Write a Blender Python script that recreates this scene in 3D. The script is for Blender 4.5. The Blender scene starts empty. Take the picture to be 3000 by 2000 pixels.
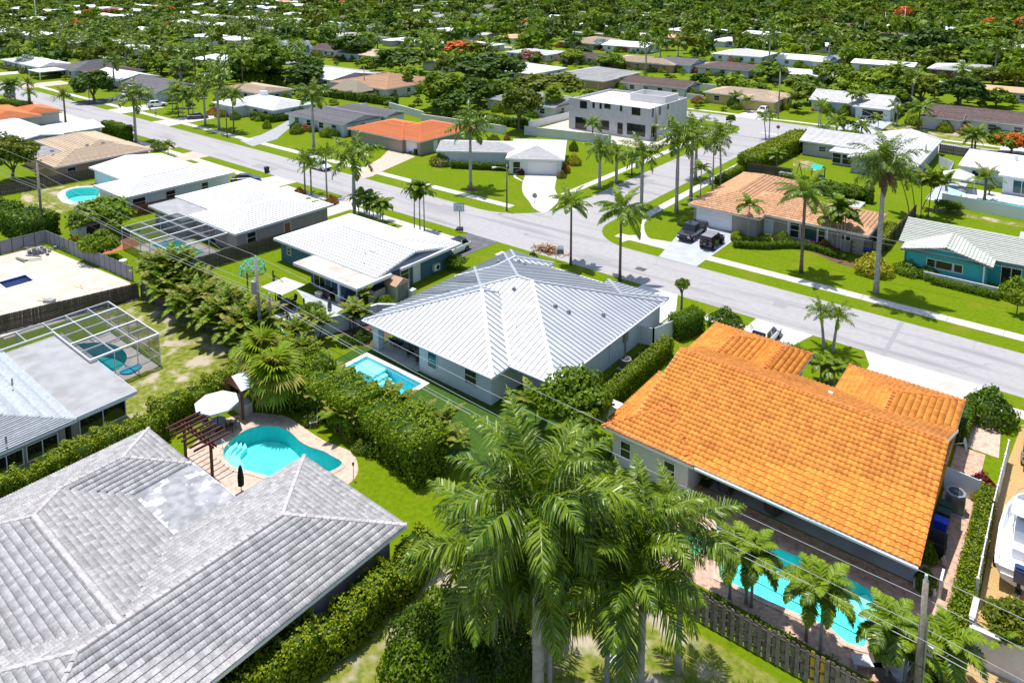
import bpy, bmesh, math, random
import numpy as np
from mathutils import Vector, Matrix
random.seed(7); RNG = np.random.default_rng(11)
SC = bpy.context.scene
COL = SC.collection
R = math.radians
# ------------------------------------------------------------------ camera
F_PX, CX, CY, TILT, CAM_H, YAW = 2128., 1500., 201., R(7.5), 35., R(38.5)
cd = bpy.data.cameras.new('camera'); cam = bpy.data.objects.new('camera', cd); COL.objects.link(cam)
cam.location = (0, 0, CAM_H); cam.rotation_euler = (R(90) - TILT, 0, YAW)
cd.sensor_width = 36; cd.lens = F_PX / 3000 * 36; cd.shift_y = -(1000 - CY) / 3000
cd.clip_start = .5; cd.clip_end = 6000
SC.camera = cam
# ------------------------------------------------------------------ light
SUN_EL, SUN_TO = R(78), (.985, -.17)          # shadows fall towards +x, a little towards -y
w = bpy.data.worlds.new('World'); SC.world = w; w.use_nodes = True
nt = w.node_tree; nt.nodes.clear()
sk = nt.nodes.new('ShaderNodeTexSky'); sk.sky_type = 'NISHITA'; sk.sun_disc = False
sk.sun_elevation = SUN_EL; sk.sun_rotation = math.atan2(-SUN_TO[0], -SUN_TO[1])
bg = nt.nodes.new('ShaderNodeBackground'); bg.inputs[1].default_value = .15
wo = nt.nodes.new('ShaderNodeOutputWorld')
nt.links.new(sk.outputs[0], bg.inputs[0]); nt.links.new(bg.outputs[0], wo.inputs[0])
sl = bpy.data.lights.new('sun', 'SUN'); sl.energy = 4.6; sl.angle = R(.53); sl.color = (1, .96, .9)
so = bpy.data.objects.new('sun', sl); COL.objects.link(so); so.location = (-30, 30, 120)
so.rotation_euler = Vector((SUN_TO[0] * math.cos(SUN_EL), SUN_TO[1] * math.cos(SUN_EL), -math.sin(SUN_EL))).to_track_quat('-Z', 'Y').to_euler()
SC.view_settings.view_transform = 'Standard'; SC.view_settings.look = 'None'
SC.view_settings.exposure = .34; SC.view_settings.gamma = 1; SC.view_settings.use_curve_mapping = False
SC.cycles.max_bounces = 6; SC.cycles.transparent_max_bounces = 12; SC.cycles.diffuse_bounces = 3
# ------------------------------------------------------------------ photo survey: a point of the photo -> a point of the place
FW = np.array([-math.sin(YAW), math.cos(YAW), 0]); RT = np.array([math.cos(YAW), math.sin(YAW), 0]); UP = np.array([0, 0, 1.])
D0 = FW * math.cos(TILT) - UP * math.sin(TILT); U0 = UP * math.cos(TILT) + FW * math.sin(TILT)
VW = {1: (0, 0, 2.351), 2: (1000, 0, 2.351), 3: (2000, 0, 2.351), 4: (0, 600, 2.351), 5: (1000, 600, 2.351), 6: (2000, 600, 2.351),
      7: (0, 1250, 2.091), 8: (1000, 1250, 2.091), 9: (2000, 1250, 2.091), 0: (0, 0, .784), 'n': (0, 0, 1),
      'a': (1980, 500, 4.704), 'b': (2500, 350, 4.704), 'c': (1050, 880, 4.704), 'd': (700, 750, 4.704), 'e': (450, 1050, 3.618),
      'f': (2400, 1550, 1.992), 'g': (2600, 1250, 3.135), 'h': (0, 200, 4.704),
      'p': (0, 0, 3.136), 'q': (750, 0, 3.136), 'r': (1500, 0, 3.136), 's': (2250, 0, 3.136)}
def ray(k, x, y):
    a, b, s = VW[k]; x = a + x / s; y = b + y / s
    return D0 + RT * (x - CX) / F_PX - U0 * (y - CY) / F_PX
def T(k, x, y, z=0.):
    d = ray(k, x, y); t = (z - CAM_H) / d[2]
    return (d[0] * t, d[1] * t)
def TL(k, pts, z=0.): return [T(k, x, y, z) for x, y in pts]
def hgt(p, k, y):                     # height above ground point p seen at image row y of view k
    a, b, s = VW[k]; yy = (b + y / s - CY) / F_PX
    q = np.array([p[0], p[1], -CAM_H])
    # (q+z)·U0 = -yy * (q+z)·D0
    return -(q @ U0 + yy * (q @ D0)) / (U0[2] + yy * D0[2])
def on_wall(k, x, y, ax, val):        # pixel ray met with the wall plane x=val or y=val
    d = ray(k, x, y); i = 0 if ax == 'x' else 1; t = val / d[i]
    return (d[0] * t, d[1] * t, CAM_H + d[2] * t)
def px_per_m(p): return F_PX / max(1., (np.array([p[0], p[1], -CAM_H]) @ D0))
# ------------------------------------------------------------------ object helpers
def tag(o, label=None, cat=None, group=None, kind=None):
    if label: o['label'] = label
    if cat: o['category'] = cat
    if group: o['group'] = group
    if kind: o['kind'] = kind
    return o
def thing(name, label, cat, loc=(0, 0, 0), rz=0, group=None):
    o = bpy.data.objects.new(name, None); COL.objects.link(o)
    o.empty_display_size = .3; o.location = loc; o.rotation_euler = (0, 0, rz)
    return tag(o, label, cat, group)
def inst(name, me, parent=None, M=None):
    o = bpy.data.objects.new(name, me); COL.objects.link(o)
    if parent: o.parent = parent
    if M is not None: o.matrix_local = M
    return o
def copy_tree(o, parent=None):
    c = o.copy(); COL.objects.link(c)
    if parent: c.parent = parent
    for ch in list(o.children): copy_tree(ch, c)
    return c
class MB:
    def __init__(s): s.v = []; s.f = []; s.m = []
    def poly(s, pts, m=0):
        n = len(s.v); s.v += [tuple(p) for p in pts]; s.f.append(tuple(range(n, n + len(pts)))); s.m.append(m); return s
    def box(s, x0, x1, y0, y1, z0, z1, m=0, bot=True):
        n = len(s.v); s.v += [(x0, y0, z0), (x1, y0, z0), (x1, y1, z0), (x0, y1, z0), (x0, y0, z1), (x1, y0, z1), (x1, y1, z1), (x0, y1, z1)]
        fs = [(0, 1, 5, 4), (1, 2, 6, 5), (2, 3, 7, 6), (3, 0, 4, 7), (4, 5, 6, 7)] + ([(3, 2, 1, 0)] if bot else [])
        for f in fs: s.f.append(tuple(n + i for i in f)); s.m.append(m)
        return s
    def bar(s, a, b, w, h=None, m=0, up=(0, 0, 1)):     # box beam from a to b
        a = Vector(a); b = Vector(b); h = h or w; d = (b - a).normalized(); u = Vector(up)
        if abs(d.dot(u)) > .95: u = Vector((1, 0, 0))
        x = d.cross(u).normalized() * w / 2; y = x.cross(d).normalized() * h / 2
        n = len(s.v)
        for p in (a, b): s.v += [tuple(p - x - y), tuple(p + x - y), tuple(p + x + y), tuple(p - x + y)]
        for f in [(0, 1, 5, 4), (1, 2, 6, 5), (2, 3, 7, 6), (3, 0, 4, 7), (4, 5, 6, 7), (3, 2, 1, 0)]: s.f.append(tuple(n + i for i in f)); s.m.append(m)
        return s
    def tube(s, pts, rad, seg=8, m=0, cap=True):
        pts = [Vector(p) for p in pts]; rad = rad if isinstance(rad, (list, tuple)) else [rad] * len(pts); n = len(s.v)
        for i, p in enumerate(pts):
            d = (pts[min(i + 1, len(pts) - 1)] - pts[max(i - 1, 0)]).normalized()
            u = Vector((1, 0, 0)) if abs(d.x) < .9 else Vector((0, 1, 0)); x = d.cross(u).normalized(); y = d.cross(x)
            for j in range(seg):
                a = 2 * math.pi * j / seg; s.v.append(tuple(p + (x * math.cos(a) + y * math.sin(a)) * rad[i]))
        for i in range(len(pts) - 1):
            for j in range(seg):
                k = (j + 1) % seg; s.f.append((n + i * seg + j, n + i * seg + k, n + (i + 1) * seg + k, n + (i + 1) * seg + j)); s.m.append(m)
        if cap:
            s.f.append(tuple(n + (len(pts) - 1) * seg + j for j in range(seg))); s.m.append(m)
            s.f.append(tuple(n + j for j in reversed(range(seg)))); s.m.append(m)
        return s
    def prism(s, poly, z0, z1, m=0):
        n = len(s.v); k = len(poly)
        s.v += [(p[0], p[1], z0) for p in poly] + [(p[0], p[1], z1) for p in poly]
        for i in range(k): j = (i + 1) % k; s.f.append((n + i, n + j, n + k + j, n + k + i)); s.m.append(m)
        s.f.append(tuple(n + k + i for i in range(k))); s.m.append(m); s.f.append(tuple(n + i for i in reversed(range(k)))); s.m.append(m)
        return s
    def mesh(s, name, mats, smooth=False):
        me = bpy.data.meshes.new(name); me.from_pydata(s.v, [], s.f)
        for mt in (mats if isinstance(mats, (list, tuple)) else [mats]): me.materials.append(mt)
        if any(s.m): me.polygons.foreach_set('material_index', s.m)
        if smooth: me.polygons.foreach_set('use_smooth', [True] * len(me.polygons))
        me.update(); return me
    def build(s, name, mats, parent=None, smooth=False, M=None):
        return inst(name, s.mesh(name, mats, smooth), parent, M)
def np_mesh(name, V, Fq, mats, rnd=None, mi=None, smooth=False):     # quads (n,4) from numpy
    me = bpy.data.meshes.new(name); n = len(Fq); k = Fq.shape[1]
    me.vertices.add(len(V)); me.vertices.foreach_set('co', np.ascontiguousarray(V, dtype=np.float32).ravel())
    me.loops.add(n * k); me.loops.foreach_set('vertex_index', np.ascontiguousarray(Fq, dtype=np.int32).ravel())
    me.polygons.add(n); me.polygons.foreach_set('loop_start', np.arange(0, n * k, k, dtype=np.int32))
    for mt in (mats if isinstance(mats, (list, tuple)) else [mats]): me.materials.append(mt)
    if mi is not None: me.polygons.foreach_set('material_index', np.ascontiguousarray(mi, dtype=np.int32))
    if smooth: me.polygons.foreach_set('use_smooth', np.ones(n, dtype=bool))
    me.update(calc_edges=True)
    if rnd is not None:
        at = me.attributes.new('rnd', 'FLOAT', 'FACE'); at.data.foreach_set('value', np.ascontiguousarray(rnd, dtype=np.float32))
    return me
# ------------------------------------------------------------------ materials (procedural)
MATS = {}
def pm(name, c1, c2=None, scale=3., rough=.75, metal=0., bump=0., bscale=None, spec=.3, rnd=0., detail=5, coat=0., lo=.35, hi=.65, world=True, c3=None, s3=.3, t3=(.5, .68), st=None):
    if name in MATS: return MATS[name]
    m = bpy.data.materials.new(name); m.use_nodes = True; t = m.node_tree; b = t.nodes['Principled BSDF']; N = t.nodes.new; L = t.links.new
    b.inputs['Roughness'].default_value = rough; b.inputs['Metallic'].default_value = metal; b.inputs['Specular IOR Level'].default_value = spec
    if coat: b.inputs['Coat Weight'].default_value = coat; b.inputs['Coat Roughness'].default_value = .08
    g = N('ShaderNodeNewGeometry') if world else N('ShaderNodeTexCoord'); pos = g.outputs['Position'] if world else g.outputs['Object']
    col = None
    if c2:
        nz = N('ShaderNodeTexNoise'); nz.inputs['Scale'].default_value = scale; nz.inputs['Detail'].default_value = detail; nz.inputs['Roughness'].default_value = .5 if detail < 10 else .72; L(pos, nz.inputs['Vector'])
        rp = N('ShaderNodeValToRGB'); rp.color_ramp.elements[0].position = lo; rp.color_ramp.elements[1].position = hi
        rp.color_ramp.elements[0].color = (*c1, 1); rp.color_ramp.elements[1].color = (*c2, 1); L(nz.outputs['Fac'], rp.inputs[0]); col = rp.outputs[0]
        if c3:
            n3 = N('ShaderNodeTexNoise'); n3.inputs['Scale'].default_value = s3; n3.inputs['Detail'].default_value = 4; p3 = pos
            if st: vm = N('ShaderNodeVectorMath'); vm.operation = 'MULTIPLY'; L(pos, vm.inputs[0]); vm.inputs[1].default_value = st; p3 = vm.outputs[0]
            L(p3, n3.inputs['Vector'])
            r3 = N('ShaderNodeValToRGB'); r3.color_ramp.elements[0].position = t3[0]; r3.color_ramp.elements[1].position = t3[1]; L(n3.outputs['Fac'], r3.inputs[0])
            mx = N('ShaderNodeMix'); mx.data_type = 'RGBA'; L(r3.outputs[0], mx.inputs['Factor']); L(col, mx.inputs['A']); mx.inputs['B'].default_value = (*c3, 1); col = mx.outputs['Result']
    if rnd:
        at = N('ShaderNodeAttribute'); at.attribute_name = 'rnd'; oi = N('ShaderNodeObjectInfo')
        ad = N('ShaderNodeMath'); ad.operation = 'ADD'; L(at.outputs['Fac'], ad.inputs[0]); L(oi.outputs['Random'], ad.inputs[1])
        fr = N('ShaderNodeMath'); fr.operation = 'FRACT'; L(ad.outputs[0], fr.inputs[0])
        mr = N('ShaderNodeMapRange'); L(fr.outputs[0], mr.inputs['Value']); mr.inputs['To Min'].default_value = 1 - rnd; mr.inputs['To Max'].default_value = 1 + rnd
        ml = N('ShaderNodeVectorMath'); ml.operation = 'SCALE'; L(mr.outputs[0], ml.inputs['Scale'])
        if col: L(col, ml.inputs[0])
        else: ml.inputs[0].default_value = c1
        col = ml.outputs[0]
    if col: L(col, b.inputs['Base Color'])
    else: b.inputs['Base Color'].default_value = (*c1, 1)
    if bump:
        nb = N('ShaderNodeTexNoise'); nb.inputs['Scale'].default_value = bscale or scale * 4; nb.inputs['Detail'].default_value = 4; L(pos, nb.inputs['Vector'])
        bp = N('ShaderNodeBump'); bp.inputs['Strength'].default_value = bump; bp.inputs['Distance'].default_value = .05; L(nb.outputs['Fac'], bp.inputs['Height']); L(bp.outputs[0], b.inputs['Normal'])
    MATS[name] = m; return m
def leafm(name, c1, c2, trans=.3, rough=.55, spec=.25):
    if name in MATS: return MATS[name]
    m = bpy.data.materials.new(name); m.use_nodes = True; t = m.node_tree; b = t.nodes['Principled BSDF']; N = t.nodes.new; L = t.links.new
    at = N('ShaderNodeAttribute'); at.attribute_name = 'rnd'; oi = N('ShaderNodeObjectInfo')
    ad = N('ShaderNodeMath'); ad.operation = 'MULTIPLY_ADD'; L(oi.outputs['Random'], ad.inputs[0]); ad.inputs[1].default_value = .35; L(at.outputs['Fac'], ad.inputs[2])
    rp = N('ShaderNodeValToRGB'); rp.color_ramp.elements[0].position = .1; rp.color_ramp.elements[1].position = 1.15
    rp.color_ramp.elements[0].color = (*c1, 1); rp.color_ramp.elements[1].color = (*c2, 1); L(ad.outputs[0], rp.inputs[0])
    b.inputs['Roughness'].default_value = rough; b.inputs['Specular IOR Level'].default_value = spec; L(rp.outputs[0], b.inputs['Base Color'])
    tr = N('ShaderNodeBsdfTranslucent'); L(rp.outputs[0], tr.inputs['Color'])
    mx = N('ShaderNodeMixShader'); mx.inputs[0].default_value = trans; out = t.nodes['Material Output']
    L(b.outputs[0], mx.inputs[1]); L(tr.outputs[0], mx.inputs[2]); L(mx.outputs[0], out.inputs['Surface'])
    MATS[name] = m; return m
def see_through(name, col, fac, rough=.1, spec_mix=True):   # tinted see-through sheet: water, insect screen
    if name in MATS: return MATS[name]
    m = bpy.data.materials.new(name); m.use_nodes = True; t = m.node_tree; t.nodes.remove(t.nodes['Principled BSDF']); N = t.nodes.new; L = t.links.new
    out = t.nodes['Material Output']; tp = N('ShaderNodeBsdfTransparent'); mx = N('ShaderNodeMixShader')
    if spec_mix:      # water
        tp.inputs[0].default_value = (*col, 1); gl = N('ShaderNodeBsdfGlossy'); gl.inputs['Roughness'].default_value = rough
        fr = N('ShaderNodeFresnel'); fr.inputs['IOR'].default_value = 1.33
        g = N('ShaderNodeNewGeometry'); nb = N('ShaderNodeTexNoise'); nb.inputs['Scale'].default_value = 3.5; nb.inputs['Detail'].default_value = 3; L(g.outputs['Position'], nb.inputs['Vector'])
        bp = N('ShaderNodeBump'); bp.inputs['Strength'].default_value = .35; bp.inputs['Distance'].default_value = .06; L(nb.outputs['Fac'], bp.inputs['Height'])
        L(bp.outputs[0], gl.inputs['Normal']); L(bp.outputs[0], fr.inputs['Normal']); L(fr.outputs[0], mx.inputs[0]); L(tp.outputs[0], mx.inputs[1]); L(gl.outputs[0], mx.inputs[2])
    else:
        df = N('ShaderNodeBsdfDiffuse'); df.inputs[0].default_value = (*col, 1); mx.inputs[0].default_value = fac; L(tp.outputs[0], mx.inputs[1]); L(df.outputs[0], mx.inputs[2])
    L(mx.outputs[0], out.inputs['Surface']); MATS[name] = m; return m
def glassm(name, col, rough=.06): return pm(name, col, rough=rough, spec=.6)
M = MATS
pm('lawn', (.075, .135, .0015), (.165, .23, .002), 2.6, .95, bump=.6, bscale=26, spec=.1, detail=12, lo=.3, hi=.7, c3=(.19, .185, .015), s3=.3, t3=(.54, .8))
pm('lawn_far', (.02, .045, .004), (.05, .085, .005), .3, .95, spec=.1)
pm('turf', (.03, .075, .004), (.045, .1, .005), 3, .9, bump=.3, bscale=25)
pm('dry_lawn', (.1, .15, .003), (.24, .23, .06), 2.2, .95, bump=.6, bscale=14, spec=.1, c3=(.4, .34, .25), s3=.5, t3=(.5, .62))
pm('asphalt', (.31, .3, .3), (.385, .37, .37), 1.6, .9, bump=.1, bscale=60, detail=12, lo=.3, hi=.7, c3=(.25, .24, .245), s3=.5, t3=(.5, .7), st=(.12, 1.3, 1))
pm('asphalt_patch', (.25, .245, .25), (.3, .295, .3), 3, .9, detail=12); pm('dark_asphalt', (.1, .1, .11), (.14, .14, .15), 1., .9)
pm('concrete', (.5, .47, .42), (.58, .55, .5), 1.1, .85, c3=(.43, .4, .36), s3=.5)
pm('concrete_white', (.62, .6, .57), (.68, .66, .64), .9, .8)
pm('concrete_grey', (.36, .38, .42), (.43, .45, .5), .8, .85)
pm('paver_pink', (.5, .36, .28), (.6, .47, .37), 5, .85, c3=(.42, .29, .23), s3=2.4, bump=.3, bscale=12)
pm('paver_brick', (.44, .28, .2), (.58, .41, .31), 5, .85, c3=(.34, .2, .15), s3=2.4, bump=.3, bscale=12); pm('paver_grey', (.3, .3, .31), (.4, .4, .41), 4, .85, c3=(.26, .26, .27), s3=3, bump=.3, bscale=12)
pm('sand', (.46, .41, .34), (.56, .51, .44), .6, .95, bump=.25, bscale=5, c3=(.5, .42, .34), s3=.25)
pm('mulch', (.09, .05, .03), (.16, .1, .06), 8, .95)
pm('gravel', (.4, .26, .1), (.5, .34, .15), 9, .95, bump=.3, bscale=30)
pm('white_paint', (.76, .76, .76)); pm('white_line', (.6, .6, .58)); pm('trim_white', (.74, .75, .77), rough=.6)
pm('stucco_white', (.6, .64, .68), (.66, .7, .74), 6, .9, bump=.2, bscale=30)
pm('stucco_pale', (.58, .56, .56), (.64, .62, .62), 5, .9, bump=.2, bscale=30)
pm('stucco_blue', (.07, .14, .21), (.085, .16, .23), 4, .85); pm('stucco_teal', (.05, .38, .4), (.06, .42, .44), 4, .85)
pm('stucco_tan', (.42, .26, .17), (.47, .3, .2), 4, .9); pm('stucco_beige', (.33, .29, .25), (.38, .33, .28), 4, .9); pm('stucco_yellow', (.58, .44, .16), (.62, .48, .2), 4, .9)
pm('stucco_mauve', (.36, .3, .3), (.4, .34, .34), 4, .9); pm('stucco_grey', (.42, .42, .44), (.5, .5, .52), 2.5, .9, c3=(.55, .55, .57), s3=.4)
pm('brick_red', (.16, .07, .045), (.22, .1, .06), 9, .9)
pm('roof_white', (.66, .66, .66), (.74, .74, .75), 1.2, .7, rnd=.04); pm('roof_offwhite', (.52, .51, .51), (.64, .63, .63), 1.4, .8, rnd=.08)
pm('roof_orange', (.57, .18, .02), (.7, .28, .05), 7, .6, rnd=.2, detail=8, c3=(.45, .14, .02), s3=.3, t3=(.56, .82)); pm('roof_orange_cap', (.5, .13, .03), (.58, .19, .04), 3, .7, rnd=.12)
pm('roof_red', (.56, .13, .03), (.64, .2, .05), 2.5, .65, rnd=.12); pm('roof_salmon', (.52, .28, .15), (.62, .36, .2), 2.5, .75, rnd=.15)
pm('roof_grey', (.31, .3, .295), (.42, .405, .4), 7, .85, rnd=.2, detail=6); pm('roof_grey_cap', (.4, .37, .365), (.52, .49, .48), 4, .9, rnd=.12)
pm('roof_shingle', (.3, .33, .36), (.4, .43, .45), 4, .9, rnd=.14); pm('roof_darkgrey', (.13, .12, .13), (.2, .19, .2), 2.5, .9, rnd=.15)
pm('roof_brown', (.1, .065, .055), (.18, .12, .1), 2., .9, rnd=.2); pm('roof_tan', (.42, .31, .21), (.52, .4, .28), 2.5, .8, rnd=.1); pm('roof_paleblue', (.55, .62, .72), (.62, .68, .77), 1, .6, rnd=.05)
pm('roof_sage', (.4, .42, .37), (.48, .5, .44), 2.5, .8, rnd=.08)
pm('roof_metal', (.56, .58, .61), (.64, .66, .685), .35, .52, metal=.88, detail=8); pm('roof_seam', (.24, .26, .28), rough=.6)  # seam grey is darkened to paint in the shade line along each rib
pm('thatch', (.2, .17, .12), (.32, .28, .22), 6, .95, bump=.6, bscale=20)
pm('flat_roof', (.5, .44, .38), (.66, .6, .54), .8, .85, c3=(.42, .34, .28), s3=.5); pm('flat_grey', (.28, .28, .285), (.36, .36, .365), .7, .85, c3=(.24, .23, .22), s3=.3, t3=(.55,.75))
pm('flat_peel', (.22, .22, .23), (.36, .36, .38), 1.6, .9, c3=(.75, .75, .75), s3=.95, t3=(.56, .585)); pm('flat_dark', (.2, .19, .2), (.3, .29, .3), .7, .9)
pm('roof_gap', (.27, .27, .28), rough=.9); pm('bronze', (.03, .028, .025), rough=.5); pm('dark_metal', (.02, .02, .022), rough=.5); pm('grey_metal', (.35, .36, .38), rough=.45, metal=.6); pm('steel', (.55, .56, .58), rough=.4, metal=.8)
glassm('glass', (.012, .016, .02)); glassm('glass_green', (.02, .06, .06))
pm('wood_dark', (.085, .065, .055), (.14, .11, .09), 6, .9, rnd=.2); pm('wood_grey', (.17, .14, .12), (.27, .23, .2), 6, .9, rnd=.25); pm('wood_red', (.16, .055, .03), (.22, .08, .045), 6, .8, rnd=.1)
pm('wood_yellow', (.55, .36, .04), (.62, .42, .07), 5, .8, rnd=.1); pm('pergola_wood', (.11, .035, .03), (.15, .05, .04), 7, .7); pm('composite_grey', (.19, .19, .21), (.23, .23, .25), 4, .8, rnd=.06)
pm('trunk_grey', (.28, .26, .24), (.4, .38, .36), 3, .9, bump=.3, bscale=12); pm('trunk_brown', (.12, .09, .065), (.2, .15, .11), 4, .95, bump=.4, bscale=14); pm('crownshaft', (.1, .2, .03), (.14, .26, .05), 3, .5)
pm('pole_wood', (.2, .17, .14), (.3, .26, .22), 5, .9); pm('wire', (.35, .36, .38), rough=.5); pm('wire_black', (.03, .03, .03), rough=.6)
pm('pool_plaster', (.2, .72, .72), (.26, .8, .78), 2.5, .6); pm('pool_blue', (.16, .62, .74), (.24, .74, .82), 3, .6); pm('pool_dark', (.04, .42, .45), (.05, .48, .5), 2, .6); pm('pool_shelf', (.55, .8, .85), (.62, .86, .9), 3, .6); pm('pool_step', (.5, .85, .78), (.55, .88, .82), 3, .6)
pm('tile_blue', (.02, .05, .3), rough=.3); see_through('water', (.62, .97, .97), 0, .03); see_through('insect_screen', (.03, .035, .045), .36, spec_mix=False)
pm('cloth_white', (.52, .51, .52), rough=.9); pm('cloth_grey', (.2, .2, .21), rough=.9); pm('cloth_lilac', (.6, .54, .62), rough=.9); pm('cloth_black', (.02, .02, .022), rough=.9); pm('cloth_aqua', (.35, .75, .68), rough=.8); pm('plastic_blue', (.015, .05, .5), rough=.4); pm('plastic_black', (.02, .021, .023), rough=.5); pm('plastic_green', (.015, .05, .035), rough=.5); pm('plastic_grey', (.3, .3, .3), rough=.5); pm('dome_teal', (.1, .55, .5), rough=.5); pm('plastic_yellow', (.6, .42, .02), rough=.5); pm('red', (.5, .02, .02), rough=.5); pm('tarp_blue', (.02, .2, .75), rough=.5); pm('tarp_green', (.02, .4, .3), rough=.6); pm('pink', (.6, .06, .25), rough=.6)
pm('car_white', (.75, .76, .77), rough=.3, coat=.8); pm('car_black', (.006, .008, .016), rough=.3, coat=1.); pm('car_navy', (.012, .018, .035), rough=.3, coat=1.); pm('car_silver', (.4, .42, .44), rough=.3, metal=.5, coat=.6); pm('car_maroon', (.08, .01, .012), rough=.3, coat=.8); pm('car_blue', (.02, .05, .14), rough=.3, coat=.8)
pm('tyre', (.012, .012, .012), rough=.8); pm('rim', (.12, .12, .13), rough=.35, metal=.7); pm('lamp_white', (.7, .72, .74), rough=.2); pm('lamp_red', (.4, .01, .01), rough=.3)
pm('skin', (.42, .25, .17)); pm('hair', (.03, .02, .015)); pm('shirt_light', (.45, .55, .7)); pm('shorts_pink', (.5, .2, .3)); pm('shorts_navy', (.04, .06, .16))
pm('hull_white', (.74, .75, .76), rough=.35, coat=.5); pm('terracotta', (.35, .13, .06)); pm('fern_dead', (.3, .17, .09), (.4, .26, .15), 4)
leafm('leaf_mid', (.04,.1,.002), (.16,.24,.003)); leafm('leaf_dark', (.02,.06,.002), (.085,.155,.004)); leafm('leaf_lime', (.08,.16,.002), (.22,.31,.004)); leafm('leaf_olive', (.06,.1,.003), (.17,.2,.007)); leafm('leaf_bright', (.07,.15,.002), (.22,.3,.004))
leafm('leaf_hedge', (.08,.14,.001), (.26,.31,.003)); leafm('leaf_silver', (.25, .32, .28), (.4, .46, .42)); leafm('leaf_yellow', (.25, .24, .015), (.4, .37, .02)); leafm('leaf_red', (.1, .012, .02), (.25, .02, .05)); leafm('flower_orange', (.5, .07, .01), (.7, .16, .015)); leafm('flower_pink', (.5, .08, .12), (.6, .2, .22)); leafm('leaf_rust', (.2, .06, .015), (.4, .16, .03)); leafm('leaf_gold', (.22, .13, .02), (.36, .2, .03))
leafm('frond_green', (.022,.08,.002), (.18,.26,.005), .25, .38, .42); leafm('frond_light', (.06,.14,.002), (.22,.31,.006), .25, .5, .3); leafm('frond_yellow', (.14, .17, .02), (.3, .28, .04), .25); leafm('frond_dead', (.12, .075, .04), (.28, .19, .11), .1, .8, .1); leafm('frond_blue', (.25, .32, .3), (.4, .48, .46), .2)
# ------------------------------------------------------------------ ground
def sheet_mesh(name, poly, z, mt, holes=()):
    bm = bmesh.new(); ed = []
    for q in [poly] + list(holes):
        vs = [bm.verts.new((p[0], p[1], z)) for p in q]; ed += [bm.edges.new((vs[i], vs[(i + 1) % len(vs)])) for i in range(len(vs))]
    bmesh.ops.triangle_fill(bm, use_beauty=True, use_dissolve=False, edges=ed, normal=(0, 0, 1))
    for f in bm.faces:
        if f.normal.z < 0: f.normal_flip()
    me = bpy.data.meshes.new(name); bm.to_mesh(me); bm.free(); me.materials.append(mt); return me
def sheet(name, poly, z, mt, holes=(), parent=None, kind='structure'):
    o = inst(name, sheet_mesh(name, poly, z, M[mt], holes), parent)
    return tag(o, kind=kind) if kind and not parent else o
def rect(x0, x1, y0, y1): return [(x0, y0), (x1, y0), (x1, y1), (x0, y1)]
def curve(pts, n=6, closed=True):
    out = []; k = len(pts)
    for i in range(k if closed else k - 1):
        p = [np.array(pts[(i + j) % k] if closed else pts[min(max(i + j, 0), k - 1)], float) for j in (-1, 0, 1, 2)]
        for s in range(n):
            t = s / n
            out.append(tuple(.5 * ((2 * p[1]) + (p[2] - p[0]) * t + (2 * p[0] - 5 * p[1] + 4 * p[2] - p[3]) * t * t + (3 * p[1] - p[0] - 3 * p[2] + p[3]) * t ** 3)))
    if not closed: out.append(tuple(pts[-1]))
    return out
def area(p): return .5 * sum(p[i][0] * p[(i + 1) % len(p)][1] - p[(i + 1) % len(p)][0] * p[i][1] for i in range(len(p)))
def offset(poly, d):                                   # outwards for d > 0
    if area(poly) < 0: poly = poly[::-1]
    n = len(poly); out = []
    for i in range(n):
        a, b, c = (np.array(poly[j % n], float) for j in (i - 1, i, i + 1))
        u = (b - a) / (np.linalg.norm(b - a) + 1e-9); v = (c - b) / (np.linalg.norm(c - b) + 1e-9)
        nn = np.array([u[1] + v[1], -u[0] - v[0]]); l = np.linalg.norm(nn); nn = nn / (l + 1e-9); s = d / max(.35, (nn @ np.array([u[1], -u[0]])))
        out.append(tuple(b + nn * s))
    return out
def inside(p, poly):
    c = False; n = len(poly); j = n - 1
    for i in range(n):
        a, b = poly[i], poly[j]
        if (a[1] > p[1]) != (b[1] > p[1]) and p[0] < (b[0] - a[0]) * (p[1] - a[1]) / (b[1] - a[1]) + a[0]: c = not c
        j = i
    return c
POOLS = []
def pool(label, poly, depth, floor, wallm='pool_blue', coping='concrete', cw=.3, steps=(), shelf=None, group=None):
    if area(poly) < 0: poly = poly[::-1]
    cx = sum(p[0] for p in poly) / len(poly); cy = sum(p[1] for p in poly) / len(poly)
    t = thing('swimming_pool', label, 'swimming pool', (cx, cy, 0), group=group); loc = [(p[0] - cx, p[1] - cy) for p in poly]
    mb = MB(); n = len(loc)
    for i in range(n):
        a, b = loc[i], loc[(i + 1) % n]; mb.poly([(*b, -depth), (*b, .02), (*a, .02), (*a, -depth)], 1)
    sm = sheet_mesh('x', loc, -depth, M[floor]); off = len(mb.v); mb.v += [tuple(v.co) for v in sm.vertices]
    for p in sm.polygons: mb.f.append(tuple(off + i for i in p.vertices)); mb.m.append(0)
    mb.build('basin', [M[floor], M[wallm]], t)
    inst('water', sheet_mesh('water', loc, -.13, M['water']), t)
    o = offset(loc, cw); mb = MB()
    for i in range(n):
        j = (i + 1) % n; mb.poly([(*loc[i], .05), (*o[i], .05), (*o[j], .05), (*loc[j], .05)]); mb.poly([(*o[i], 0), (*o[j], 0), (*o[j], .05), (*o[i], .05)]); mb.poly([(*loc[j], 0), (*loc[i], 0), (*loc[i], .05), (*loc[j], .05)])
    mb.build('coping', M[coping], t)
    for q, z, mt in steps:
        MB().prism([(p[0] - cx, p[1] - cy) for p in (q if area(q) > 0 else q[::-1])], -depth + .01, z, 0).build('step', M[mt], t)
    POOLS.append(poly); return t
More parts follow.
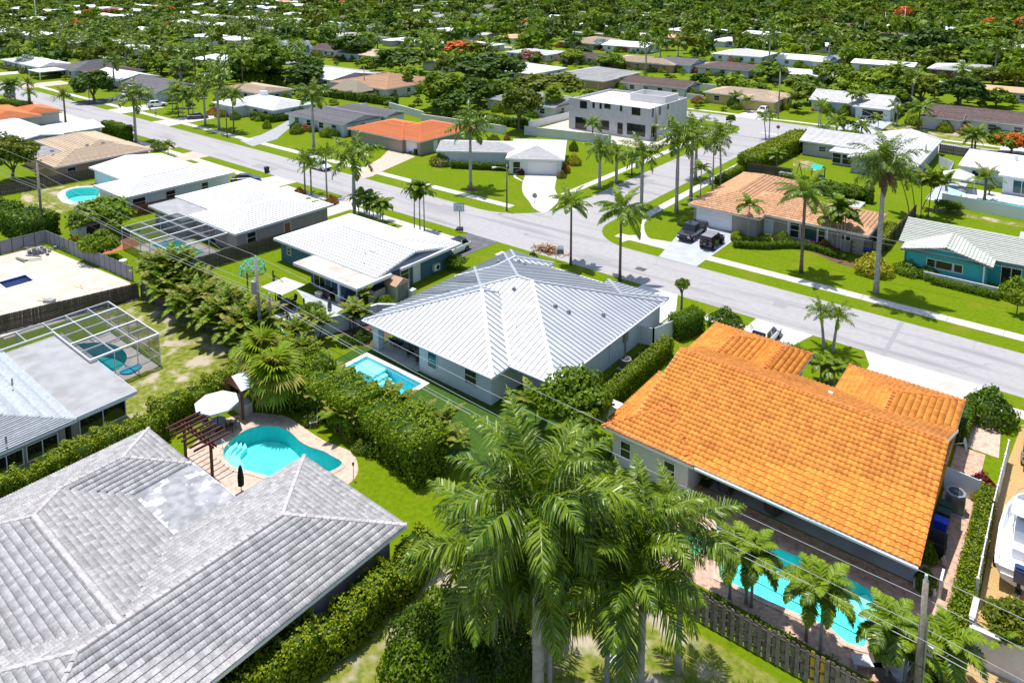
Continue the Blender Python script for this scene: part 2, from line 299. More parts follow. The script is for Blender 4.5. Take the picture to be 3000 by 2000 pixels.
# pool outlines
K_POOL = curve(TL('e', [(740, 1000), (785, 920), (860, 850), (980, 775), (1110, 735), (1250, 728), (1380, 755), (1470, 815), (1545, 890), (1660, 955), (1800, 1000), (1890, 1050), (1985, 1105), (1985, 1145), (1900, 1200), (1640, 1290), (1330, 1290), (1120, 1235), (960, 1195), (850, 1165), (765, 1090)], -.1), 4)
M_POOL = [(-49.6, 38.0), (-42.4, 38.0), (-42.4, 40.85), (-49.6, 40.85)]
O_POOL = [(-16.2, 41.3), (-11.4, 41.3), (-11.4, 42.0), (-7.4, 42.0), (-6.4, 41.2), (-6.4, 38.2), (-8, 37.5), (-16.2, 37.5)]
O_POOL = [T(9, *p, -.1) for p in [(205, 590), (690, 800), (725, 797), (1130, 1000), (1205, 1100), (1110, 1360), (1000, 1330), (900, 1240), (520, 1075), (225, 930)]]
O_SPA = [(-17.6, 38.1), (-16.0, 38.1), (-16.0, 40.5), (-17.6, 40.5)]
C_POOL = curve(TL(4, [(500, 985), (600, 960), (690, 958), (780, 972), (850, 1010), (875, 1060), (850, 1115), (790, 1155), (700, 1150), (560, 1110)], -.1), 4)
C_SPA = curve(TL(4, [(820, 1145), (870, 1110), (975, 1095), (965, 1125), (900, 1160), (840, 1162)], -.05), 4)
G_POOL = [(-92.8, 41.6), (-84.9, 41.5), (-84.9, 44.6), (-92.8, 44.6)]
W_POOL = curve(TL(1, [(450, 1345), (470, 1318), (520, 1303), (600, 1297), (680, 1300), (720, 1330), (700, 1370), (640, 1390), (560, 1395), (490, 1388)], -.1), 4)
S_POOL = [(-95.0, 25.3), (-92.4, 25.3), (-92.4, 28), (-95, 28)]
R_POOL = [(-11.6, 126.2), (2, 126.2), (2, 131.6), (-11.6, 131.6)]
ALLP = [K_POOL, M_POOL, O_POOL, O_SPA, C_POOL, G_POOL, W_POOL, S_POOL, R_POOL]
sheet('ground', rect(-1500, 400, -80, 330), 0, 'lawn', ALLP)
sheet('far_ground', rect(-1700, 700, 330.0, 1700), 0, 'lawn_far')
# yards under the fences
def hl(poly): return [h for h in ALLP if inside((sum(p[0] for p in h) / len(h), sum(p[1] for p in h) / len(h)), poly)]
def yard(name, poly, z, mt): return sheet(name, poly, z, mt, hl(poly))
yard('sand_lot', [(-104, 21.2), (-79.4, 21.2), (-78.4, 33.4), (-83.4, 34.7), (-104, 32.6)], .004, 'sand')
yard('dry_yard', rect(-79, -56.9, 28.6, 33.9), .004, 'dry_lawn')
yard('dry_yard', rect(-63, -55.5, 22.8, 28.6), .004, 'dry_lawn')
yard('dry_yard', [(-60, -8), (2, -8), (2, 33.5), (-20, 33.2), (-29.8, 27), (-28, 5)], .004, 'dry_lawn')
yard('dry_yard', TL(1, [(150, 1330), (640, 1250), (700, 1300), (640, 1400), (420, 1470), (120, 1500)]), .004, 'dry_lawn')
yard('dry_yard', TL(3, [(1420, 870), (1640, 860), (2130, 960), (2130, 1010), (1560, 930), (1380, 915)]), .004, 'dry_lawn')
yard('sand_yard', TL(3, [(760, 1090), (900, 1110), (960, 1160), (900, 1180), (760, 1150)]), .006, 'dry_lawn')
yard('sandy_strip', TL('b', [(1040, 1200), (2352, 1440), (2352, 1500), (1300, 1290), (1030, 1290)]), .004, 'dry_lawn')
yard('turf', [(-51.5, 35.2), (-30.2, 35.2), (-30.2, 44.5), (-51.5, 44.5)], .004, 'turf')
yard('turf_strip', rect(-30.4, -27.9, 44.5, 59.4), .004, 'turf')
yard('pool_deck', curve(TL('e', [(330, 1000), (520, 830), (640, 720), (760, 640), (900, 600), (1080, 575), (1250, 588), (1400, 612), (1550, 700), (1650, 770), (1830, 880), (2040, 960), (2130, 1030), (2168, 1150), (2150, 1240), (2060, 1330), (1700, 1520), (1100, 1560), (700, 1350), (420, 1150)]), 4), .008, 'paver_pink')
yard('paver_patio', [(-19.2, 36.2), (-19.2, 44), (-5.2, 44), (-5.2, 60), (-3.4, 60), (-3.4, 40.5), (-4.6, 36.2)], .008, 'paver_brick')
yard('paver_path', [(-4.9, 60.2), (-2.6, 60.2), (-2.9, 66), (-5.2, 66)], .008, 'paver_pink')
yard('concrete_patio', [(-66.9, 45.4), (-63.5, 44.2), (-63.1, 43.2), (-63.4, 40.1), (-60.6, 40.3), (-57.6, 42.0), (-57.4, 46.4)], .008, 'concrete_grey')
yard('cage_deck', rect(-73.1, -63, 22.6, 28.25), .008, 'concrete'); yard('cage_deck', rect(-94, -81.6, 40, 46), .008, 'concrete')
yard('paver_patio', rect(-99, -94.2, 36, 41), .008, 'terracotta'); yard('pool_deck', offset(W_POOL, 1.1), .008, 'concrete')
yard('pool_deck', rect(-13.6, 2, 125.4, 137), .008, 'concrete_white'); yard('timber_deck', rect(-17.8, -13.8, 126, 140), .008, 'concrete_grey')
yard('boat_yard', [(-2.2, 36), (3, 36), (3, 70), (-1.6, 66), (-2.2, 58)], .006, 'gravel')
yard('building_plot', [(-96, 128), (-66, 128), (-66, 136), (-70, 152), (-96, 152)], .004, 'sand')
yard('lanai_floor', rect(-50, -44, 41.9, 46.4), .05, 'concrete'); yard('orange_lanai_floor', rect(-17.8, -5.3, 44.1, 47), .012, 'concrete_grey')
yard('back_patio', [(-24.5, 104.6), (-18.5, 104.6), (-18.5, 97), (-17.9, 109), (-24.5, 108)], .008, 'concrete_white')
# streets
def arc(cx, cy, r, a0, a1, n=8): return [(cx + r * math.cos(R(a0 + (a1 - a0) * i / n)), cy + r * math.sin(R(a0 + (a1 - a0) * i / n))) for i in range(n + 1)]
sheet('road', rect(-700, 200, 70.5, 79.1), .012, 'asphalt')
sheet('road', [(-59.4, 79.1)] + [(-50.9, 79.1), (-50.9, 162.4), (-59.4, 162.4)], .012, 'asphalt')
sheet('road', [(-59.4, 79.1)] + arc(-69.4, 89.1, 10, 0, -90), .012, 'asphalt'); sheet('road', [(-50.9, 79.1)] + arc(-43.9, 86.1, 7, -90, -180), .012, 'asphalt')
sheet('road', rect(-700, 200, 162.4, 171), .012, 'asphalt'); sheet('road', [(-59.4, 162.4)] + arc(-66.4, 155.4, 7, 90, 0), .012, 'asphalt'); sheet('road', [(-50.9, 162.4)] + arc(-43.9, 155.4, 7, 180, 90), .012, 'asphalt')
for v in (266.6, 362, 458, 554, 650, 746): sheet('road', rect(-900, 200, v - 4.2, v + 4.2), .012, 'asphalt')
sheet('road', rect(-66, -58, 290, 372), .012, 'asphalt')
for x0, x1, y0, y1 in ((-47, -43.5, 72, 74.2), (-24, -22.6, 74.5, 76), (-75, -70, 75.2, 77.4), (-118, -112, 71.5, 73.5), (-57.5, -55.6, 104, 109), (-53.8, -52, 132, 136), (-12.6, -12.2, 70.6, 79)): sheet('road_patch', rect(x0, x1, y0, y1), .0145, 'asphalt_patch')
rc = random.Random(3)
for i in range(16):
    x, y = rc.uniform(-80, -4), rc.uniform(71.3, 78.5); mb = MB(); a = rc.choice((0, 1.57, .3)); p0 = (x, y)
    for j in range(9):
        a += rc.uniform(-.5, .5); p1_ = (p0[0] + math.cos(a) * .55, min(78.9, max(70.7, p0[1] + math.sin(a) * .55))); mb.bar((*p0, .0135), (*p1_, .0135), .035, .004); p0 = p1_
    o = mb.build('road_crack', M['flat_dark']); o['kind'] = 'structure'
sheet('stop_line', rect(-58.9, -55.4, 87.6, 88.3), .016, 'white_line'); sheet('stop_line', rect(-54.9, -51.2, 157.2, 157.8), .016, 'white_line')
tag(MB().prism([(x, y) for x, y in arc(T(5, 1275, 205)[0], T(5, 1275, 205)[1], .38, 0, 330, 11)], .012, .02).build('manhole_cover', M['flat_dark']), 'round dark manhole cover in the junction facing the garage drive', 'manhole')
p = T(5, 2062, 443); g = thing('storm_drain', 'square iron storm grate at the kerb of the main street', 'drain', (*p, 0))
MB().box(-.65, .65, -.5, .5, .0, .018).build('frame', M['flat_dark'], g)
for i in range(7): MB().box(-.6, .6, -.45 + i * .14, -.38 + i * .14, .018, .026).build('bar', M['dark_metal'], g)
# sidewalks, laid slab by slab
slab_me = {}
def walk(name, x0, x1, y0, y1, mt='concrete', step=1.6):
    horiz = (x1 - x0) > (y1 - y0); L = (x1 - x0) if horiz else (y1 - y0); W = (y1 - y0) if horiz else (x1 - x0)
    root = sheet(name, rect(x0, x1, y0, y1), .006, 'mulch'); n = max(1, int(L / step)); st = L / n
    key = (round(st, 3), round(W, 2), horiz, mt)
    if key not in slab_me:
        a, b = (st - .03, W) if horiz else (W, st - .03)
        slab_me[key] = MB().box(0, a, 0, b, .008, .03, bot=False).mesh('slab', M[mt])
    for i in range(n):
        x, y = (x0 + i * st, y0) if horiz else (x0, y0 + i * st)
        inst('slab', slab_me[key], root, Matrix.Translation((x, y, random.uniform(-.004, .004))))
walk('sidewalk', -47.5, 12, 81.8, 83.3); walk('sidewalk', -96, -66, 82.2, 83.7); walk('sidewalk', -270, -100, 82.2, 83.7, step=3)
walk('sidewalk', -56, -34, 66.9, 68.3); walk('sidewalk', -102, -60, 66.9, 68.3); walk('sidewalk', -28.5, -22, 66.9, 68.3); walk('sidewalk', -240, -104, 66.9, 68.3, step=3); walk('sidewalk', -7, 10, 66.9, 68.3)
walk('sidewalk', -63.9, -62.5, 92, 158); walk('sidewalk', -48.9, -47.5, 92, 156)
walk('sidewalk', -80, 30, 173.4, 174.8, step=3)
sheet('sidewalk_bend', curve(TL(5, [(1915, 262), (1960, 215), (2050, 205), (2065, 160), (2075, 105), (2180, 25), (2260, -30), (2310, -50), (2230, 20), (2110, 100), (2085, 150), (2110, 220), (2190, 260), (2300, 300), (2230, 300), (2080, 260), (2000, 240)]), 3), .017, 'concrete')
def drive(poly, mt, z=.032, name='driveway'): return sheet(name, poly, z, mt)
drive(curve(TL(2, [(1275, 1192), (1380, 1197), (1480, 1200), (1470, 1300), (1500, 1370), (1460, 1425), (1400, 1465), (1330, 1440), (1290, 1385), (1250, 1330), (1247, 1265), (1262, 1225)]), 3), 'concrete')
drive(TL(2, [(1180, 1185), (1220, 1185), (1200, 1215), (1260, 1255), (1245, 1250), (1190, 1225)]), 'concrete', .028, 'path')
drive(TL(2, [(330, 1030), (510, 1080), (250, 1195), (215, 1215), (120, 1240), (60, 1215), (150, 1160), (270, 1090)]), 'paver_pink')
drive([(-42.2, 93.8), (-34.4, 92.6), (-34.6, 79.1), (-39.6, 79.1)], 'concrete_grey'); drive(TL(5, [(1950, 205), (2300, 300), (2351, 330), (2351, 270)]), 'concrete', .028, 'path')
drive([(-37.2, 70.5), (-32.9, 70.5), (-31.4, 67), (-31.4, 62.3), (-38, 62.3)], 'concrete_white'); drive(rect(-31.2, -29.9, 62.5, 66.8), 'paver_grey', .03)
drive([(-24.2, 70.5), (-18.6, 70.5), (-19.6, 67), (-19.9, 62), (-24.6, 62)], 'concrete'); drive([(-14.0, 70.5), (-4.2, 70.5), (-5.6, 67.5), (-5.4, 61), (-13.4, 61), (-13, 68)], 'concrete')
drive([(-63.4, 70.5), (-58.4, 70.5), (-58.7, 61), (-63, 61)], 'dark_asphalt'); drive([(-108.6, 70.5), (-102.5, 70.5), (-102.5, 61), (-110, 61)], 'concrete'); drive([(-90, 70.5), (-84, 70.5), (-84, 62), (-90, 62)], 'concrete')
for a, b, mt in ((-136, -131, 'paver_pink'), (-148, -143, 'paver_pink'), (-172, -165, 'concrete'), (-180, -176, 'paver_pink'), (-200, -187, 'concrete')): drive([(a - .6, 70.5), (b + .6, 70.5), (b, 62), (a, 62)], mt)
drive(TL(1, [(1985, 830), (2040, 845), (1905, 960), (1740, 1010), (1650, 970), (1800, 930), (1900, 880)]), 'paver_grey'); drive([(-172, 79.1), (-164, 79.1), (-164.5, 95), (-171, 95)], 'concrete')
drive([(-213, 79.1), (-205, 79.1), (-206, 95), (-218, 95)], 'dark_asphalt'); drive(rect(-196, -188, 79.1, 90), 'concrete'); drive([(-262, 79.1), (-252, 79.1), (-252, 92), (-262, 92)], 'paver_pink'); drive([(-300, 79.1), (-292, 79.1), (-292, 92), (-300, 92)], 'concrete')
drive([(-67, 171), (-60, 171), (-60, 186), (-66, 186)], 'concrete'); drive([(-43, 171), (-34.6, 171), (-34.6, 189), (-41, 189)], 'concrete_grey'); drive([(-12, 171), (-8, 171), (-8, 187), (-12, 187)], 'concrete'); drive([(-28, 162.4), (-22, 162.4), (-22, 155), (-28, 155)], 'concrete')
drive([(-107, 171), (-101, 171), (-101, 186), (-107, 186)], 'paver_pink'); drive([(-120, 162.4), (-110, 162.4), (-110, 157), (-120, 157)], 'concrete')
yard('planting_bed', curve(TL('a', [(1290, 880), (1560, 960), (1900, 1060), (2250, 1170), (2330, 1240), (2200, 1270), (1900, 1130), (1600, 1060), (1400, 990)]), 3), .006, 'mulch')
yard('planting_bed', curve(TL(6, [(1190, 390), (1240, 410), (1260, 480), (1200, 440), (1060, 400)]), 3), .006, 'mulch')
yard('mulch_ring', arc(*T(2, 895, 1308), 1.1, 0, 345, 16), .006, 'mulch')
yard('planting_bed', rect(-57, -50.8, 41.9, 46), .006, 'mulch'); yard('mulch_strip', rect(-49.3, -47.5, 58, 62), .004, 'mulch')
# ------------------------------------------------------------------ roofs
def frame_of(poly):
    A = Vector(poly[0]); B = Vector(poly[1]); s = (B - A).normalized()
    n = Vector((0, 0, 0)); c = [Vector(p) for p in poly]
    for i in range(len(c)): n += c[i].cross(c[(i + 1) % len(c)])
    n.normalize()
    if n.z < 0: n = -n
    t = n.cross(s).normalized()
    if t.z < 0: t = -t
    return A, s, t, n, [((p - A).dot(s), (p - A).dot(t)) for p in c]
def clip(poly, ax, lo, hi):
    for val, sg in ((lo, 1), (hi, -1)):
        out = []
        for i in range(len(poly)):
            a, b = poly[i], poly[(i + 1) % len(poly)]; da = (a[ax] - val) * sg; db = (b[ax] - val) * sg
            if da >= 0: out.append(a)
            if da * db < 0: k = da / (da - db); out.append((a[0] + (b[0] - a[0]) * k, a[1] + (b[1] - a[1]) * k))
        poly = out
        if len(poly) < 3: return []
    return poly
def block_faces(b):
    """roof block: rect x0..x1,y0..y1 (eaves), e eave height, p pitch, ax ridge axis, ends hip/gable"""
    x0, x1, y0, y1 = b['r']; e = b.get('e', 2.75); p = b.get('p', .25); ax = b.get('ax') or ('x' if x1 - x0 >= y1 - y0 else 'y'); ends = b.get('ends', 'hh')
    if ax == 'x':
        h = (y1 - y0) / 2; ym = (y0 + y1) / 2; z = e + h * p; a = x0 + (h if ends[0] == 'h' else 0); c = x1 - (h if ends[1] == 'h' else 0)
        if 'rm' in b: ym = b['rm']; z = e + (ym - y0) * p
        fs = [[(x0, y0, e), (x1, y0, e), (c, ym, z), (a, ym, z)], [(x1, y1, e), (x0, y1, e), (a, ym, z), (c, ym, z)]]; hips = []; gab = []
        if ends[0] == 'h': fs.append([(x0, y1, e), (x0, y0, e), (a, ym, z)]); hips += [((x0, y0, e), (a, ym, z)), ((x0, y1, e), (a, ym, z))]
        else: gab.append(('x', x0, 1, y0, y1, ym, z))
        if ends[1] == 'h': fs.append([(x1, y0, e), (x1, y1, e), (c, ym, z)]); hips += [((x1, y0, e), (c, ym, z)), ((x1, y1, e), (c, ym, z))]
        else: gab.append(('x', x1, -1, y0, y1, ym, z))
        ridge = ((a, ym, z), (c, ym, z))
    else:
        h = (x1 - x0) / 2; xm = (x0 + x1) / 2; z = e + h * p; a = y0 + (h if ends[0] == 'h' else 0); c = y1 - (h if ends[1] == 'h' else 0)
        fs = [[(x1, y0, e), (x1, y1, e), (xm, c, z), (xm, a, z)], [(x0, y1, e), (x0, y0, e), (xm, a, z), (xm, c, z)]]; hips = []; gab = []
        if ends[0] == 'h': fs.append([(x0, y0, e), (x1, y0, e), (xm, a, z)]); hips += [((x0, y0, e), (xm, a, z)), ((x1, y0, e), (xm, a, z))]
        else: gab.append(('y', y0, 1, x0, x1, xm, z))
        if ends[1] == 'h': fs.append([(x1, y1, e), (x0, y1, e), (xm, c, z)]); hips += [((x0, y1, e), (xm, c, z)), ((x1, y1, e), (xm, c, z))]
        else: gab.append(('y', y1, -1, x0, x1, xm, z))
        ridge = ((xm, a, z), (xm, c, z))
    return fs, hips, ridge, gab
def roof_z(b, x, y):                     # roof height of a block at x,y or -1
    x0, x1, y0, y1 = b['r']
    if not (x0 <= x <= x1 and y0 <= y <= y1): return -1
    e = b.get('e', 2.75)
    if b.get('flat'): return e
    p = b.get('p', .25); ax = b.get('ax') or ('x' if x1 - x0 >= y1 - y0 else 'y'); ends = b.get('ends', 'hh')
    if 'rm' in b: return e + min(y - y0, (y1 - y) * (b['rm'] - y0) / (y1 - b['rm'])) * p
    if ax == 'x': d = [y - y0, y1 - y] + ([x - x0] if ends[0] == 'h' else []) + ([x1 - x] if ends[1] == 'h' else [])
    else: d = [x - x0, x1 - x] + ([y - y0] if ends[0] == 'h' else []) + ([y1 - y] if ends[1] == 'h' else [])
    return e + min(d) * p
def tile_mesh(nm, mt, w, l, amp, th, seg=6, ribs=1):        # one curved roof tile: s across, t up the slope; low end proud
    mb = MB(); pts = [(w * (i / seg), amp * (.5 - .5 * math.cos(2 * math.pi * ribs * i / seg)) ** .8) for i in range(seg + 1)]
    if seg <= 4: pts = [(0, 0), (w * .12, amp), (w * .5, amp * 1.05), (w * .72, amp * .25), (w, 0)]
    for (x, z) in pts: mb.v += [(x, 0, z + th), (x, l * 1.04, z + .004), (x, 0, -.01)]
    for i in range(len(pts) - 1):
        a = i * 3; b = a + 3; mb.f += [(a, b, b + 1, a + 1), (a + 2, b + 2, b, a)]; mb.m += [0, 0]
    return mb.mesh(nm, mt, smooth=False)
def cap_mesh(mt, r=.13, l=.42, seg=4):
    mb = MB()
    for t, k, dz in ((0, 1.12, .03), (l * 1.05, .9, 0)):
        for i in range(seg + 1):
            a = math.pi * i / seg; mb.v.append((-r * k * math.cos(a), t, r * k * math.sin(a) + dz - .02))
    n = seg + 1
    for i in range(seg): mb.f.append((i, i + 1, n + i + 1, n + i)); mb.m.append(0)
    mb.f.append(tuple(reversed(range(n)))); mb.m.append(0)
    return mb.mesh('ridge_cap', mt)
def caps(root, edges, mt, indiv=True, l=.42, r=.13):
    cm = cap_mesh(mt, r, l); jo = MB()
    for a, b in edges:
        a = Vector(a); b = Vector(b); d = b - a; L = d.length
        if L < .5: continue
        d.normalize(); s = d.cross(Vector((0, 0, 1))).normalized(); n = s.cross(d); k = max(1, int(L / l)); st = L / k
        for i in range(k):
            Mx = Matrix(((s.x, d.x, n.x, 0), (s.y, d.y, n.y, 0), (s.z, d.z, n.z, 0), (0, 0, 0, 1))); Mx.translation = a + d * (i * st)
            if indiv: inst('ridge_cap', cm, root, Mx)
            else:
                o = len(jo.v); jo.v += [tuple(Mx @ v.co) for v in cm.vertices]; jo.f += [tuple(o + q for q in p.vertices) for p in cm.polygons]; jo.m += [0] * len(cm.polygons)
    if not indiv and jo.v: jo.build('ridge_caps', mt, root)
def cover(root, faces, style, mt, others, size=(.33, .4), keep=300, ribs=1):
    """lay the roof covering on the faces; others = function (x,y)->height of neighbouring blocks"""
    if style == 'tile':
        items = []
        w, l = size
        for fi, poly in enumerate(faces):
            A, s, t, n, q = frame_of(poly); smax = max(p[0] for p in q); smin = min(p[0] for p in q); tmax = max(p[1] for p in q)
            for j in range(int(tmax / l) + 1):
                for i in range(int(smin / w) - 1, int(smax / w) + 1):
                    c = (i * w + w / 2, j * l + l * .5)
                    if not inside(c, q): continue
                    P = A + s * (i * w) + t * (j * l); Pc = A + s * c[0] + t * c[1]
                    if others(Pc.x, Pc.y, poly) > Pc.z + .03: continue
                    items.append(((Pc - Vector((0, 0, CAM_H))).length, P + n * .02, s, t, n))
        items.sort(key=lambda k: k[0]); tm = tile_mesh('roof_tile', mt, w, l, .035 if ribs == 2 else .075, .06 if ribs == 2 else .06, 8 if ribs == 2 else 6, ribs); tv = np.array([v.co for v in tm.vertices]); tf = np.array([list(p.vertices) for p in tm.polygons])
        vis = [it for it in items if it[0] < 1e9]
        for d, P, s, t, n in vis[:keep]:
            Mx = Matrix(((s.x, t.x, n.x, P.x), (s.y, t.y, n.y, P.y), (s.z, t.z, n.z, P.z), (0, 0, 0, 1))); inst('roof_tile', tm, root, Mx)
        rest = vis[keep:]
        if rest:
            V = []; 
            for d, P, s, t, n in rest: V.append(tv @ np.array([s, t, n]) + np.array(P))
            k = len(tv); F = np.concatenate([tf + i * k for i in range(len(rest))]); rn = np.repeat(RNG.random(len(rest)), len(tf))
            o = inst('roof_tiles', np_mesh('roof_tiles', np.concatenate(V), F, mt, rn), root); o['kind'] = 'stuff'
        return
    if style == 'seam':
        for poly in faces:
            A, s, t, n, q = frame_of(poly); smin = min(p[0] for p in q); smax = max(p[0] for p in q); k = int((smax - smin) / size[0]) + 1
            for i in range(k):
                c = clip(q, 0, smin + i * size[0], smin + (i + 1) * size[0])
                if not c: continue
                f3 = lambda p, h: tuple(A + s * p[0] + t * p[1] + n * h)
                cc = A + s * (sum(p[0] for p in c) / len(c)) + t * (sum(p[1] for p in c) / len(c))
                if others(cc.x, cc.y, poly) > cc.z + .05 and all(others(*(A + s * p[0] + t * p[1]).xy, poly) > (A + s * p[0] + t * p[1]).z - .01 for p in c): continue
                mb = MB().poly([f3(p, .03) for p in c]); xl = smin + i * size[0]
                ed = [p for p in c if abs(p[0] - xl) < 1e-4]
                if len(ed) >= 2:
                    t0 = min(p[1] for p in ed); t1 = max(p[1] for p in ed)
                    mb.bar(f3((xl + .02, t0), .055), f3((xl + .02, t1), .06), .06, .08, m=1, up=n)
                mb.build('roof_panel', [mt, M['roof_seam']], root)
        return
    mb = MB()
    for poly in faces:
        A, s, t, n, q = frame_of(poly); f3 = lambda p, h: tuple(A + s * p[0] + t * p[1] + n * h)
        if style == 'course':
            c = size[1]; tm = max(p[1] for p in q)
            for j in range(int(tm / c) + 1):
                k = clip(q, 1, j * c, (j + 1) * c)
                if not k: continue
                mb.poly([f3(p, .012 + .085 * (1 - (p[1] - j * c) / c)) for p in k])
                e = [p for p in k if abs(p[1] - j * c) < 1e-4]
                if len(e) >= 2:
                    a, b = min(e), max(e); mb.poly([f3(a, -.01), f3(b, -.01), f3(b, .097), f3(a, .097)], 1)
        elif style == 'barrel':                 # rolled tile rows running up the slope
            c = size[0]; sm = min(p[0] for p in q); sx = max(p[0] for p in q)
            for j in range(int((sx - sm) / c) + 1):
                for h0, h1, lo, hi in ((0, .06, 0, .3), (.06, .06, .3, .6), (.06, 0, .6, 1)):
                    k = clip(q, 0, sm + (j + lo) * c, sm + (j + hi) * c)
                    if k: mb.poly([f3(p, .01 + h0 + (h1 - h0) * ((p[0] - sm) / c - j - lo) / (hi - lo)) for p in k])
        else: mb.poly([f3(p, .03) for p in q])
    nm = {'course': 'roof_courses', 'barrel': 'roof_tiles'}.get(style, 'roof_cover')
    if mb.v:
        me = mb.mesh(nm, [mt, M['roof_gap']]); at = me.attributes.new('rnd', 'FLOAT', 'FACE'); at.data.foreach_set('value', RNG.random(len(me.polygons)).astype(np.float32)); inst(nm, me, root)
# ------------------------------------------------------------------ wall openings
AXF = {'-y': ((1, 0), (0, -1)), '+y': ((-1, 0), (0, 1)), '+x': ((0, 1), (1, 0)), '-x': ((0, -1), (-1, 0))}
def opening(root, p, face, w, h, kind='window', frame='trim_white', pane='glass', muntin=True):
    """p = centre on the outer wall plane (in the house's own axes)"""
    (rx, ry), (ox, oy) = AXF[face]; rz = math.atan2(ry, rx); Mx = Matrix.Translation(p) @ Matrix.Rotation(rz, 4, 'Z')   # local x along wall, -y outwards
    d = .06
    if kind in ('window', 'slider'):
        mb = MB(); b = .07
        mb.box(-w / 2 - b, w / 2 + b, -d, .02, h / 2, h / 2 + b).box(-w / 2 - b, w / 2 + b, -d - .04, .02, -h / 2 - b, -h / 2).box(-w / 2 - b, -w / 2, -d, .02, -h / 2, h / 2).box(w / 2, w / 2 + b, -d, .02, -h / 2, h / 2)
        if muntin:
            if kind == 'slider' or w > 1.5 * h: mb.box(-.035, .035, -d + .01, .02, -h / 2, h / 2)
            else: mb.box(-w / 2, w / 2, -d + .01, .02, -.03, .03)
        o = mb.build(kind if kind == 'window' else 'sliding_door', M[frame], root, M=Mx)
        MB().box(-w / 2, w / 2, -.025, .0, -h / 2, h / 2).build('pane', M[pane], o)
    elif kind == 'garage':
        mb = MB(); n = 4
        for i in range(n): mb.box(-w / 2, w / 2, -.05, .02, -h / 2 + i * h / n + .02, -h / 2 + (i + 1) * h / n - .02)
        mb.box(-w / 2, w / 2, -.02, .02, -h / 2, h / 2); o = mb.build('garage_door', M[pane if pane != 'glass' else 'white_paint'], root, M=Mx)
        MB().box(-w / 2 - .12, -w / 2, -.07, .02, -h / 2, h / 2 + .12).box(w / 2, w / 2 + .12, -.07, .02, -h / 2, h / 2 + .12).box(-w / 2, w / 2, -.07, .02, h / 2, h / 2 + .12).build('frame', M[frame], o)
    elif kind == 'door':
        o = MB().box(-w / 2, w / 2, -.05, .02, -h / 2, h / 2).build('door', M[pane], root, M=Mx)
        MB().box(-w / 2 - .1, -w / 2, -.07, .02, -h / 2, h / 2 + .1).box(w / 2, w / 2 + .1, -.07, .02, -h / 2, h / 2 + .1).box(-w / 2, w / 2, -.07, .02, h / 2, h / 2 + .1).build('frame', M[frame], o)
        MB().box(w / 2 - .14, w / 2 - .08, -.12, -.05, -.06, .02).build('handle', M['steel'], o)
    elif kind == 'void':                        # an open porch: flat dark panel, the shade of its recess painted in
        o = MB().box(-w / 2, w / 2, -.03, .02, -h / 2, h / 2).build('opening', M['bronze'], root, M=Mx)
    return o
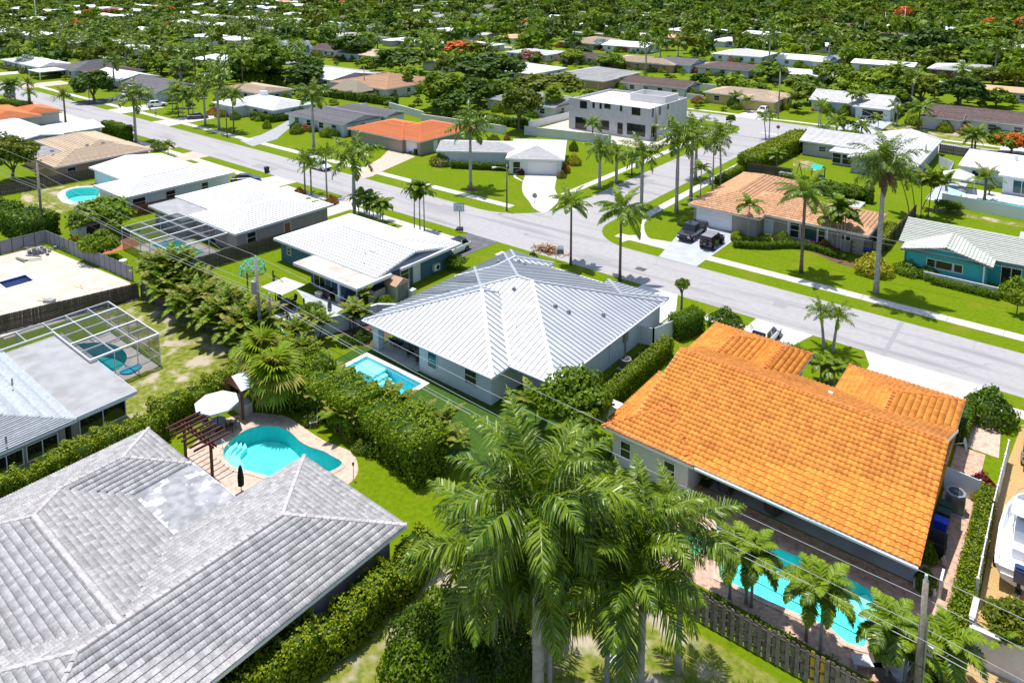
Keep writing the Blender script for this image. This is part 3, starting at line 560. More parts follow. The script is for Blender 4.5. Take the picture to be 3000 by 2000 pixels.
def house(name, label, blocks, wall, roof, style='course', size=(.33, .36), loc=(0, 0), rz=0, oh=.6, fascia='trim_white', cap=None, group=None, cat='house', indiv_caps=False, keep=300, auto=(), walls=True, zbase=0, ribs=1):
    root = thing(name, label, cat, (*loc, 0), rz, group); allf = []; wm = MB(); fm = MB(); deck = MB(); edges = []
    def others_for(bi):
        def f(x, y, poly=None): return max([roof_z(b, x, y) for i, b in enumerate(blocks) if i != bi and not b.get('flat')] or [-1])
        return f
    for bi, b in enumerate(blocks):
        x0, x1, y0, y1 = b['r']; e = b.get('e', 2.75); o = b.get('oh', oh) + .004 * bi
        wr = b.get('w', (x0 + o, x1 - o, y0 + o, y1 - o))
        if b.get('walls', True) and walls:
            wm.box(*wr, zbase, e - .02, bot=False)
        if b.get('flat'):
            mt = b.get('mt', 'flat_grey'); MB().box(x0, x1, y0, y1, e - .22, e + .02 + .003 * bi).build('flat_roof', M[mt], root); fm.box(x0 - .03, x1 + .03, y0 - .03, y0 - .002, e - .24, e + .07).box(x0 - .03, x1 + .03, y1 + .002, y1 + .03, e - .24, e + .07).box(x0 - .03, x0 - .002, y0, y1, e - .24, e + .07).box(x1 + .002, x1 + .03, y0, y1, e - .24, e + .07); continue
        fs, hips, ridge, gab = block_faces(b); edges += [(bi, h) for h in hips] + [(bi, ridge)]
        for f in fs: deck.poly(f)
        deck.poly([(x0, y0, e - .01), (x0, y1, e - .01), (x1, y1, e - .01), (x1, y0, e - .01)])
        for g in gab:
            ax, c, sg, a, d, mid, z = g; c2 = c + sg * (o if b.get('walls', True) else .02); k = (z - e) / (mid - a); k2 = (z - e) / (d - mid)
            tri = [(a + o, e - .02), (d - o, e - .02), (d - o, e + o * k2), (mid, z - .03), (a + o, e + o * k)]
            wm.poly([(c2, p[0], p[1]) for p in tri] if ax == 'x' else [(p[0], c2, p[1]) for p in tri])
            for s0, s1 in ((a, mid), (d, mid)):
                pa = (c, s0, e - .08) if ax == 'x' else (s0, c, e - .08); pb = (c, s1, z - .08) if ax == 'x' else (s1, c, z - .08); fm.bar(pa, pb, .05, .2)
        ends = b.get('ends', 'hh'); ax = b.get('ax') or ('x' if x1 - x0 >= y1 - y0 else 'y'); t = .03; h0, h1 = e - .18, e + .01
        if ax == 'x' or ends[0] == 'h': fm.box(x0 - t, x1 + t, y0 - t, y0 - .001, h0, h1)
        if ax == 'x' or ends[1] == 'h': fm.box(x0 - t, x1 + t, y1 + .001, y1 + t, h0, h1)
        if ax == 'y' or ends[0] == 'h': fm.box(x0 - t, x0 - .001, y0, y1, h0, h1)
        if ax == 'y' or ends[1] == 'h': fm.box(x1 + .001, x1 + t, y0, y1, h0, h1)
        allf.append((bi, fs, b))
    if wm.v: wm.build('wall', M[wall], root)
    if deck.v: deck.build('roof', M[roof], root)
    if fm.v: fm.build('fascia', M[fascia], root)
    tot = sum(len(f) for _, f, _ in allf); tiles_left = keep
    if style == 'tile':
        every = [(bi, p) for bi, fs, b in allf for p in fs]
        def oth(x, y, poly):
            bi = next(k for k, p in every if p is poly); return others_for(bi)(x, y)
        cover(root, [p for _, p in every], 'tile', M[roof], oth, size, keep, ribs)
    else:
        for bi, fs, b in allf: cover(root, fs, b.get('style', style), M[b.get('mt', roof)], others_for(bi), size)
    if cap:
        cl = []
        for bi, (a, b) in edges:
            o = others_for(bi); n = 12; a = Vector(a); b = Vector(b); run = None
            for i in range(n):
                m = a.lerp(b, (i + .5) / n)
                if o(m.x, m.y) > m.z + .02:
                    if run: cl.append(run); run = None
                else: run = (run[0], a.lerp(b, (i + 1) / n)) if run else (a.lerp(b, i / n), a.lerp(b, (i + 1) / n))
            if run: cl.append(run)
        caps(root, cl, M[cap], indiv_caps, r=.14 if indiv_caps else .13, l=.42 if indiv_caps else .8)
    # plain windows along a wall: (face, coordinate of wall, from, to, count, w, h)
    for face, c, a, d, n, ww, hh in auto:
        for i in range(n):
            u = a + (d - a) * (i + .5) / n; opening(root, (u, c, 1.55) if face[1] == 'y' else (c, u, 1.55), face, ww, hh)
    return root
def vents(root, spots, mt='lamp_white', r=.09, h=.35):        # roof vent pipes and hoods
    for x, y, z in spots:
        MB().tube([(x, y, z - .1), (x, y, z + h)], r, 8).build('vent_pipe', M[mt], root)
def hood(root, x, y, z, s=.32):
    MB().box(x - s / 2, x + s / 2, y - s / 2, y + s / 2, z - .1, z + .12).prism([(x - s * .35, y - s * .6), (x + s * .35, y - s * .6), (x + s * .35, y + s * .3), (x - s * .35, y + s * .3)], z + .12, z + .3).build('vent_hood', M['grey_metal'], root)
def gutter(root, a, b, mt='trim_white'): MB().bar(a, b, .12, .12).build('gutter', M[mt], root)
# ================================================================== houses near the camera
# 1 the house with the standing seam metal roof
mb = [dict(r=(-50.8, -35.1, 41.55, 57.25), e=2.9, p=.305), dict(r=(-50.8, -30.6, 43.9, 62.4), e=2.9, p=.305, ax='x'), dict(r=(-50.8, -44.6, 54, 63.6), e=2.9, p=.305, ax='y'), dict(r=(-37.6, -30.62, 56, 63.6), e=2.9, p=.2, ax='y')]
mb[0]['w'] = (-44.0, -35.7, 42.15, 50); mb[1]['w'] = (-50.2, -31.2, 46.5, 61.8)
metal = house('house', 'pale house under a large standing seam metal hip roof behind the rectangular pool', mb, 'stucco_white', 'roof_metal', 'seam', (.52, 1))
fe = []
for b in mb: fe += block_faces(b)[1] + [block_faces(b)[2]]
cm = MB()
for bi, b in enumerate(mb):
    fs, hips, ridge, _ = block_faces(b)
    for a, c in hips + [ridge]:
        a = Vector(a); c = Vector(c); n = 16
        for i in range(n):
            m = a.lerp(c, (i + .5) / n)
            if max([roof_z(o, m.x, m.y) for k, o in enumerate(mb) if k != bi]) < m.z + .02: cm.bar(a.lerp(c, i / n) + Vector((0, 0, .07)), a.lerp(c, (i + 1) / n) + Vector((0, 0, .07)), .3, .05)
cm.build('ridge_trim', M['roof_metal'], metal)
MB().bar((-35.1, 43.9, 2.98), (-39.9, 48.7, 4.44), .3, .05).build('valley_trim', M['roof_metal'], metal)
for x, y, w_, h_ in [((-50.2), 42.15, .75, 2.9)]: MB().box(x, x + w_, y, y + w_, 0, 2.85).build('column', M['stucco_white'], metal)
MB().box(-50.2, -49.9, 46.2, 46.49, 0, 2.85).build('column', M['stucco_white'], metal)
for k, x, y, ww, hh in [(5, 628, 1068, 1.0, 1.35), (5, 892, 1180, 1.25, 1.35)]:
    p = on_wall(k, x, y, 'y', 42.15); opening(metal, p, '-y', ww, hh, pane='glass')
p = on_wall(5, 1272, 1215, 'y', 46.5); opening(metal, (-33.3, 46.5, 1.55), '-y', 1.7, 1.55, 'slider')
opening(metal, (-47, 46.5, 1.2), '-y', 4.4, 2.3, 'slider'); opening(metal, (-31.2, 48.6, 1.2), '+x', .8, 1.3)
for x, y in ((-40.6, 51.4), (-36.2, 51.9), (-35.0, 52.3), (-32.9, 54.9), (-37.4, 47.6)):
    z = max(roof_z(b, x, y) for b in mb); hood(metal, x, y, z + .05, .3) if y > 50 else vents(metal, [(x, y, z)], 'grey_metal', .05, .25)
for x, y in ((-46.6, 59.8), (-45.4, 59.2), (-48.2, 58.2)): hood(metal, x, y, max(roof_z(b, x, y) for b in mb) + .05, .3)
gutter(metal, (-50.86, 41.45, 2.88), (-35.0, 41.45, 2.88)); gutter(metal, (-30.5, 43.8, 2.88), (-30.5, 62.5, 2.88)); gutter(metal, (-35.1, 43.78, 2.88), (-30.6, 43.78, 2.88))
MB().box(-31.2, -31.02, 55.6, 56.3, 1.3, 2.3).box(-31.2, -31.08, 55.9, 56.0, .2, 1.3).build('meter_box', M['grey_metal'], metal)
MB().tube([(-31.12, 53.2, .0), (-31.12, 53.2, 2.7)], .04, 6).build('downpipe', M['trim_white'], metal)
# 2 orange clay tile house
ob = [dict(r=(-23.3, -4.95, 41.8, 57.0), e=2.9, p=.295, ax='x', ends='gg', rm=50.6), dict(r=(-25.0, -18.0, 41.7, 50.6), e=2.9, p=.3, ax='y', ends='hh'),
      dict(r=(-24.8, -19.0, 52.5, 61.5), e=2.9, p=.295, ax='y', ends='gh'), dict(r=(-19.8, -16.1, 52.6, 61.25), e=2.9, p=.5, ax='y', ends='gh'), dict(r=(-13.2, -5.05, 52.4, 61.4), e=2.9, p=.295, ax='y', ends='gh')]
ob[0]['w'] = (-22.7, -5.5, 47.2, 56.4)
orange = house('house', 'house with a large orange clay tile roof beside the long pool', ob, 'stucco_pale', 'roof_orange', 'tile', (.33, .42), cap='roof_orange_cap', indiv_caps=True, keep=300)
MB().box(-22.7, -18.6, 42.4, 47.2, 0, 2.85, bot=False).build('wall', M['stucco_pale'], orange)
MB().box(-12.4, -8.6, 45.3, 47.3, 0, 2.6).build('wall', M['stucco_pale'], orange)
for k, x, y in ((8, 1742, 140), (8, 2010, 265)): opening(orange, on_wall(k, x, y, 'y', 42.3), '-y', .75, 1.15)
opening(orange, (-16.3, 47.2, 1.2), '-y', 3.2, 2.2, 'slider'); opening(orange, (-7.2, 47.2, 1.2), '-y', 2.4, 2.2, 'slider'); opening(orange, (-14.6, 62.0, 1.1), '+x', .9, 1.2) if 0 else None
MB().bar((-17.9, 41.72, 2.8), (-4.9, 41.72, 2.8), .12, .14).build('gutter', M['trim_white'], orange)
for k, x, y, z in ((6, 185, 1180, 4.4), (6, 1020, 1295, 4.6), (9, 1340, 103, 4.6)):
    q = T(k, x, y, z); MB().tube([(q[0] - .16, q[1], z + .02), (q[0] + .16, q[1], z + .02)], .11, 8).box(q[0] - .15, q[0] + .15, q[1] - .13, q[1] + .13, z - .3, z).build('vent_hood', M['lamp_white'], orange)
q = T(9, 570, 60, 4.2); vents(orange, [(q[0], q[1], 4.1)], 'terracotta', .06, .3)
# 3 grey tile house
gb = [dict(r=(-38.85, -28.95, 5.7, 26.45), e=2.9, p=.27, ax='y'), dict(r=(-49.9, -33.95, 7.6, 17.55), e=2.9, p=.27, ax='x', ends='hg'), dict(r=(-50.0, -44.05, 10.0, 21.35), e=2.9, p=.27, ax='y', ends='gh'),
      dict(r=(-44.0, -38.8, 15, 21.5), e=2.85, flat=True, mt='flat_peel', walls=False), dict(r=(-52, -33.5, 0, 9.6), e=2.9, p=.27, ax='x')]
gb[0]['oh'] = .7
grey = house('house', 'U shaped house with weathered grey tile roof in the near corner', gb, 'stucco_mauve', 'roof_grey', 'tile', (.3, .38), cap='roof_grey_cap', indiv_caps=True, keep=300, ribs=2)
for v in (11.3, 15.8): opening(grey, (-29.65, v, 1.6), '+x', 2.2, 1.3)
for k, x, y, z in ((7, 610, 825, 3.6), (7, 1175, 1100, 3.5), (7, 1625, 470, 3.5)):
    q = T(k, x, y, z); vents(grey, [(q[0], q[1], z)], 'grey_metal', .06, .22)
gutter(grey, (-28.9, 6, 2.82), (-28.9, 13.5, 2.82))
# 4 blue house with white roof
bb = [dict(r=(-75.9, -57.2, 48.6, 60.4), e=2.8, p=.2, ax='x', ends='hg'), dict(r=(-66.5, -56.8, 52, 61.7), e=2.8, p=.19, ax='y', ends='gh'), dict(r=(-67.7, -56.7, 45.7, 50.5), e=2.75, flat=True, mt='flat_roof')]
bb[2]['w'] = (-66.6, -60.5, 47.2, 49.5); bb[0]['w'] = (-75.3, -57.8, 49.2, 59.8); bb[1]['w'] = (-66, -57.86, 53, 61.1)
blue = house('house', 'blue walled house with white stepped roof and beige flat patio roof', bb, 'stucco_blue', 'roof_white', 'course', (.33, .5), fascia='trim_white')
opening(blue, (-65, 47.2, 1.2), '-y', 2.0, 2.2, 'slider'); opening(blue, (-62.2, 47.2, 1.1), '-y', 1.3, 2.2, 'door', pane='stucco_blue')
opening(blue, on_wall(5, 435, 475, 'x', -57.8), '+x', 1.2, 1.5); opening(blue, (*on_wall(5, 517, 465, 'x', -57.8)[:2], 1.05), '+x', .95, 2.05, 'door', pane='white_paint'); opening(blue, (-75.1, 49.2, 1.6), '-y', .6, .8) if 0 else opening(blue, (-73.6, 49.2, 1.6), '-y', .7, .8)
MB().box(-60.4, -60.2, 46.1, 46.3, 0, 2.6).box(-57.4, -57.2, 46.1, 46.3, 0, 2.6).build('post', M['trim_white'], blue)
for k, x, y, z in ((5, 350, 240, 4), (5, 190, 165, 4.2), (5, 165, 330, 3.6), (5, 157, 405, 3.2), (4, 2225, 232, 3.6)): q = T(k, x, y, z); vents(blue, [(q[0], q[1], max(roof_z(b, q[0], q[1]) for b in bb))], 'grey_metal', .06, .3)
# 5 white roof house with big screen cage
house5 = house('house', 'mauve walled house with white roof joined to the open topped pool cage', [dict(r=(-92.2, -80.8, 46.4, 61.4), e=2.8, p=.17, ax='y'), dict(r=(-101.7, -86, 49.4, 61.5), e=2.8, p=.16, ax='x'), dict(r=(-101, -91.6, 45.2, 49.8), e=2.7, flat=True, mt='flat_grey')], 'stucco_mauve', 'roof_white', 'course', (.33, .5), cap='roof_white')
opening(house5, (*on_wall(4, 1730, 195, 'x', -81.4)[:2], 1.6), '+x', 1.2, 1.3); opening(house5, (*on_wall(4, 1978, 135, 'x', -81.4)[:2], 1.05), '+x', .9, 2.05, 'door', pane='terracotta'); opening(house5, (-88, 47, 1.2), '-y', 3, 2.1, 'slider'); opening(house5, (-98, 45.8, 1.6), '-y', 1.6, 1.2)
# 6
house6 = house('house', 'white house with long white stepped roof beside the little round pool', [dict(r=(-128.8, -113, 48.4, 60.4), e=2.8, p=.14, ax='x', ends='gg'), dict(r=(-116.9, -106.8, 44.4, 61.8), e=2.8, p=.22, ax='y')], 'stucco_white', 'roof_white', 'course', (.33, .5), cap='roof_offwhite')
for v, wd in ((46.8, 1.8), (51.5, 1.4), (57, 1.0)): opening(house6, (-107.4, v, 1.5), '+x', wd, 1.3)
opening(house6, (-112.5, 45, 1.5), '-y', 1.8, 1.3)
# 7
house7 = house('house', 'peach walled house with sand coloured tile roof by the tall clipped hedge', [dict(r=(-143.0, -133.0, 44.8, 61.1), e=2.8, p=.27, ax='y'), dict(r=(-157.6, -137, 50, 61), e=2.8, p=.26, ax='x'), dict(r=(-152, -142, 45.5, 51), e=2.7, flat=True, mt='flat_dark')], 'stucco_tan', 'roof_tan', 'course', (.33, .4), cap='roof_tan', auto=[('+x', -133.6, 45.5, 49.5, 1, 1.3, 1.2), ('+x', -133.6, 51, 54, 1, 1.4, 1.0)])
opening(house7, (-133.6, 56.2, 1.1), '+x', .9, 2.0, 'door', pane='white_paint')
for q in ((-139.5, 55.2), (-139.8, 52.6), (-140, 47)): hood(house7, q[0], q[1], 4.1, .5)
# 8 orange roof in the middle
house8 = house('house', 'beige house with bright orange red tile hip roof behind the pink driveway', [dict(r=(-112, -98.7, 95.7, 112.2), e=2.8, p=.24, ax='y'), dict(r=(-119.6, -103, 95.0, 108), e=2.8, p=.23, ax='x')], 'stucco_beige', 'roof_red', 'course', (.33, .36), cap='roof_red')
opening(house8, (-101.6, 96.3, 1.15), '-y', 2.7, 2.2, 'garage'); opening(house8, (-105.2, 96.3, 1.05), '-y', .9, 2.1, 'door', pane='terracotta'); opening(house8, (-108.4, 96.3, 1.6), '-y', .8, .9); opening(house8, (-110.8, 96.3, 1.6), '-y', .8, .9); opening(house8, (-99.3, 100.5, 1.05), '+x', .9, 2.1, 'door', pane='white_paint')
# 9 corner house set at an angle
A9 = math.atan2(5.6, 8.7)
house9 = house('house', 'white corner house set at an angle with double garage and curved drive', [dict(r=(0, 10.3, 0, 15), e=2.8, p=.24, ax='y', ends='hh'), dict(r=(-13.2, 3, 4.3, 13), e=2.8, p=.2, ax='x', ends='gh')], 'stucco_white', 'roof_offwhite', 'course', (.33, .36), loc=(-77.9, 96.1), rz=A9, cap='roof_offwhite')
opening(house9, (6.4, .6, 1.15), '-y', 4.9, 2.2, 'garage'); opening(house9, (1.9, .6, 1.1), '-y', 1.2, 2.1, 'window'); opening(house9, (-3.6, 4.9, 1.45), '-y', 4.2, 1.5, 'window', pane='stucco_white'); opening(house9, (-10, 4.9, 1.5), '-y', 1.5, 1.3, pane='stucco_white')
for k in range(2): MB().box(.7 + .05, .85, .05, .2, 0, 2.7).build('post', M['trim_white'], house9) if k == 0 else None
# 10 truck house
house10 = house('house', 'beige house with salmon tile roof behind the pickup and the jeep', [dict(r=(-42.0, -31.9, 92.5, 113.4), e=2.8, p=.33, ax='y'), dict(r=(-38, -19.2, 94.7, 105), e=2.8, p=.3, ax='x')], 'stucco_beige', 'roof_salmon', 'tile', (.36, .45), cap='roof_salmon', keep=120)
opening(house10, (-38.4, 93.1, 1.2), '-y', 4.9, 2.25, 'garage'); opening(house10, (-31.6, 95.3, 1.05), '-y', 1.0, 2.1, 'door', pane='stucco_white'); opening(house10, (-28.2, 95.3, 1.4), '-y', 1.1, 1.9); opening(house10, (-26.4, 95.3, 1.4), '-y', 2.0, 1.9, pane='glass_green', muntin=False); opening(house10, (-24.8, 95.3, 1.4), '-y', .8, 1.9); opening(house10, (-21.9, 95.3, 1.9), '-y', 1.1, .7)
MB().box(-29.1, -28.9, 95.15, 95.3, 0, 2.7).box(-24.2, -24.0, 95.15, 95.3, 0, 2.7).build('wall_trim', M['trim_white'], house10)
# 11 teal house
house11 = house('house', 'turquoise house with sage green tile roof at the right edge', [dict(r=(-15.9, 12, 95.1, 105.3), e=2.9, p=.3, ax='x', ends='gh'), dict(r=(-15.2, -6.1, 92.5, 101), e=2.9, p=.25, ax='y', ends='gg')], 'stucco_teal', 'roof_sage', 'course', (.33, .36), cap='roof_sage', fascia='composite_grey')
for x, wd in ((-12.1, .8), (-10.8, 1.6), (-9.4, .8)): opening(house11, (x, 93.1, 1.75), '-y', wd, .9, muntin=False)
opening(house11, (-4.6, 95.7, 1.3), '-y', 1.8, 2.0, 'slider'); opening(house11, (-2.2, 95.7, 1.3), '-y', 1.2, 1.6)
MB().box(-12.6, -5.4, 91.9, 92.05, 0, 1.0).build('planter_wall', M['stucco_pale'], house11)
MB().box(-7.0, -6.85, 92.7, 92.85, 0, 2.8).build('post', M['trim_white'], house11)
tag(MB().box(-5, 4, 112, 117, .0, .3).build('timber_platform', M['concrete_grey']), 'low grey timber platform on grass behind the turquoise house', 'platform')
# 12 white roof house behind the block hedge
house12 = house('house', 'house with pale tile roof and screened porch behind the clipped block hedge', [dict(r=(-42.2, -26, 142.4, 154), e=2.8, p=.26, ax='x', ends='gg'), dict(r=(-31.6, -20.5, 134.8, 160.5), e=2.8, p=.25, ax='y', ends='gg'), dict(r=(-35.6, -28, 138.6, 143), e=2.5, flat=True, mt='roof_white')], 'stucco_grey', 'roof_offwhite', 'course', (.36, .5), cap='roof_offwhite')
opening(house12, (-38, 143, 1.6), '-y', 1.2, .9)
for i in range(4): opening(house12, (-34.4 + i * 1.7, 139.2, 1.3), '-y', 1.4, 1.9, pane='bronze')
# 13 right white house
house13 = house('house', 'white house with smooth white hip roof behind the white yard wall', [dict(r=(-15.4, 12, 140.4, 155), e=2.8, p=.16, ax='x'), dict(r=(-9.4, 8, 136.6, 146), e=3.0, flat=True, mt='roof_white')], 'stucco_white', 'roof_white', 'plain', cap='roof_white')
opening(house13, (-6.3, 137.2, 1.4), '-y', 2.2, 2, 'slider', pane='glass_green'); opening(house13, (-12.4, 141, 1.5), '-y', 2, 1.3)
MB().tube([(-7.8, 146, 3), (-7.8, 146, 4.6)], .28, 8).build('chimney', M['trim_white'], house13)
# 14 grey shingle house with the long cage
house14 = house('house', 'grey shingle house with flat grey patio roof beside the long pool cage', [dict(r=(-74, -55.4, 4.5, 18.7), e=2.75, p=.2, ax='x'), dict(r=(-70.3, -55.7, 18.0, 23.1), e=2.72, flat=True, mt='flat_grey')], 'stucco_mauve', 'roof_shingle', 'course', (.33, .22), cap='roof_shingle')
for v in (10.2, 14.4, 16.6): opening(house14, (-56.0, v, 1.5), '+x', 1.9, 1.1)
opening(house14, (-56.3, 20.8, 1.5), '+x', 3.2, 1.2)
for k, x, y, z in ((4, 85, 1235, 3.6), (7, 38, 95, 3.2)): q = T(k, x, y, z); vents(house14, [(q[0], q[1], z)], 'grey_metal', .07, .5)
# ------------------------------------------------------------------ the two storey concrete building
t = thing('building', 'two storey unfinished concrete building with flat white roof', 'building')
x0, x1, y0, y1, H2 = -90.6, -70.3, 134.6, 152.5, 6.7
MB().box(x0, x1, y0, y1, 0, H2 - .4, bot=False).build('wall', M['stucco_grey'], t)
MB().box(x0 + .25, x1 - .25, y0 + .25, y1 - .25, H2 - .42, H2 - .34).build('flat_roof', M['concrete_white'], t)
MB().box(x0, x1, y0, y0 + .25, H2 - .4, H2 + .15).box(x0, x1, y1 - .25, y1, H2 - .4, H2 + .15).box(x0, x0 + .25, y0 + .25, y1 - .25, H2 - .4, H2 + .15).box(x1 - .25, x1, y0 + .25, y1 - .25, H2 - .4, H2 + .15).box(x0 - .01, x0 + 5.5, y0 - .02, y0 + .23, H2 + .15, H2 + .4).build('parapet', M['stucco_grey'], t)
MB().box(-80, -79.75, 143.5, 150, H2 - .4, H2 + 1.4).box(-71.5, -71.25, 143.5, 150, H2 - .4, H2 + 1.4).box(-79.75, -71.5, 143.5, 143.75, H2 - .4, H2 + 1.4).box(-79.75, -71.5, 149.75, 150, H2 - .4, H2 + 1.4).build('roof_well', M['concrete_white'], t)
def bw(x, y, ax, val, w, h, kind='window', pane='glass', mu=False): opening(t, on_wall(2, x, y, ax, val), '-y' if ax == 'y' else '+x', w, h, kind, 'bronze', pane, mu)
for x, y, w_, h_ in [(1668, 722, 1.7, 1.5), (1738, 726, .4, 1.1), (1786, 731, .4, 1.1), (1833, 733, 1.4, .9), (1927, 747, .4, 1.1), (2030, 768, 1.9, 1.5)]: bw(x, y, 'y', y0, w_, h_)
for x, y, w_, h_ in [(1650, 850, 2.8, 2.5), (1815, 862, 2.0, 1.9), (1920, 885, 1.1, 2.3), (2030, 895, 4.2, 2.3)]: bw(x, y, 'y', y0, w_, h_, mu=w_ > 1.5)
for x, y, w_, h_ in [(2145, 778, .5, 1.6), (2193, 765, .5, 1.5), (2250, 735, .5, 1.0), (2258, 855, .7, 1.7), (2285, 850, .7, 1.7), (2150, 905, 2, 2.2)]: bw(x, y, 'x', x1, w_, h_)
for x, y in ((-88, 141), (-84, 147), (-82, 138)): vents(t, [(x, y, H2 - .3)], 'stucco_grey', .12, .4)
# ------------------------------------------------------------------ houses of the middle distance
MID = [ # rect, ends/axis, roof, wall, style, pitch, label, extras
 ((-206, -184.8, 50, 60.6), 'x', 'hh', 'roof_red', 'stucco_pale', 'course', .24, 'house with terracotta red tile hip roof at the left edge', [(-200, -188, 58, 66)]),
 ((-186, -159.5, 47.5, 56), 'x', 'hg', 'roof_paleblue', 'stucco_white', 'plain', .16, 'white house with smooth pale blue white roof near the left edge', [(-172, -160.8, 50, 64.2)]),
 ((-224, -200, 95.5, 106), 'x', 'gg', 'roof_darkgrey', 'stucco_grey', 'course', .3, 'house with dark grey shingle gables left of the tall palms', [(-206, -196, 91.6, 100)]),
 ((-250, -226.5, 95, 108), 'x', 'gg', 'roof_white', 'stucco_grey', 'plain', .24, 'white roofed gable house behind the spreading dark fig tree', []),
 ((-170, -148.8, 96.6, 108.5), 'x', 'hh', 'roof_white', 'stucco_white', 'course', .24, 'white hip roof house with clipped hedge and roof chimney box', [(-170.5, -160, 93.4, 100)]),
 ((-192, -172, 108, 119), 'x', 'hh', 'roof_tan', 'stucco_pale', 'course', .15, 'low house with pale tan tile roof behind the white hip roof', []),
 ((-144, -123, 96.6, 108.5), 'x', 'hg', 'roof_darkgrey', 'stucco_white', 'course', .24, 'white house with dark grey tile roof beside the paved curved drive', [(-141, -122.5, 108, 115)]),
 ((-318, -280, 92, 104), 'x', 'hh', 'roof_white', 'stucco_grey', 'course', .14, 'long low white roof house at the far left lawn', []),
 ((-280, -262, 96, 110), 'y', 'hg', 'roof_darkgrey', 'stucco_grey', 'course', .22, 'grey gabled house with flat white carport on the far left street', []),
 ((-262, -246, 98, 112), 'x', 'hh', 'roof_brown', 'stucco_grey', 'course', .2, 'house with mauve brown hip roof behind the far left trees', []),
 ((-203, -178, 136, 154), 'x', 'gg', 'roof_white', 'stucco_pale', 'plain', .16, 'white gabled roof house left of the thatched hut', []),
 ((-176, -151.5, 134, 158), 'y', 'hh', 'roof_salmon', 'stucco_pale', 'tile', .2, 'house with mottled salmon tile roof behind the thatched hut', []),
 ((-121, -99, 140.6, 156), 'x', 'hg', 'roof_grey', 'stucco_pale', 'course', .22, 'cream house with weathered grey tile roof by the small round pool', []),
 ((-133, -113, 187, 210), 'y', 'hh', 'roof_grey', 'stucco_tan', 'course', .2, 'peach house with purple grey hip roof and garage behind the concrete building', [(-121, -112, 184.5, 194)]),
 ((-108, -87, 187.5, 199), 'x', 'gg', 'roof_brown', 'stucco_pale', 'course', .24, 'house with striped dark brown gable roof behind the concrete building', []),
 ((-160, -138, 184, 204), 'x', 'hh', 'roof_white', 'stucco_white', 'course', .2, 'white house with two bright white hip roofs by the broad oak', []),
 ((-187, -166, 230, 246), 'x', 'hh', 'roof_white', 'stucco_pale', 'course', .14, 'long white roof house beside the pink blossoming tree', []),
 ((-162, -140.5, 234.5, 250), 'x', 'gg', 'roof_brown', 'stucco_pale', 'course', .13, 'long house with reddish brown tile roof in the second street', []),
 ((-172, -149.5, 280.8, 297), 'x', 'gg', 'roof_white', 'stucco_white', 'plain', .2, 'white house with brown garage door in the third street', []),
 ((-196, -176, 281, 309), 'y', 'hh', 'roof_tan', 'stucco_beige', 'course', .18, 'house with broad beige hip roof in the third street', []),
 ((-142, -113, 233, 251), 'x', 'hh', 'roof_tan', 'stucco_tan', 'course', .15, 'peach house with long pinkish tan tile roof in the second street', []),
 ((-80.8, -60, 185, 197), 'x', 'hh', 'roof_tan', 'stucco_yellow', 'course', .22, 'yellow house with pale tan tile roof across the back street', [(-70, -60, 181.5, 190)]),
 ((-54.8, -36, 191, 204), 'x', 'gg', 'roof_offwhite', 'stucco_white', 'course', .3, 'white gabled house with red door across the back street', [(-43.5, -34.6, 187.8, 198)]),
 ((-28.2, 8, 186.6, 201), 'x', 'gg', 'roof_brown', 'stucco_pale', 'course', .22, 'long low house with dark brown tile roof and weedy front lawn', [(-28.5, -20, 184.4, 192)]),
 ((-92.5, -73.4, 277, 290), 'x', 'gg', 'roof_white', 'stucco_white', 'seam', .22, 'long white two gabled house with dark shuttered windows', [(-79, -72.8, 275.5, 298)]),
 ((-82, -65, 236, 251), 'x', 'gg', 'roof_white', 'stucco_white', 'plain', .12, 'low white roofed annex in front of the shuttered house', []),
 ((-118, -97.5, 276.5, 296), 'y', 'hh', 'roof_white', 'stucco_white', 'course', .2, 'pair of white hip roofs behind yellow green palms', []),
 ((-106, -87, 236, 250), 'x', 'hh', 'roof_brown', 'stucco_grey', 'course', .22, 'house with dark brown hip roof and deep shaded porch', []),
 ((-126, -108, 236, 250), 'x', 'hg', 'roof_darkgrey', 'stucco_white', 'course', .25, 'charcoal gable roof house with arched white end wall', []),
 ((-66.5, -46, 280, 292), 'x', 'gg', 'roof_white', 'stucco_pale', 'plain', .16, 'white roofed low house behind the tall yellow green tree', []),
 ((-42, -24.5, 279, 298), 'x', 'hg', 'roof_offwhite', 'brick_red', 'course', .16, 'brick house with pale grey roof and white chimney dome', []),
 ((-26, 6, 237, 249), 'x', 'hg', 'roof_salmon', 'stucco_pale', 'plain', .12, 'house with flat looking salmon roof under dark shrubs at right', []),
 ((-73, -61, 596, 610), 'y', 'gg', 'roof_salmon', 'stucco_white', 'plain', .3, 'small two storey white house with pink gable above the far trees', []),
 ((-134, -117.5, 459, 478), 'x', 'hg', 'roof_white', 'stucco_pale', 'plain', .2, 'white roofed house far off beside the light utility poles', []),
 ((-229, -207, 240, 256), 'x', 'hh', 'roof_white', 'stucco_white', 'plain', .16, 'bright white double roof house left of the flame tree', []),
 ((-262, -242, 188, 204), 'x', 'gg', 'roof_brown', 'stucco_white', 'course', .2, 'dark maroon roof house among palms left of centre', []),
 ((-240, -216, 186, 204), 'x', 'hh', 'roof_tan', 'stucco_white', 'plain', .16, 'beige roof house with cream walls above the silver palms', []),
]
FND = []
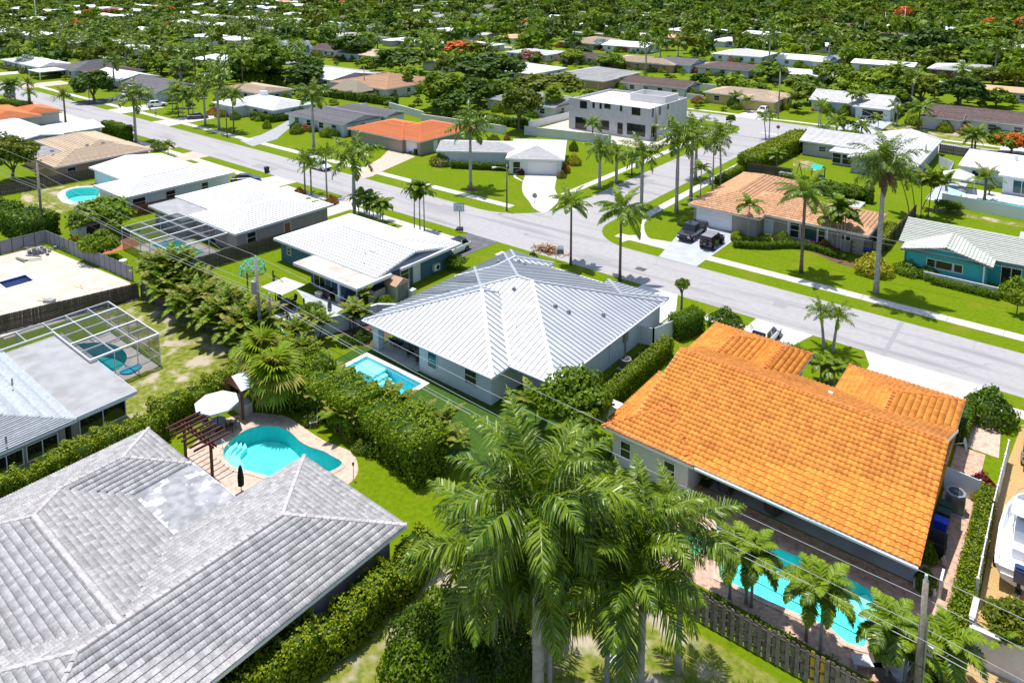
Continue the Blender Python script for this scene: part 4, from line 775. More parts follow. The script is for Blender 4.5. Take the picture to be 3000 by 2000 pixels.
for i, (r, ax, ends, rf, wl, st, p, lab, ex) in enumerate(MID):
    e = 5.6 if 'two storey' in lab else 2.8
    bl = [dict(r=r, e=e, p=p, ax=ax, ends=ends)] + [dict(r=q, e=e, p=p, ends='hh' if ends == 'hh' else 'hg') for q in ex]
    x0, x1, y0, y1 = r; near = y0 < 215
    n = max(1, int((x1 - x0) / 5)); au = [('-y', y0 + .6, x0 + 1.5, x1 - 1.5, n, 1.5, 1.2), ('+x', x1 - .6, y0 + 1.5, y1 - 1.5, max(1, int((y1 - y0) / 6)), 1.3, 1.1)]
    h_ = house('house', lab, bl, wl, rf, 'course' if st == 'tile' else st, (.6 if st == 'seam' else .35, .4 if y0 < 160 else .6), cap=rf if near else None, auto=au)
    if 'garage' in lab or 'red door' in lab:
        q = ex[0] if ex else r
        opening(h_, ((q[0] + q[1]) / 2, q[2] + .6 - .012, 1.2), '-y', 4.6, 2.2, 'garage', pane='bronze' if 'red door' in lab else ('wood_red' if 'brown garage' in lab else 'stucco_tan'))
    if 'red door' in lab: opening(h_, (-45.6, 191.6 - .012, 1.05), '-y', 1.6, 2.1, 'door', pane='red')
    if 'chimney box' in lab: MB().box(-163.5, -162, 102.5, 104, 3.8, 5.3).build('chimney', M['trim_white'], h_)
    if 'chimney dome' in lab: MB().tube([(-33, 288, 3.8), (-33, 288, 5.4)], [1.1, .9], 8).build('chimney', M['trim_white'], h_)
    if 'carport' in lab: MB().box(-278, -268, 88, 96, 2.5, 2.75).box(-277.8, -277.5, 88.2, 88.5, 0, 2.5).box(-268.5, -268.2, 88.2, 88.5, 0, 2.5).build('carport', M['trim_white'], h_)
    if y0 < 330:
        nm = ' '.join(lab.split(' in the ')[0].split(' at the ')[0].split(' behind ')[0].split(' beside ')[0].split(' by the ')[0].split(' left of ')[0].split()[:4]); nn = int((x1 - x0) / 3.2)
        for j in range(int((x1 - x0) / 3.2)):
            FND.append((x0 + 1 + j * 3.2 + (j * 7 % 5) * .4, min([y0] + [q[2] for q in ex if q[0] - 1 < x0 + 1 + j * 3.2 < q[1] + 1]) - .5 - (j % 3) * .3, nm, ('left end of the front wall', 'left part of the front wall', 'right part of the front wall', 'right end of the front wall')[min(3, int(j / nn * 4))]))
        for j in range(2): FND.append((x1 + .4 + j * .8, y0 + 3 + j * 4, nm, ('near corner of the right side wall', 'far part of the right side wall')[j]))
MIDR = [q for m in MID for q in [m[0]] + m[8]] + [(-100, -69, 130, 154), (-43, -19, 133, 162), (-16, 12, 135, 156), (-16, 14, 90, 119), (-44, -18, 90, 115), (-95, -66, 92, 121), (-121, -97, 93, 114), (-145, -131, 43, 62), (-160, -131, 45, 62), (-130, -105, 43, 63), (-103, -79, 38, 63), (-77, -55, 40, 63), (-170, -155, 126, 137)]
# thatched hut and porch things
t = thing('thatched_hut', 'tiki hut with grey thatched roof beside the salmon tile roof', 'hut', (-162.3, 131.3, 0))
MB().poly([(-6, -3.6, 2.2), (6, -3.6, 2.2), (2.4, 0, 5), (-2.4, 0, 5)]).poly([(6, 3.6, 2.2), (-6, 3.6, 2.2), (-2.4, 0, 5), (2.4, 0, 5)]).poly([(6, -3.6, 2.2), (6, 3.6, 2.2), (2.4, 0, 5)]).poly([(-6, 3.6, 2.2), (-6, -3.6, 2.2), (-2.4, 0, 5)]).poly([(-6, -3.6, 2.19), (-6, 3.6, 2.19), (6, 3.6, 2.19), (6, -3.6, 2.19)]).build('roof', M['thatch'], t)
for sx in (-4.5, 4.5):
    for sy in (-2.6, 2.6): MB().tube([(sx, sy, 0), (sx, sy, 2.7)], .13, 7).build('post', M['trunk_brown'], t)
# ------------------------------------------------------------------ far suburb: street grid carried on
def vis(x, y, z=0):
    q = np.array([x, y, z - CAM_H]); dp = q @ D0
    if dp < 5: return None
    return CX + F_PX * (q @ RT) / dp, CY - F_PX * (q @ U0) / dp
FARH = []; rr = random.Random(5)
def far_house(x, y, left):
    q = rr.random(); rf = ('roof_white' if q < (.85 if left else .42) else rr.choice(['roof_tan', 'roof_salmon', 'roof_darkgrey', 'roof_brown', 'roof_offwhite', 'roof_grey']))
    wl = rr.choice(['stucco_white', 'stucco_pale', 'stucco_white', 'stucco_tan', 'stucco_grey']); w_ = rr.uniform(16, 20.5); d = rr.uniform(11, 14); e = 2.8; p = rr.uniform(.16, .26)
    cn = {'roof_white': 'white', 'roof_tan': 'tan', 'roof_salmon': 'salmon pink', 'roof_darkgrey': 'dark grey', 'roof_brown': 'brown', 'roof_offwhite': 'pale grey', 'roof_grey': 'mottled grey'}[rf]
    v_ = vis(x, y); zone = ('in the near rows of' if y < 345 else 'in the middle rows of' if y < 500 else 'in the last rows of') + ' the ' + ('upper left corner' if v_[0] < 350 else 'upper left' if v_[0] < 900 else 'upper middle' if v_[0] < 1600 else 'upper right' if v_[0] < 2400 else 'upper right corner')
    kind = rr.choice(['hip', 'gable']); ends = 'hh' if kind == 'hip' else 'gg'
    bl = [dict(r=(-w_ / 2, w_ / 2, -d / 2, d / 2), e=e, p=p, ax='x', ends=ends)]
    if rr.random() < .6: s = rr.choice((-1, 1)); bl.append(dict(r=(min(s * w_ / 2, s * (w_ / 2 - 8)), max(s * w_ / 2, s * (w_ / 2 - 8)), -d / 2 - 4, 1), e=e, p=p, ax='y', ends=ends))
    h_ = house('house', f'far house with {cn} {kind} roof {zone}', bl, wl, rf, 'plain', loc=(x, y), rz=(R(90) if rr.random() < .25 else R(rr.uniform(-6, 6))), group=f'far houses with {cn} {kind} roofs ' + zone,
               auto=[('-y', -d / 2 + .58, -w_ / 2 + 1.5, w_ / 2 - 1.5, 3, 1.6, 1.2)] if y < 420 else ())
    FARH.append((x - w_ / 2 - 1, x + w_ / 2 + 1, y - d / 2 - 5, y + d / 2 + 1))
for row in (48, 104, 145, 195, 242, 291, 341, 387, 436, 484, 532, 580, 628, 676, 724, 772):
    for x in np.arange(-760, 20, 24.):
        xx = x + rr.uniform(-4, 4); v = vis(xx, row, 3)
        if not v or not (-120 < v[0] < 3120 and -30 < v[1] < 600): continue
        if row < 300 and any(a - 13 < xx < b + 13 and c - 8 < row < d + 8 for a, b, c, d in MIDR): continue
        if row in (48, 104) and xx > -215 or (row == 145 and xx > -215) : continue
        left = v[0] < 900
        if (not left and (row > 560 or (row > 330 and rr.random() < .35))) or (left and rr.random() < .38): continue
        far_house(xx, row + rr.uniform(-2, 2), left)
print('far houses', len(FARH))
ALLH = MIDR + FARH
# ------------------------------------------------------------------ plants
def quads(C, Nn, size, asp=1.6, rg=RNG, fold=False):
    """leaf faces: centre, normal, size -> verts (4n) rhombus, faces"""
    n = len(C); Nn = Nn / (np.linalg.norm(Nn, axis=1, keepdims=True) + 1e-9)
    r = rg.normal(size=(n, 3)); t = np.cross(Nn, r); t /= np.linalg.norm(t, axis=1, keepdims=True) + 1e-9; b = np.cross(Nn, t)
    s = np.asarray(size).reshape(-1, 1) * np.ones((n, 1)); a = t * s * asp * .5; c = b * s * .5
    V = np.stack([C - a, C + c - a * .15, C + a, C - c - a * .15], 1).reshape(-1, 3)
    return V, np.arange(4 * n).reshape(n, 4)
def sph(n, rg): v = rg.normal(size=(n, 3)); return v / np.linalg.norm(v, axis=1, keepdims=True)
def crown_arrays(seed, n_clump, per, leaf, rx, rz, flat=.35, gaps=.0, asp=1.5):
    """clumped crown, centre at 0, radius rx horizontally and rz vertically"""
    rg = np.random.default_rng(seed); C = []; N = []; S = []
    d = sph(n_clump, rg); d[:, 2] = np.where(d[:, 2] < -flat, -d[:, 2] * .4, d[:, 2]); rad = .62 + .38 * rg.random((n_clump, 1)) ** .6
    k = d * rad * np.array([rx, rx, rz]) * .82; k *= 1 + .12 * rg.normal(size=(n_clump, 1))
    for i in range(n_clump):
        cr = rx * rg.uniform(.2, .36); m = int(per * rg.uniform(.7, 1.3)); q = sph(m, rg); rr_ = cr * (.55 + .5 * rg.random((m, 1)))
        C.append(k[i] + q * rr_ * np.array([1, 1, .75])); N.append(q * .9 + np.array([0, 0, .45]) + rg.normal(size=(m, 3)) * .45); S.append(leaf * rg.uniform(.7, 1.35, m))
    C = np.concatenate(C); N = np.concatenate(N); S = np.concatenate(S); V, F = quads(C, N, S, asp, rg)
    return V, F, rg.random(len(F)), k
def crown_mesh(nm, seed, mats, n_clump, per, leaf, rx, rz, flower=0., **kw):
    V, F, rn, k = crown_arrays(seed, n_clump, per, leaf, rx, rz, **kw); mi = None
    if flower:
        rg = np.random.default_rng(seed + 1); zc = V[F[:, 0], 2]; g = np.sin(V[F[:, 0], 0] * 2.1 / rx * 2) + np.sin(V[F[:, 0], 1] * 2.3 / rx * 2 + 1)
        mi = ((zc > -.2 * rz) & (g + rg.normal(size=len(F)) * .8 > 1.6 - 3 * flower)).astype(int)
    return np_mesh(nm, V, F, mats, rn, mi), k
CROWNS = {}
def crown(kind, variant, lod):
    key = (kind, variant, lod)
    if key in CROWNS: return CROWNS[key]
    lf = {'mid': 'leaf_mid', 'dark': 'leaf_dark', 'lime': 'leaf_lime', 'olive': 'leaf_olive', 'bright': 'leaf_bright', 'flame': 'leaf_mid', 'pink': 'leaf_mid', 'silver': 'leaf_silver', 'gold': 'leaf_gold'}[kind]
    ms = [M[lf]] + ([M['flower_orange']] if kind == 'flame' else [M['flower_pink']] if kind == 'pink' else [])
    nc, per, leaf = {0: (80, 90, .09), 1: (60, 62, .125), 2: (34, 32, .2)}[lod]
    CROWNS[key] = crown_mesh('crown', hash((variant, lod)) % 997 + len(kind), ms, nc, per, leaf, 1., .78, flower=.42 if kind in ('flame', 'pink') else 0)
    return CROWNS[key]
TRUNKS = {}
def tree(label, p, r, h, kind='mid', lod=1, rzf=None, group=None, trunk=True, name='tree', cat='tree', v=None):
    """r crown radius, h top height"""
    v = random.randrange(4) if v is None else v
    me, k = crown(kind, v, lod); rz = rzf or min(r * .8, h * .45); cz = h - rz
    t = thing(name, label, cat, (p[0], p[1], 0), random.uniform(0, 6.28), group)
    Mx = Matrix.Translation((0, 0, cz)) @ Matrix.Diagonal((r, r, rz / .78, 1)); inst('crown', me, t, Mx)
    if trunk:
        key = (v, lod, round(h / r, 1)); mb = MB(); tr = max(.12, r * .06); fork = max(.3, (h - 2 * rz) * .8 + .25 * rz)
        mb.tube([(0, 0, -.1), (.03 * r, 0, fork * .5), (0, .03 * r, fork)], [tr * 1.35, tr, tr * .85], 7)
        kk = k[np.argsort(-k[:, 2])][:: max(1, len(k) // 6)][:6]
        for q in kk: e = (q[0] * r, q[1] * r, cz + q[2] * rz / .78); m_ = (e[0] * .45, e[1] * .45, fork + (e[2] - fork) * .5); mb.tube([(0, .03 * r, fork * .92), m_, e], [tr * .6, tr * .4, tr * .12], 5, cap=False)
        mb.build('trunk', M['trunk_brown'], t)
    return t
# ---- palms
def frond_mesh(nm, seed, mt, L, a0, a1, n, ll, lw, hang, side=.85, plume=0., curl=1.3):
    rg = np.random.default_rng(seed); K = 12; pts = [np.zeros(3)]
    for i in range(K):
        f = ((i + .5) / K) ** curl; a = a0 + (a1 - a0) * f; pts.append(pts[-1] + np.array([math.cos(a), 0, math.sin(a)]) * L / K)
    pts = np.array(pts); V = []; F = []; rn = []
    w0 = .035 * L / 3
    for i in range(K):         # rachis as a thin ribbon pair
        w = w0 * (1 - i / K) + .006; w2 = w0 * (1 - (i + 1) / K) + .004; b = len(V)
        V += [pts[i] + (0, w, .0), pts[i] + (0, -w, 0), pts[i + 1] + (0, -w2, 0), pts[i + 1] + (0, w2, 0)]; F.append((b, b + 1, b + 2, b + 3)); rn.append(.95)
    for j in range(n):
        f = .12 + .88 * (j + .5) / n; x = f * K; i = min(int(x), K - 1); P = pts[i] + (pts[i + 1] - pts[i]) * (x - i); d = pts[i + 1] - pts[i]; d /= np.linalg.norm(d)
        up = np.cross(np.array([0, 1., 0]), d) * -1; prof = (math.sin(math.pi * min(1, f * .93 + .1)) ** .6) * (.45 + .55 * (1 - f ** 3))
        for s in (-1, 1):
            l = ll * prof * rg.uniform(.85, 1.12); sw = .35 + .5 * f; rot = rg.uniform(-plume, plume)
            lat = np.array([0, s, 0.]) * math.cos(rot) + up * math.sin(rot)
            dr = lat * side + d * sw; dr /= np.linalg.norm(dr); dn = np.array([0, 0, -1.]); m1 = P + dr * l * .5 + dn * hang * l * .12 + rg.normal(size=3) * .01 * l; m2 = P + dr * l * (1 - .25 * hang) + dn * hang * l * .6
            wv = np.cross(dr, up + rg.normal(size=3) * .3); wv /= np.linalg.norm(wv) + 1e-9; wv *= lw * .5
            b = len(V); V += [P - wv * .6, P + wv * .6, m1 + wv, m1 - wv, m2]; F += [(b, b + 1, b + 2, b + 3), (b + 3, b + 2, b + 4, b + 4)]; q = rg.random(); rn += [q, q]
    V = np.array(V); F4 = [f for f in F if f[2] != f[3]]; me = bpy.data.meshes.new(nm)
    me.from_pydata([tuple(v) for v in V], [], [tuple(dict.fromkeys(f)) for f in F]); me.materials.append(mt); at = me.attributes.new('rnd', 'FLOAT', 'FACE'); at.data.foreach_set('value', np.array(rn, dtype=np.float32)); me.update(); return me
FR = {}
def fronds(species, lod):
    key = (species, lod)
    if key in FR: return FR[key]
    n = {0: 64, 1: 32, 2: 15}[lod]; wf = {0: 1, 1: 2., 2: 4}[lod]; D = R
    if species == 'royal': sp = [('frond_green', 72, 15), ('frond_green', 48, -30), ('frond_green', 28, -52), ('frond_green', 8, -75), ('frond_green', -15, -84), ('frond_green', 38, -15)]; L, ll, lw, hg, pl = 3.6, 1.1, .06, .6, .7
    elif species == 'coconut': sp = [('frond_light', 70, 5), ('frond_green', 45, -40), ('frond_green', 22, -62), ('frond_light', -5, -78), ('frond_green', 35, -30)]; L, ll, lw, hg, pl = 3.6, 1.0, .06, .9, .15
    elif species == 'small': sp = [('frond_light', 72, -25), ('frond_light', 50, -60), ('frond_green', 30, -75), ('frond_green', 12, -85)]; L, ll, lw, hg, pl = 2., .6, .06, .35, .25
    elif species == 'date': sp = [('frond_yellow', 72, 20), ('frond_light', 45, -10), ('frond_light', 20, -40), ('frond_green', 0, -60)]; L, ll, lw, hg, pl = 3., .5, .05, .15, .5
    elif species == 'foxtail': sp = [('frond_light', 70, 0), ('frond_light', 45, -40), ('frond_light', 20, -70)]; L, ll, lw, hg, pl = 2.6, .55, .05, .3, 1.4
    elif species == 'areca': sp = [('frond_light', 80, 15), ('frond_green', 65, -20), ('frond_light', 50, -50), ('frond_yellow', 70, 0)]; L, ll, lw, hg, pl = 2.4, .6, .055, .3, .2
    elif species == 'dead': sp = [('frond_dead', -55, -85), ('frond_dead', -35, -88)]; L, ll, lw, hg, pl = 3., .6, .05, 1.2, .8
    FR[key] = (L, [frond_mesh('frond', 31 + i * 7 + len(species), M[m], L, D(a), D(b), n, ll, lw * wf, hg, plume=pl) for i, (m, a, b) in enumerate(sp)])
    return FR[key]
def palm_parts(top, species, n, L, lod, seed, dead=0):
    rg = random.Random(seed); L0, ms = fronds(species, lod); s = L / L0
    for i in range(n):
        f = i / max(1, n - 1); mi = min(len(ms) - 1, int(f * len(ms) * .999)); az = i * 2.39996 + rg.uniform(-.25, .25)
        Mx = Matrix.Translation(top) @ Matrix.Rotation(az, 4, 'Z') @ Matrix.Rotation(rg.uniform(-.14, .14), 4, 'Y') @ Matrix.Rotation(rg.uniform(-.25, .25), 4, 'X') @ Matrix.Scale(s * rg.uniform(.85, 1.1), 4)
        yield ms[mi], Mx
    if dead:
        _, md = fronds('dead', lod)
        for i in range(dead):
            yield md[i % len(md)], Matrix.Translation(Vector(top) - Vector((0, 0, .1 * L))) @ Matrix.Rotation(i * 2.4 + rg.uniform(-.3, .3), 4, 'Z') @ Matrix.Scale(s * rg.uniform(.7, .95), 4)
PALMC = {}
def palm(label, p, h, species='royal', L=None, lod=1, n=None, lean=(0, 0), rad=None, group=None, dead=0, joined=False, seed=None, base=(0, 0, 0), name='palm_tree', twin=()):
    """h = height of the crown's heart"""
    seed = seed if seed is not None else random.randrange(9999)
    L = L * (1.0 if lod == 0 else 1.22) if L else L
    L = L or {'royal': 3.4, 'coconut': 3.2, 'small': 1.7, 'date': 2.6, 'foxtail': 2.2, 'areca': 2}[species]; n = n or {'royal': 17, 'coconut': 18, 'small': 10, 'date': 30, 'foxtail': 13, 'areca': 12}[species]
    rad = rad or {'royal': .27, 'coconut': .19, 'small': .09, 'date': .22, 'foxtail': .15, 'areca': .07}[species]
    t = thing(name, label, 'palm tree', (p[0], p[1], 0), 0, group)
    for k, (bx, by, hh, lx, ly) in enumerate([(0, 0, h, *lean)] + list(twin)):
        mb = MB(); sh = hh - (L * .42 if species in ('royal', 'foxtail') else .1); K = 6
        ax = lambda z: (bx + lx * (z / hh) ** 1.4, by + ly * (z / hh) ** 1.4, z)
        zs = [sh * i / K for i in range(K + 1)]; rs = [rad * (1.35 if i == 0 else (1.12 if species == 'royal' and i in (3, 4) else 1.0) - .035 * i) for i in range(K + 1)]
        mb.tube([ax(z) if i else (bx, by, -.1) for i, z in enumerate(zs)], rs, 9 if lod == 0 else 7); mb.build('trunk', M['trunk_grey' if species in ('royal', 'foxtail', 'small') else 'trunk_brown'], t, smooth=True)
        if species in ('royal', 'foxtail', 'small') and lod < 2: MB().tube([ax(sh - .02), ax((sh + hh) / 2), ax(hh)], [rad * .95, rad * 1.0, rad * .45], 8).build('crownshaft', M['crownshaft'], t, smooth=True)
        it = list(palm_parts(ax(hh), species, n, L, lod, seed + k, dead=dead))
        if joined:
            key = (species, lod, seed % 5, n)
            if key not in PALMC:
                _, ms = fronds(species, lod); mats = list({m.materials[0].name: m.materials[0] for m, _ in it}.values()); V = []; F = []; mi = []; rn = []; o = 0
                for m, Mx in it:
                    Mx = Matrix.Translation(-Vector(ax(hh))) @ Mx; a = np.array([v.co for v in m.vertices]); V.append(a @ np.array(Mx.to_3x3()).T + np.array(Mx.translation))
                    F += [tuple(o + q for q in f.vertices) for f in m.polygons]; mi += [mats.index(m.materials[0])] * len(m.polygons); rn += [d.value for d in m.attributes['rnd'].data]; o += len(a)
                me = bpy.data.meshes.new('crown'); me.from_pydata([tuple(v) for v in np.concatenate(V)], [], F); [me.materials.append(q) for q in mats]; me.polygons.foreach_set('material_index', mi); me.attributes.new('rnd', 'FLOAT', 'FACE').data.foreach_set('value', np.array(rn, dtype=np.float32)); me.update(); PALMC[key] = (me, L)
            me, L0 = PALMC[key]; inst('crown', me, t, Matrix.Translation(ax(hh)) @ Matrix.Rotation(random.uniform(0, 6.28), 4, 'Z') @ Matrix.Scale(L / L0, 4))
        else:
            for m, Mx in it: inst('frond', m, t, Mx)
    return t
def fan_mesh(nm, seed, mt, Rr, n=22):
    rg = np.random.default_rng(seed); V = []; F = []; rn = []
    V += [np.array([0, .02, 0]), np.array([0, -.02, 0]), np.array([Rr * 1.1, -.012, Rr * .25]), np.array([Rr * 1.1, .012, Rr * .25])]; F.append((0, 1, 2, 3)); rn.append(.8); c = np.array([Rr * 1.1, 0, Rr * .25])
    for i in range(n):
        a = R(-150 + 300 * i / (n - 1)); d = np.array([math.cos(a), math.sin(a), -.1 - .1 * abs(a)]); w = np.cross(d, [0, 0, 1]); w /= np.linalg.norm(w); w *= Rr * .075
        l = Rr * rg.uniform(.85, 1.1); m = c + d * l * .6; e = c + d * l + np.array([0, 0, -.35 * Rr]) * rg.uniform(.6, 1.4); b = len(V); V += [c, m + w, e, m - w]; F.append((b, b + 1, b + 2, b + 3)); rn.append(rg.random())
    return np_mesh(nm, np.array(V), np.array(F), mt, np.array(rn))
FANS = {}
def fan_palm(label, p, h, Rr=.9, n=26, mat='frond_light', group=None, rad=.2, trunk='trunk_brown', alt=None):
    t = thing('fan_palm', label, 'palm tree', (p[0], p[1], 0), 0, group)
    if mat not in FANS: FANS[mat] = [fan_mesh('fan_leaf', i, M[mat], 1.) for i in range(3)]
    if alt and alt not in FANS: FANS[alt] = [fan_mesh('fan_leaf', i, M[alt], 1.) for i in range(2)]
    if h > .8: MB().tube([(0, 0, -.1), (.05, 0, h * .5), (0, 0, h)], [rad * 1.2, rad, rad], 8).build('trunk', M[trunk], t, smooth=True)
    rg = random.Random(int(p[0] * 31 + p[1]))
    for i in range(n):
        el = R(75 - 120 * i / n); m = FANS[alt][i % 2] if alt and i % 3 == 2 else FANS[mat][i % 3]
        inst('fan_leaf', m, t, Matrix.Translation((0, 0, h)) @ Matrix.Rotation(i * 2.4 + rg.uniform(-.2, .2), 4, 'Z') @ Matrix.Rotation(-el, 4, 'Y') @ Matrix.Scale(Rr * rg.uniform(.8, 1.15), 4))
    return t
# ---- hedges and shrubs
def surf_leaves(boxes, dens, leaf, rg, jit=.12):
    C = []; N = []
    for (x0, x1, y0, y1, z0, z1) in boxes:
        for ax, a0, a1, b0, b1, c, nn in ((2, x0, x1, y0, y1, z1, (0, 0, 1)), (0, y0, y1, z0, z1, x1, (1, 0, 0)), (0, y0, y1, z0, z1, x0, (-1, 0, 0)), (1, x0, x1, z0, z1, y1, (0, 1, 0)), (1, x0, x1, z0, z1, y0, (0, -1, 0))):
            m = int((a1 - a0) * (b1 - b0) * dens)
            if m < 1: continue
            a = rg.uniform(a0, a1, m); b = rg.uniform(b0, b1, m); cc = c + rg.normal(size=m) * jit * (.6 if ax == 2 else .5)
            P = {2: np.stack([a, b, cc], 1), 0: np.stack([cc, a, b], 1), 1: np.stack([a, cc, b], 1)}[ax]; C.append(P); N.append(np.array(nn) + rg.normal(size=(m, 3)) * .75 + np.array([0, 0, .3]))
    return np.concatenate(C), np.concatenate(N)
def hedge(label, path, w, h, leaf=.16, dens=55, mat='leaf_hedge', rough=.12, group=None, flower=None, name='hedge', bulge=0., z0=.05, cat='hedge', fl=.06):
    if leaf < .21: leaf *= .68; dens *= 2.1
    rg = np.random.default_rng(int(abs(path[0][0] * 91 + path[0][1] * 17)) + 3); Cs = []; Ns = []; core = MB()
    for (a, b) in zip(path[:-1], path[1:]):
        a = np.array(a, float); b = np.array(b, float); L = np.linalg.norm(b - a); d = (b - a) / L; nrm = np.array([-d[1], d[0]])
        if bulge: # broken into humps
            k = max(1, int(L / (w * .8)))
            bx = [(L * i / k - w * .1, L * (i + 1) / k + w * .1, -w / 2 * rg.uniform(.75, 1.2), w / 2 * rg.uniform(.75, 1.2), z0, h * rg.uniform(1 - bulge, 1 + bulge * .6)) for i in range(k)]
        else: bx = [(-w * .1, L + w * .1, -w / 2, w / 2, z0, h)]
        C, N = surf_leaves(bx, dens, leaf, rg, rough); lum = (np.sin(C[:, 0] * 2.9 / max(w, .9) + w) * np.cos(C[:, 1] * 3.7 / max(w, .9) + C[:, 2] * 2.2) + .6 * np.sin(C[:, 0] * 6.1 + C[:, 2] * 3)) * (.04 + .55 * bulge * .5) * min(w, 2.5); C = C + np.stack([0 * lum, np.sign(C[:, 1]) * lum * .6, lum * np.clip(C[:, 2] / h, 0, 1)], 1); X = a + d * C[:, :1] + nrm * C[:, 1:2]; Cs.append(np.column_stack([X, C[:, 2]])); Ns.append(np.column_stack([d * N[:, :1] + nrm * N[:, 1:2], N[:, 2]]))
        for q in bx:
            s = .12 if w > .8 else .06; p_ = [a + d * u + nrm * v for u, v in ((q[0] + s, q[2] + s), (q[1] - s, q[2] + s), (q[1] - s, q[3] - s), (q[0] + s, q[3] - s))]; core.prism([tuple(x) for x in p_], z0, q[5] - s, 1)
    C = np.concatenate(Cs); N = np.concatenate(Ns); V, F = quads(C, N, leaf * rg.uniform(.7, 1.3, len(C)), 1.5, rg); n = len(V); rn = rg.random(len(F)); mi = np.zeros(len(F), int)
    if flower: mi[rg.random(len(F)) < fl] = 2
    cv = np.array(core.v); cf = np.array([f if len(f) == 4 else f for f in core.f if len(f) == 4]) + n
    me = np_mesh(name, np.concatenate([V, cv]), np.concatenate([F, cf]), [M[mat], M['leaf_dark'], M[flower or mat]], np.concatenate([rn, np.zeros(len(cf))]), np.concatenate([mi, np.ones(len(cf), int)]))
    return tag(inst(name, me), label, cat, group)
SHR = {}
def shrub(label, p, r, h, mat='leaf_mid', leaf=None, group=None, flower=None, fl=.15, name='shrub', dens=1., cat='shrub', dense=False):
    leaf = (leaf or max(.1, r * .14)) * .72; lf = round(leaf / r, 2); key = (mat, flower, round(lf, 2), round(fl, 2), round(dens, 1), random.randrange(2))
    if key not in SHR:
        rg = np.random.default_rng(len(SHR) + 40); m = int(1000 * dens * (.14 / lf) ** 1.5); d = sph(m, rg); d[:, 2] = np.abs(d[:, 2]) * 1.0 - .15 * rg.random(m)
        lump = 1 + .1 * np.sin(d[:, 0] * 5 + key[-1]) * np.cos(d[:, 1] * 6) + .1 * np.sin(d[:, 2] * 7)
        C = d * (lump * (.75 + .27 * rg.random(m) ** .5))[:, None]; V, F = quads(C, d + rg.normal(size=(m, 3)) * .55 + np.array([0, 0, .25]), lf * rg.uniform(.7, 1.3, m), 1.5, rg); mi = np.zeros(m, int)
        if flower: mi[rg.random(m) < fl] = 1
        SHR[key] = np_mesh('leaves', V, F, [M[mat], M[flower or mat]], rg.random(m), mi)
    t = thing(name, label, cat, (p[0], p[1], 0), random.uniform(0, 6.28), group); inst('leaves', SHR[key], t, Matrix.Translation((0, 0, .12 * h)) @ Matrix.Diagonal((r, r, h * .88, 1)))
    mb = MB(); [mb.tube([(0, 0, -.05), (math.cos(a) * r * .2, math.sin(a) * r * .2, h * .35), (math.cos(a) * r * .5, math.sin(a) * r * .5, h * .68)], [.04 * max(r, .6), .03 * max(r, .6), .012], 5, cap=False) for a in (.3, 2.3, 4.4)]; mb.build('stem', M['trunk_brown'], t)
    return t
# ================================================================== vegetation where the photo shows it
def P_(label, k, bx, by, ty, species='royal', kt=None, tx=None, **kw):     # palm: base pixel, row of the crown's heart
    p = T(k, bx, by); h = hgt(p, kt or k, ty); lean = kw.pop('lean', (0, 0))
    lod = kw.pop('lod', None); s = px_per_m(p); lod = lod if lod is not None else (0 if s > 30 else 1 if s > 13 else 2)
    return palm(label, p, h, species, lod=lod, lean=lean, **kw)
# foreground group of tall palms
P_('tallest foreground royal palm with upright spear leaf and pale thick trunk', 8, 1205, 1800, 450, 'royal', L=5, n=26, rad=.3, lod=0, seed=3)
P_('shorter foreground palm with thin pale trunk and hanging dry fronds left of the group', 8, 940, 1490, 790, 'royal', L=5.3, n=22, rad=.17, lod=0, dead=4, seed=8)
P_('foreground royal palm with broad trunk and light green crownshaft', 8, 1720, 1860, 880, 'royal', L=4.6, n=24, rad=.34, lod=0, seed=12)
P_('dark slim palm just behind the thick pale trunk in the foreground', 8, 1275, 1720, 740, 'royal', L=4.6, n=20, rad=.13, lod=0, seed=21, dead=1)
P_('foreground palm right of the light green crownshaft over the wooden fence', 8, 1830, 1700, 620, 'royal', L=3.9, n=16, rad=.19, lod=0, seed=33, dead=1)
P_('low foreground palm with leaning slim trunk beside the broad trunk', 8, 1625, 1640, 900, 'royal', L=3.4, n=14, rad=.14, lod=0, seed=41)
P_('foreground palm spreading over the pool patio corner', 9, -30, 1500, 640, 'royal', L=3.6, n=15, rad=.15, lod=0, seed=47)
# palms by the long pool
for i, (bx, by, ty, l) in enumerate([(287, 1050, 760, 'nearest the spa'), (388, 1078, 800, 'second from the spa'), (420, 1100, 790, 'third from the spa, beside its twin'), (755, 1310, 980, 'in the middle of the row'), (840, 1410, 1010, 'behind the yellow marked fence'), (1245, 1560, 1210, 'before the pool steps'), (1355, 1600, 1330, 'next to the utility pole foot'), (1620, 1600, 1330, 'right of the utility pole')]):
    P_('small arching palm on the pool patio, ' + l, 9, bx, by, ty, 'small', L=2.05, n=14, lod=0, group='small palms along the long pool', rad=.09)
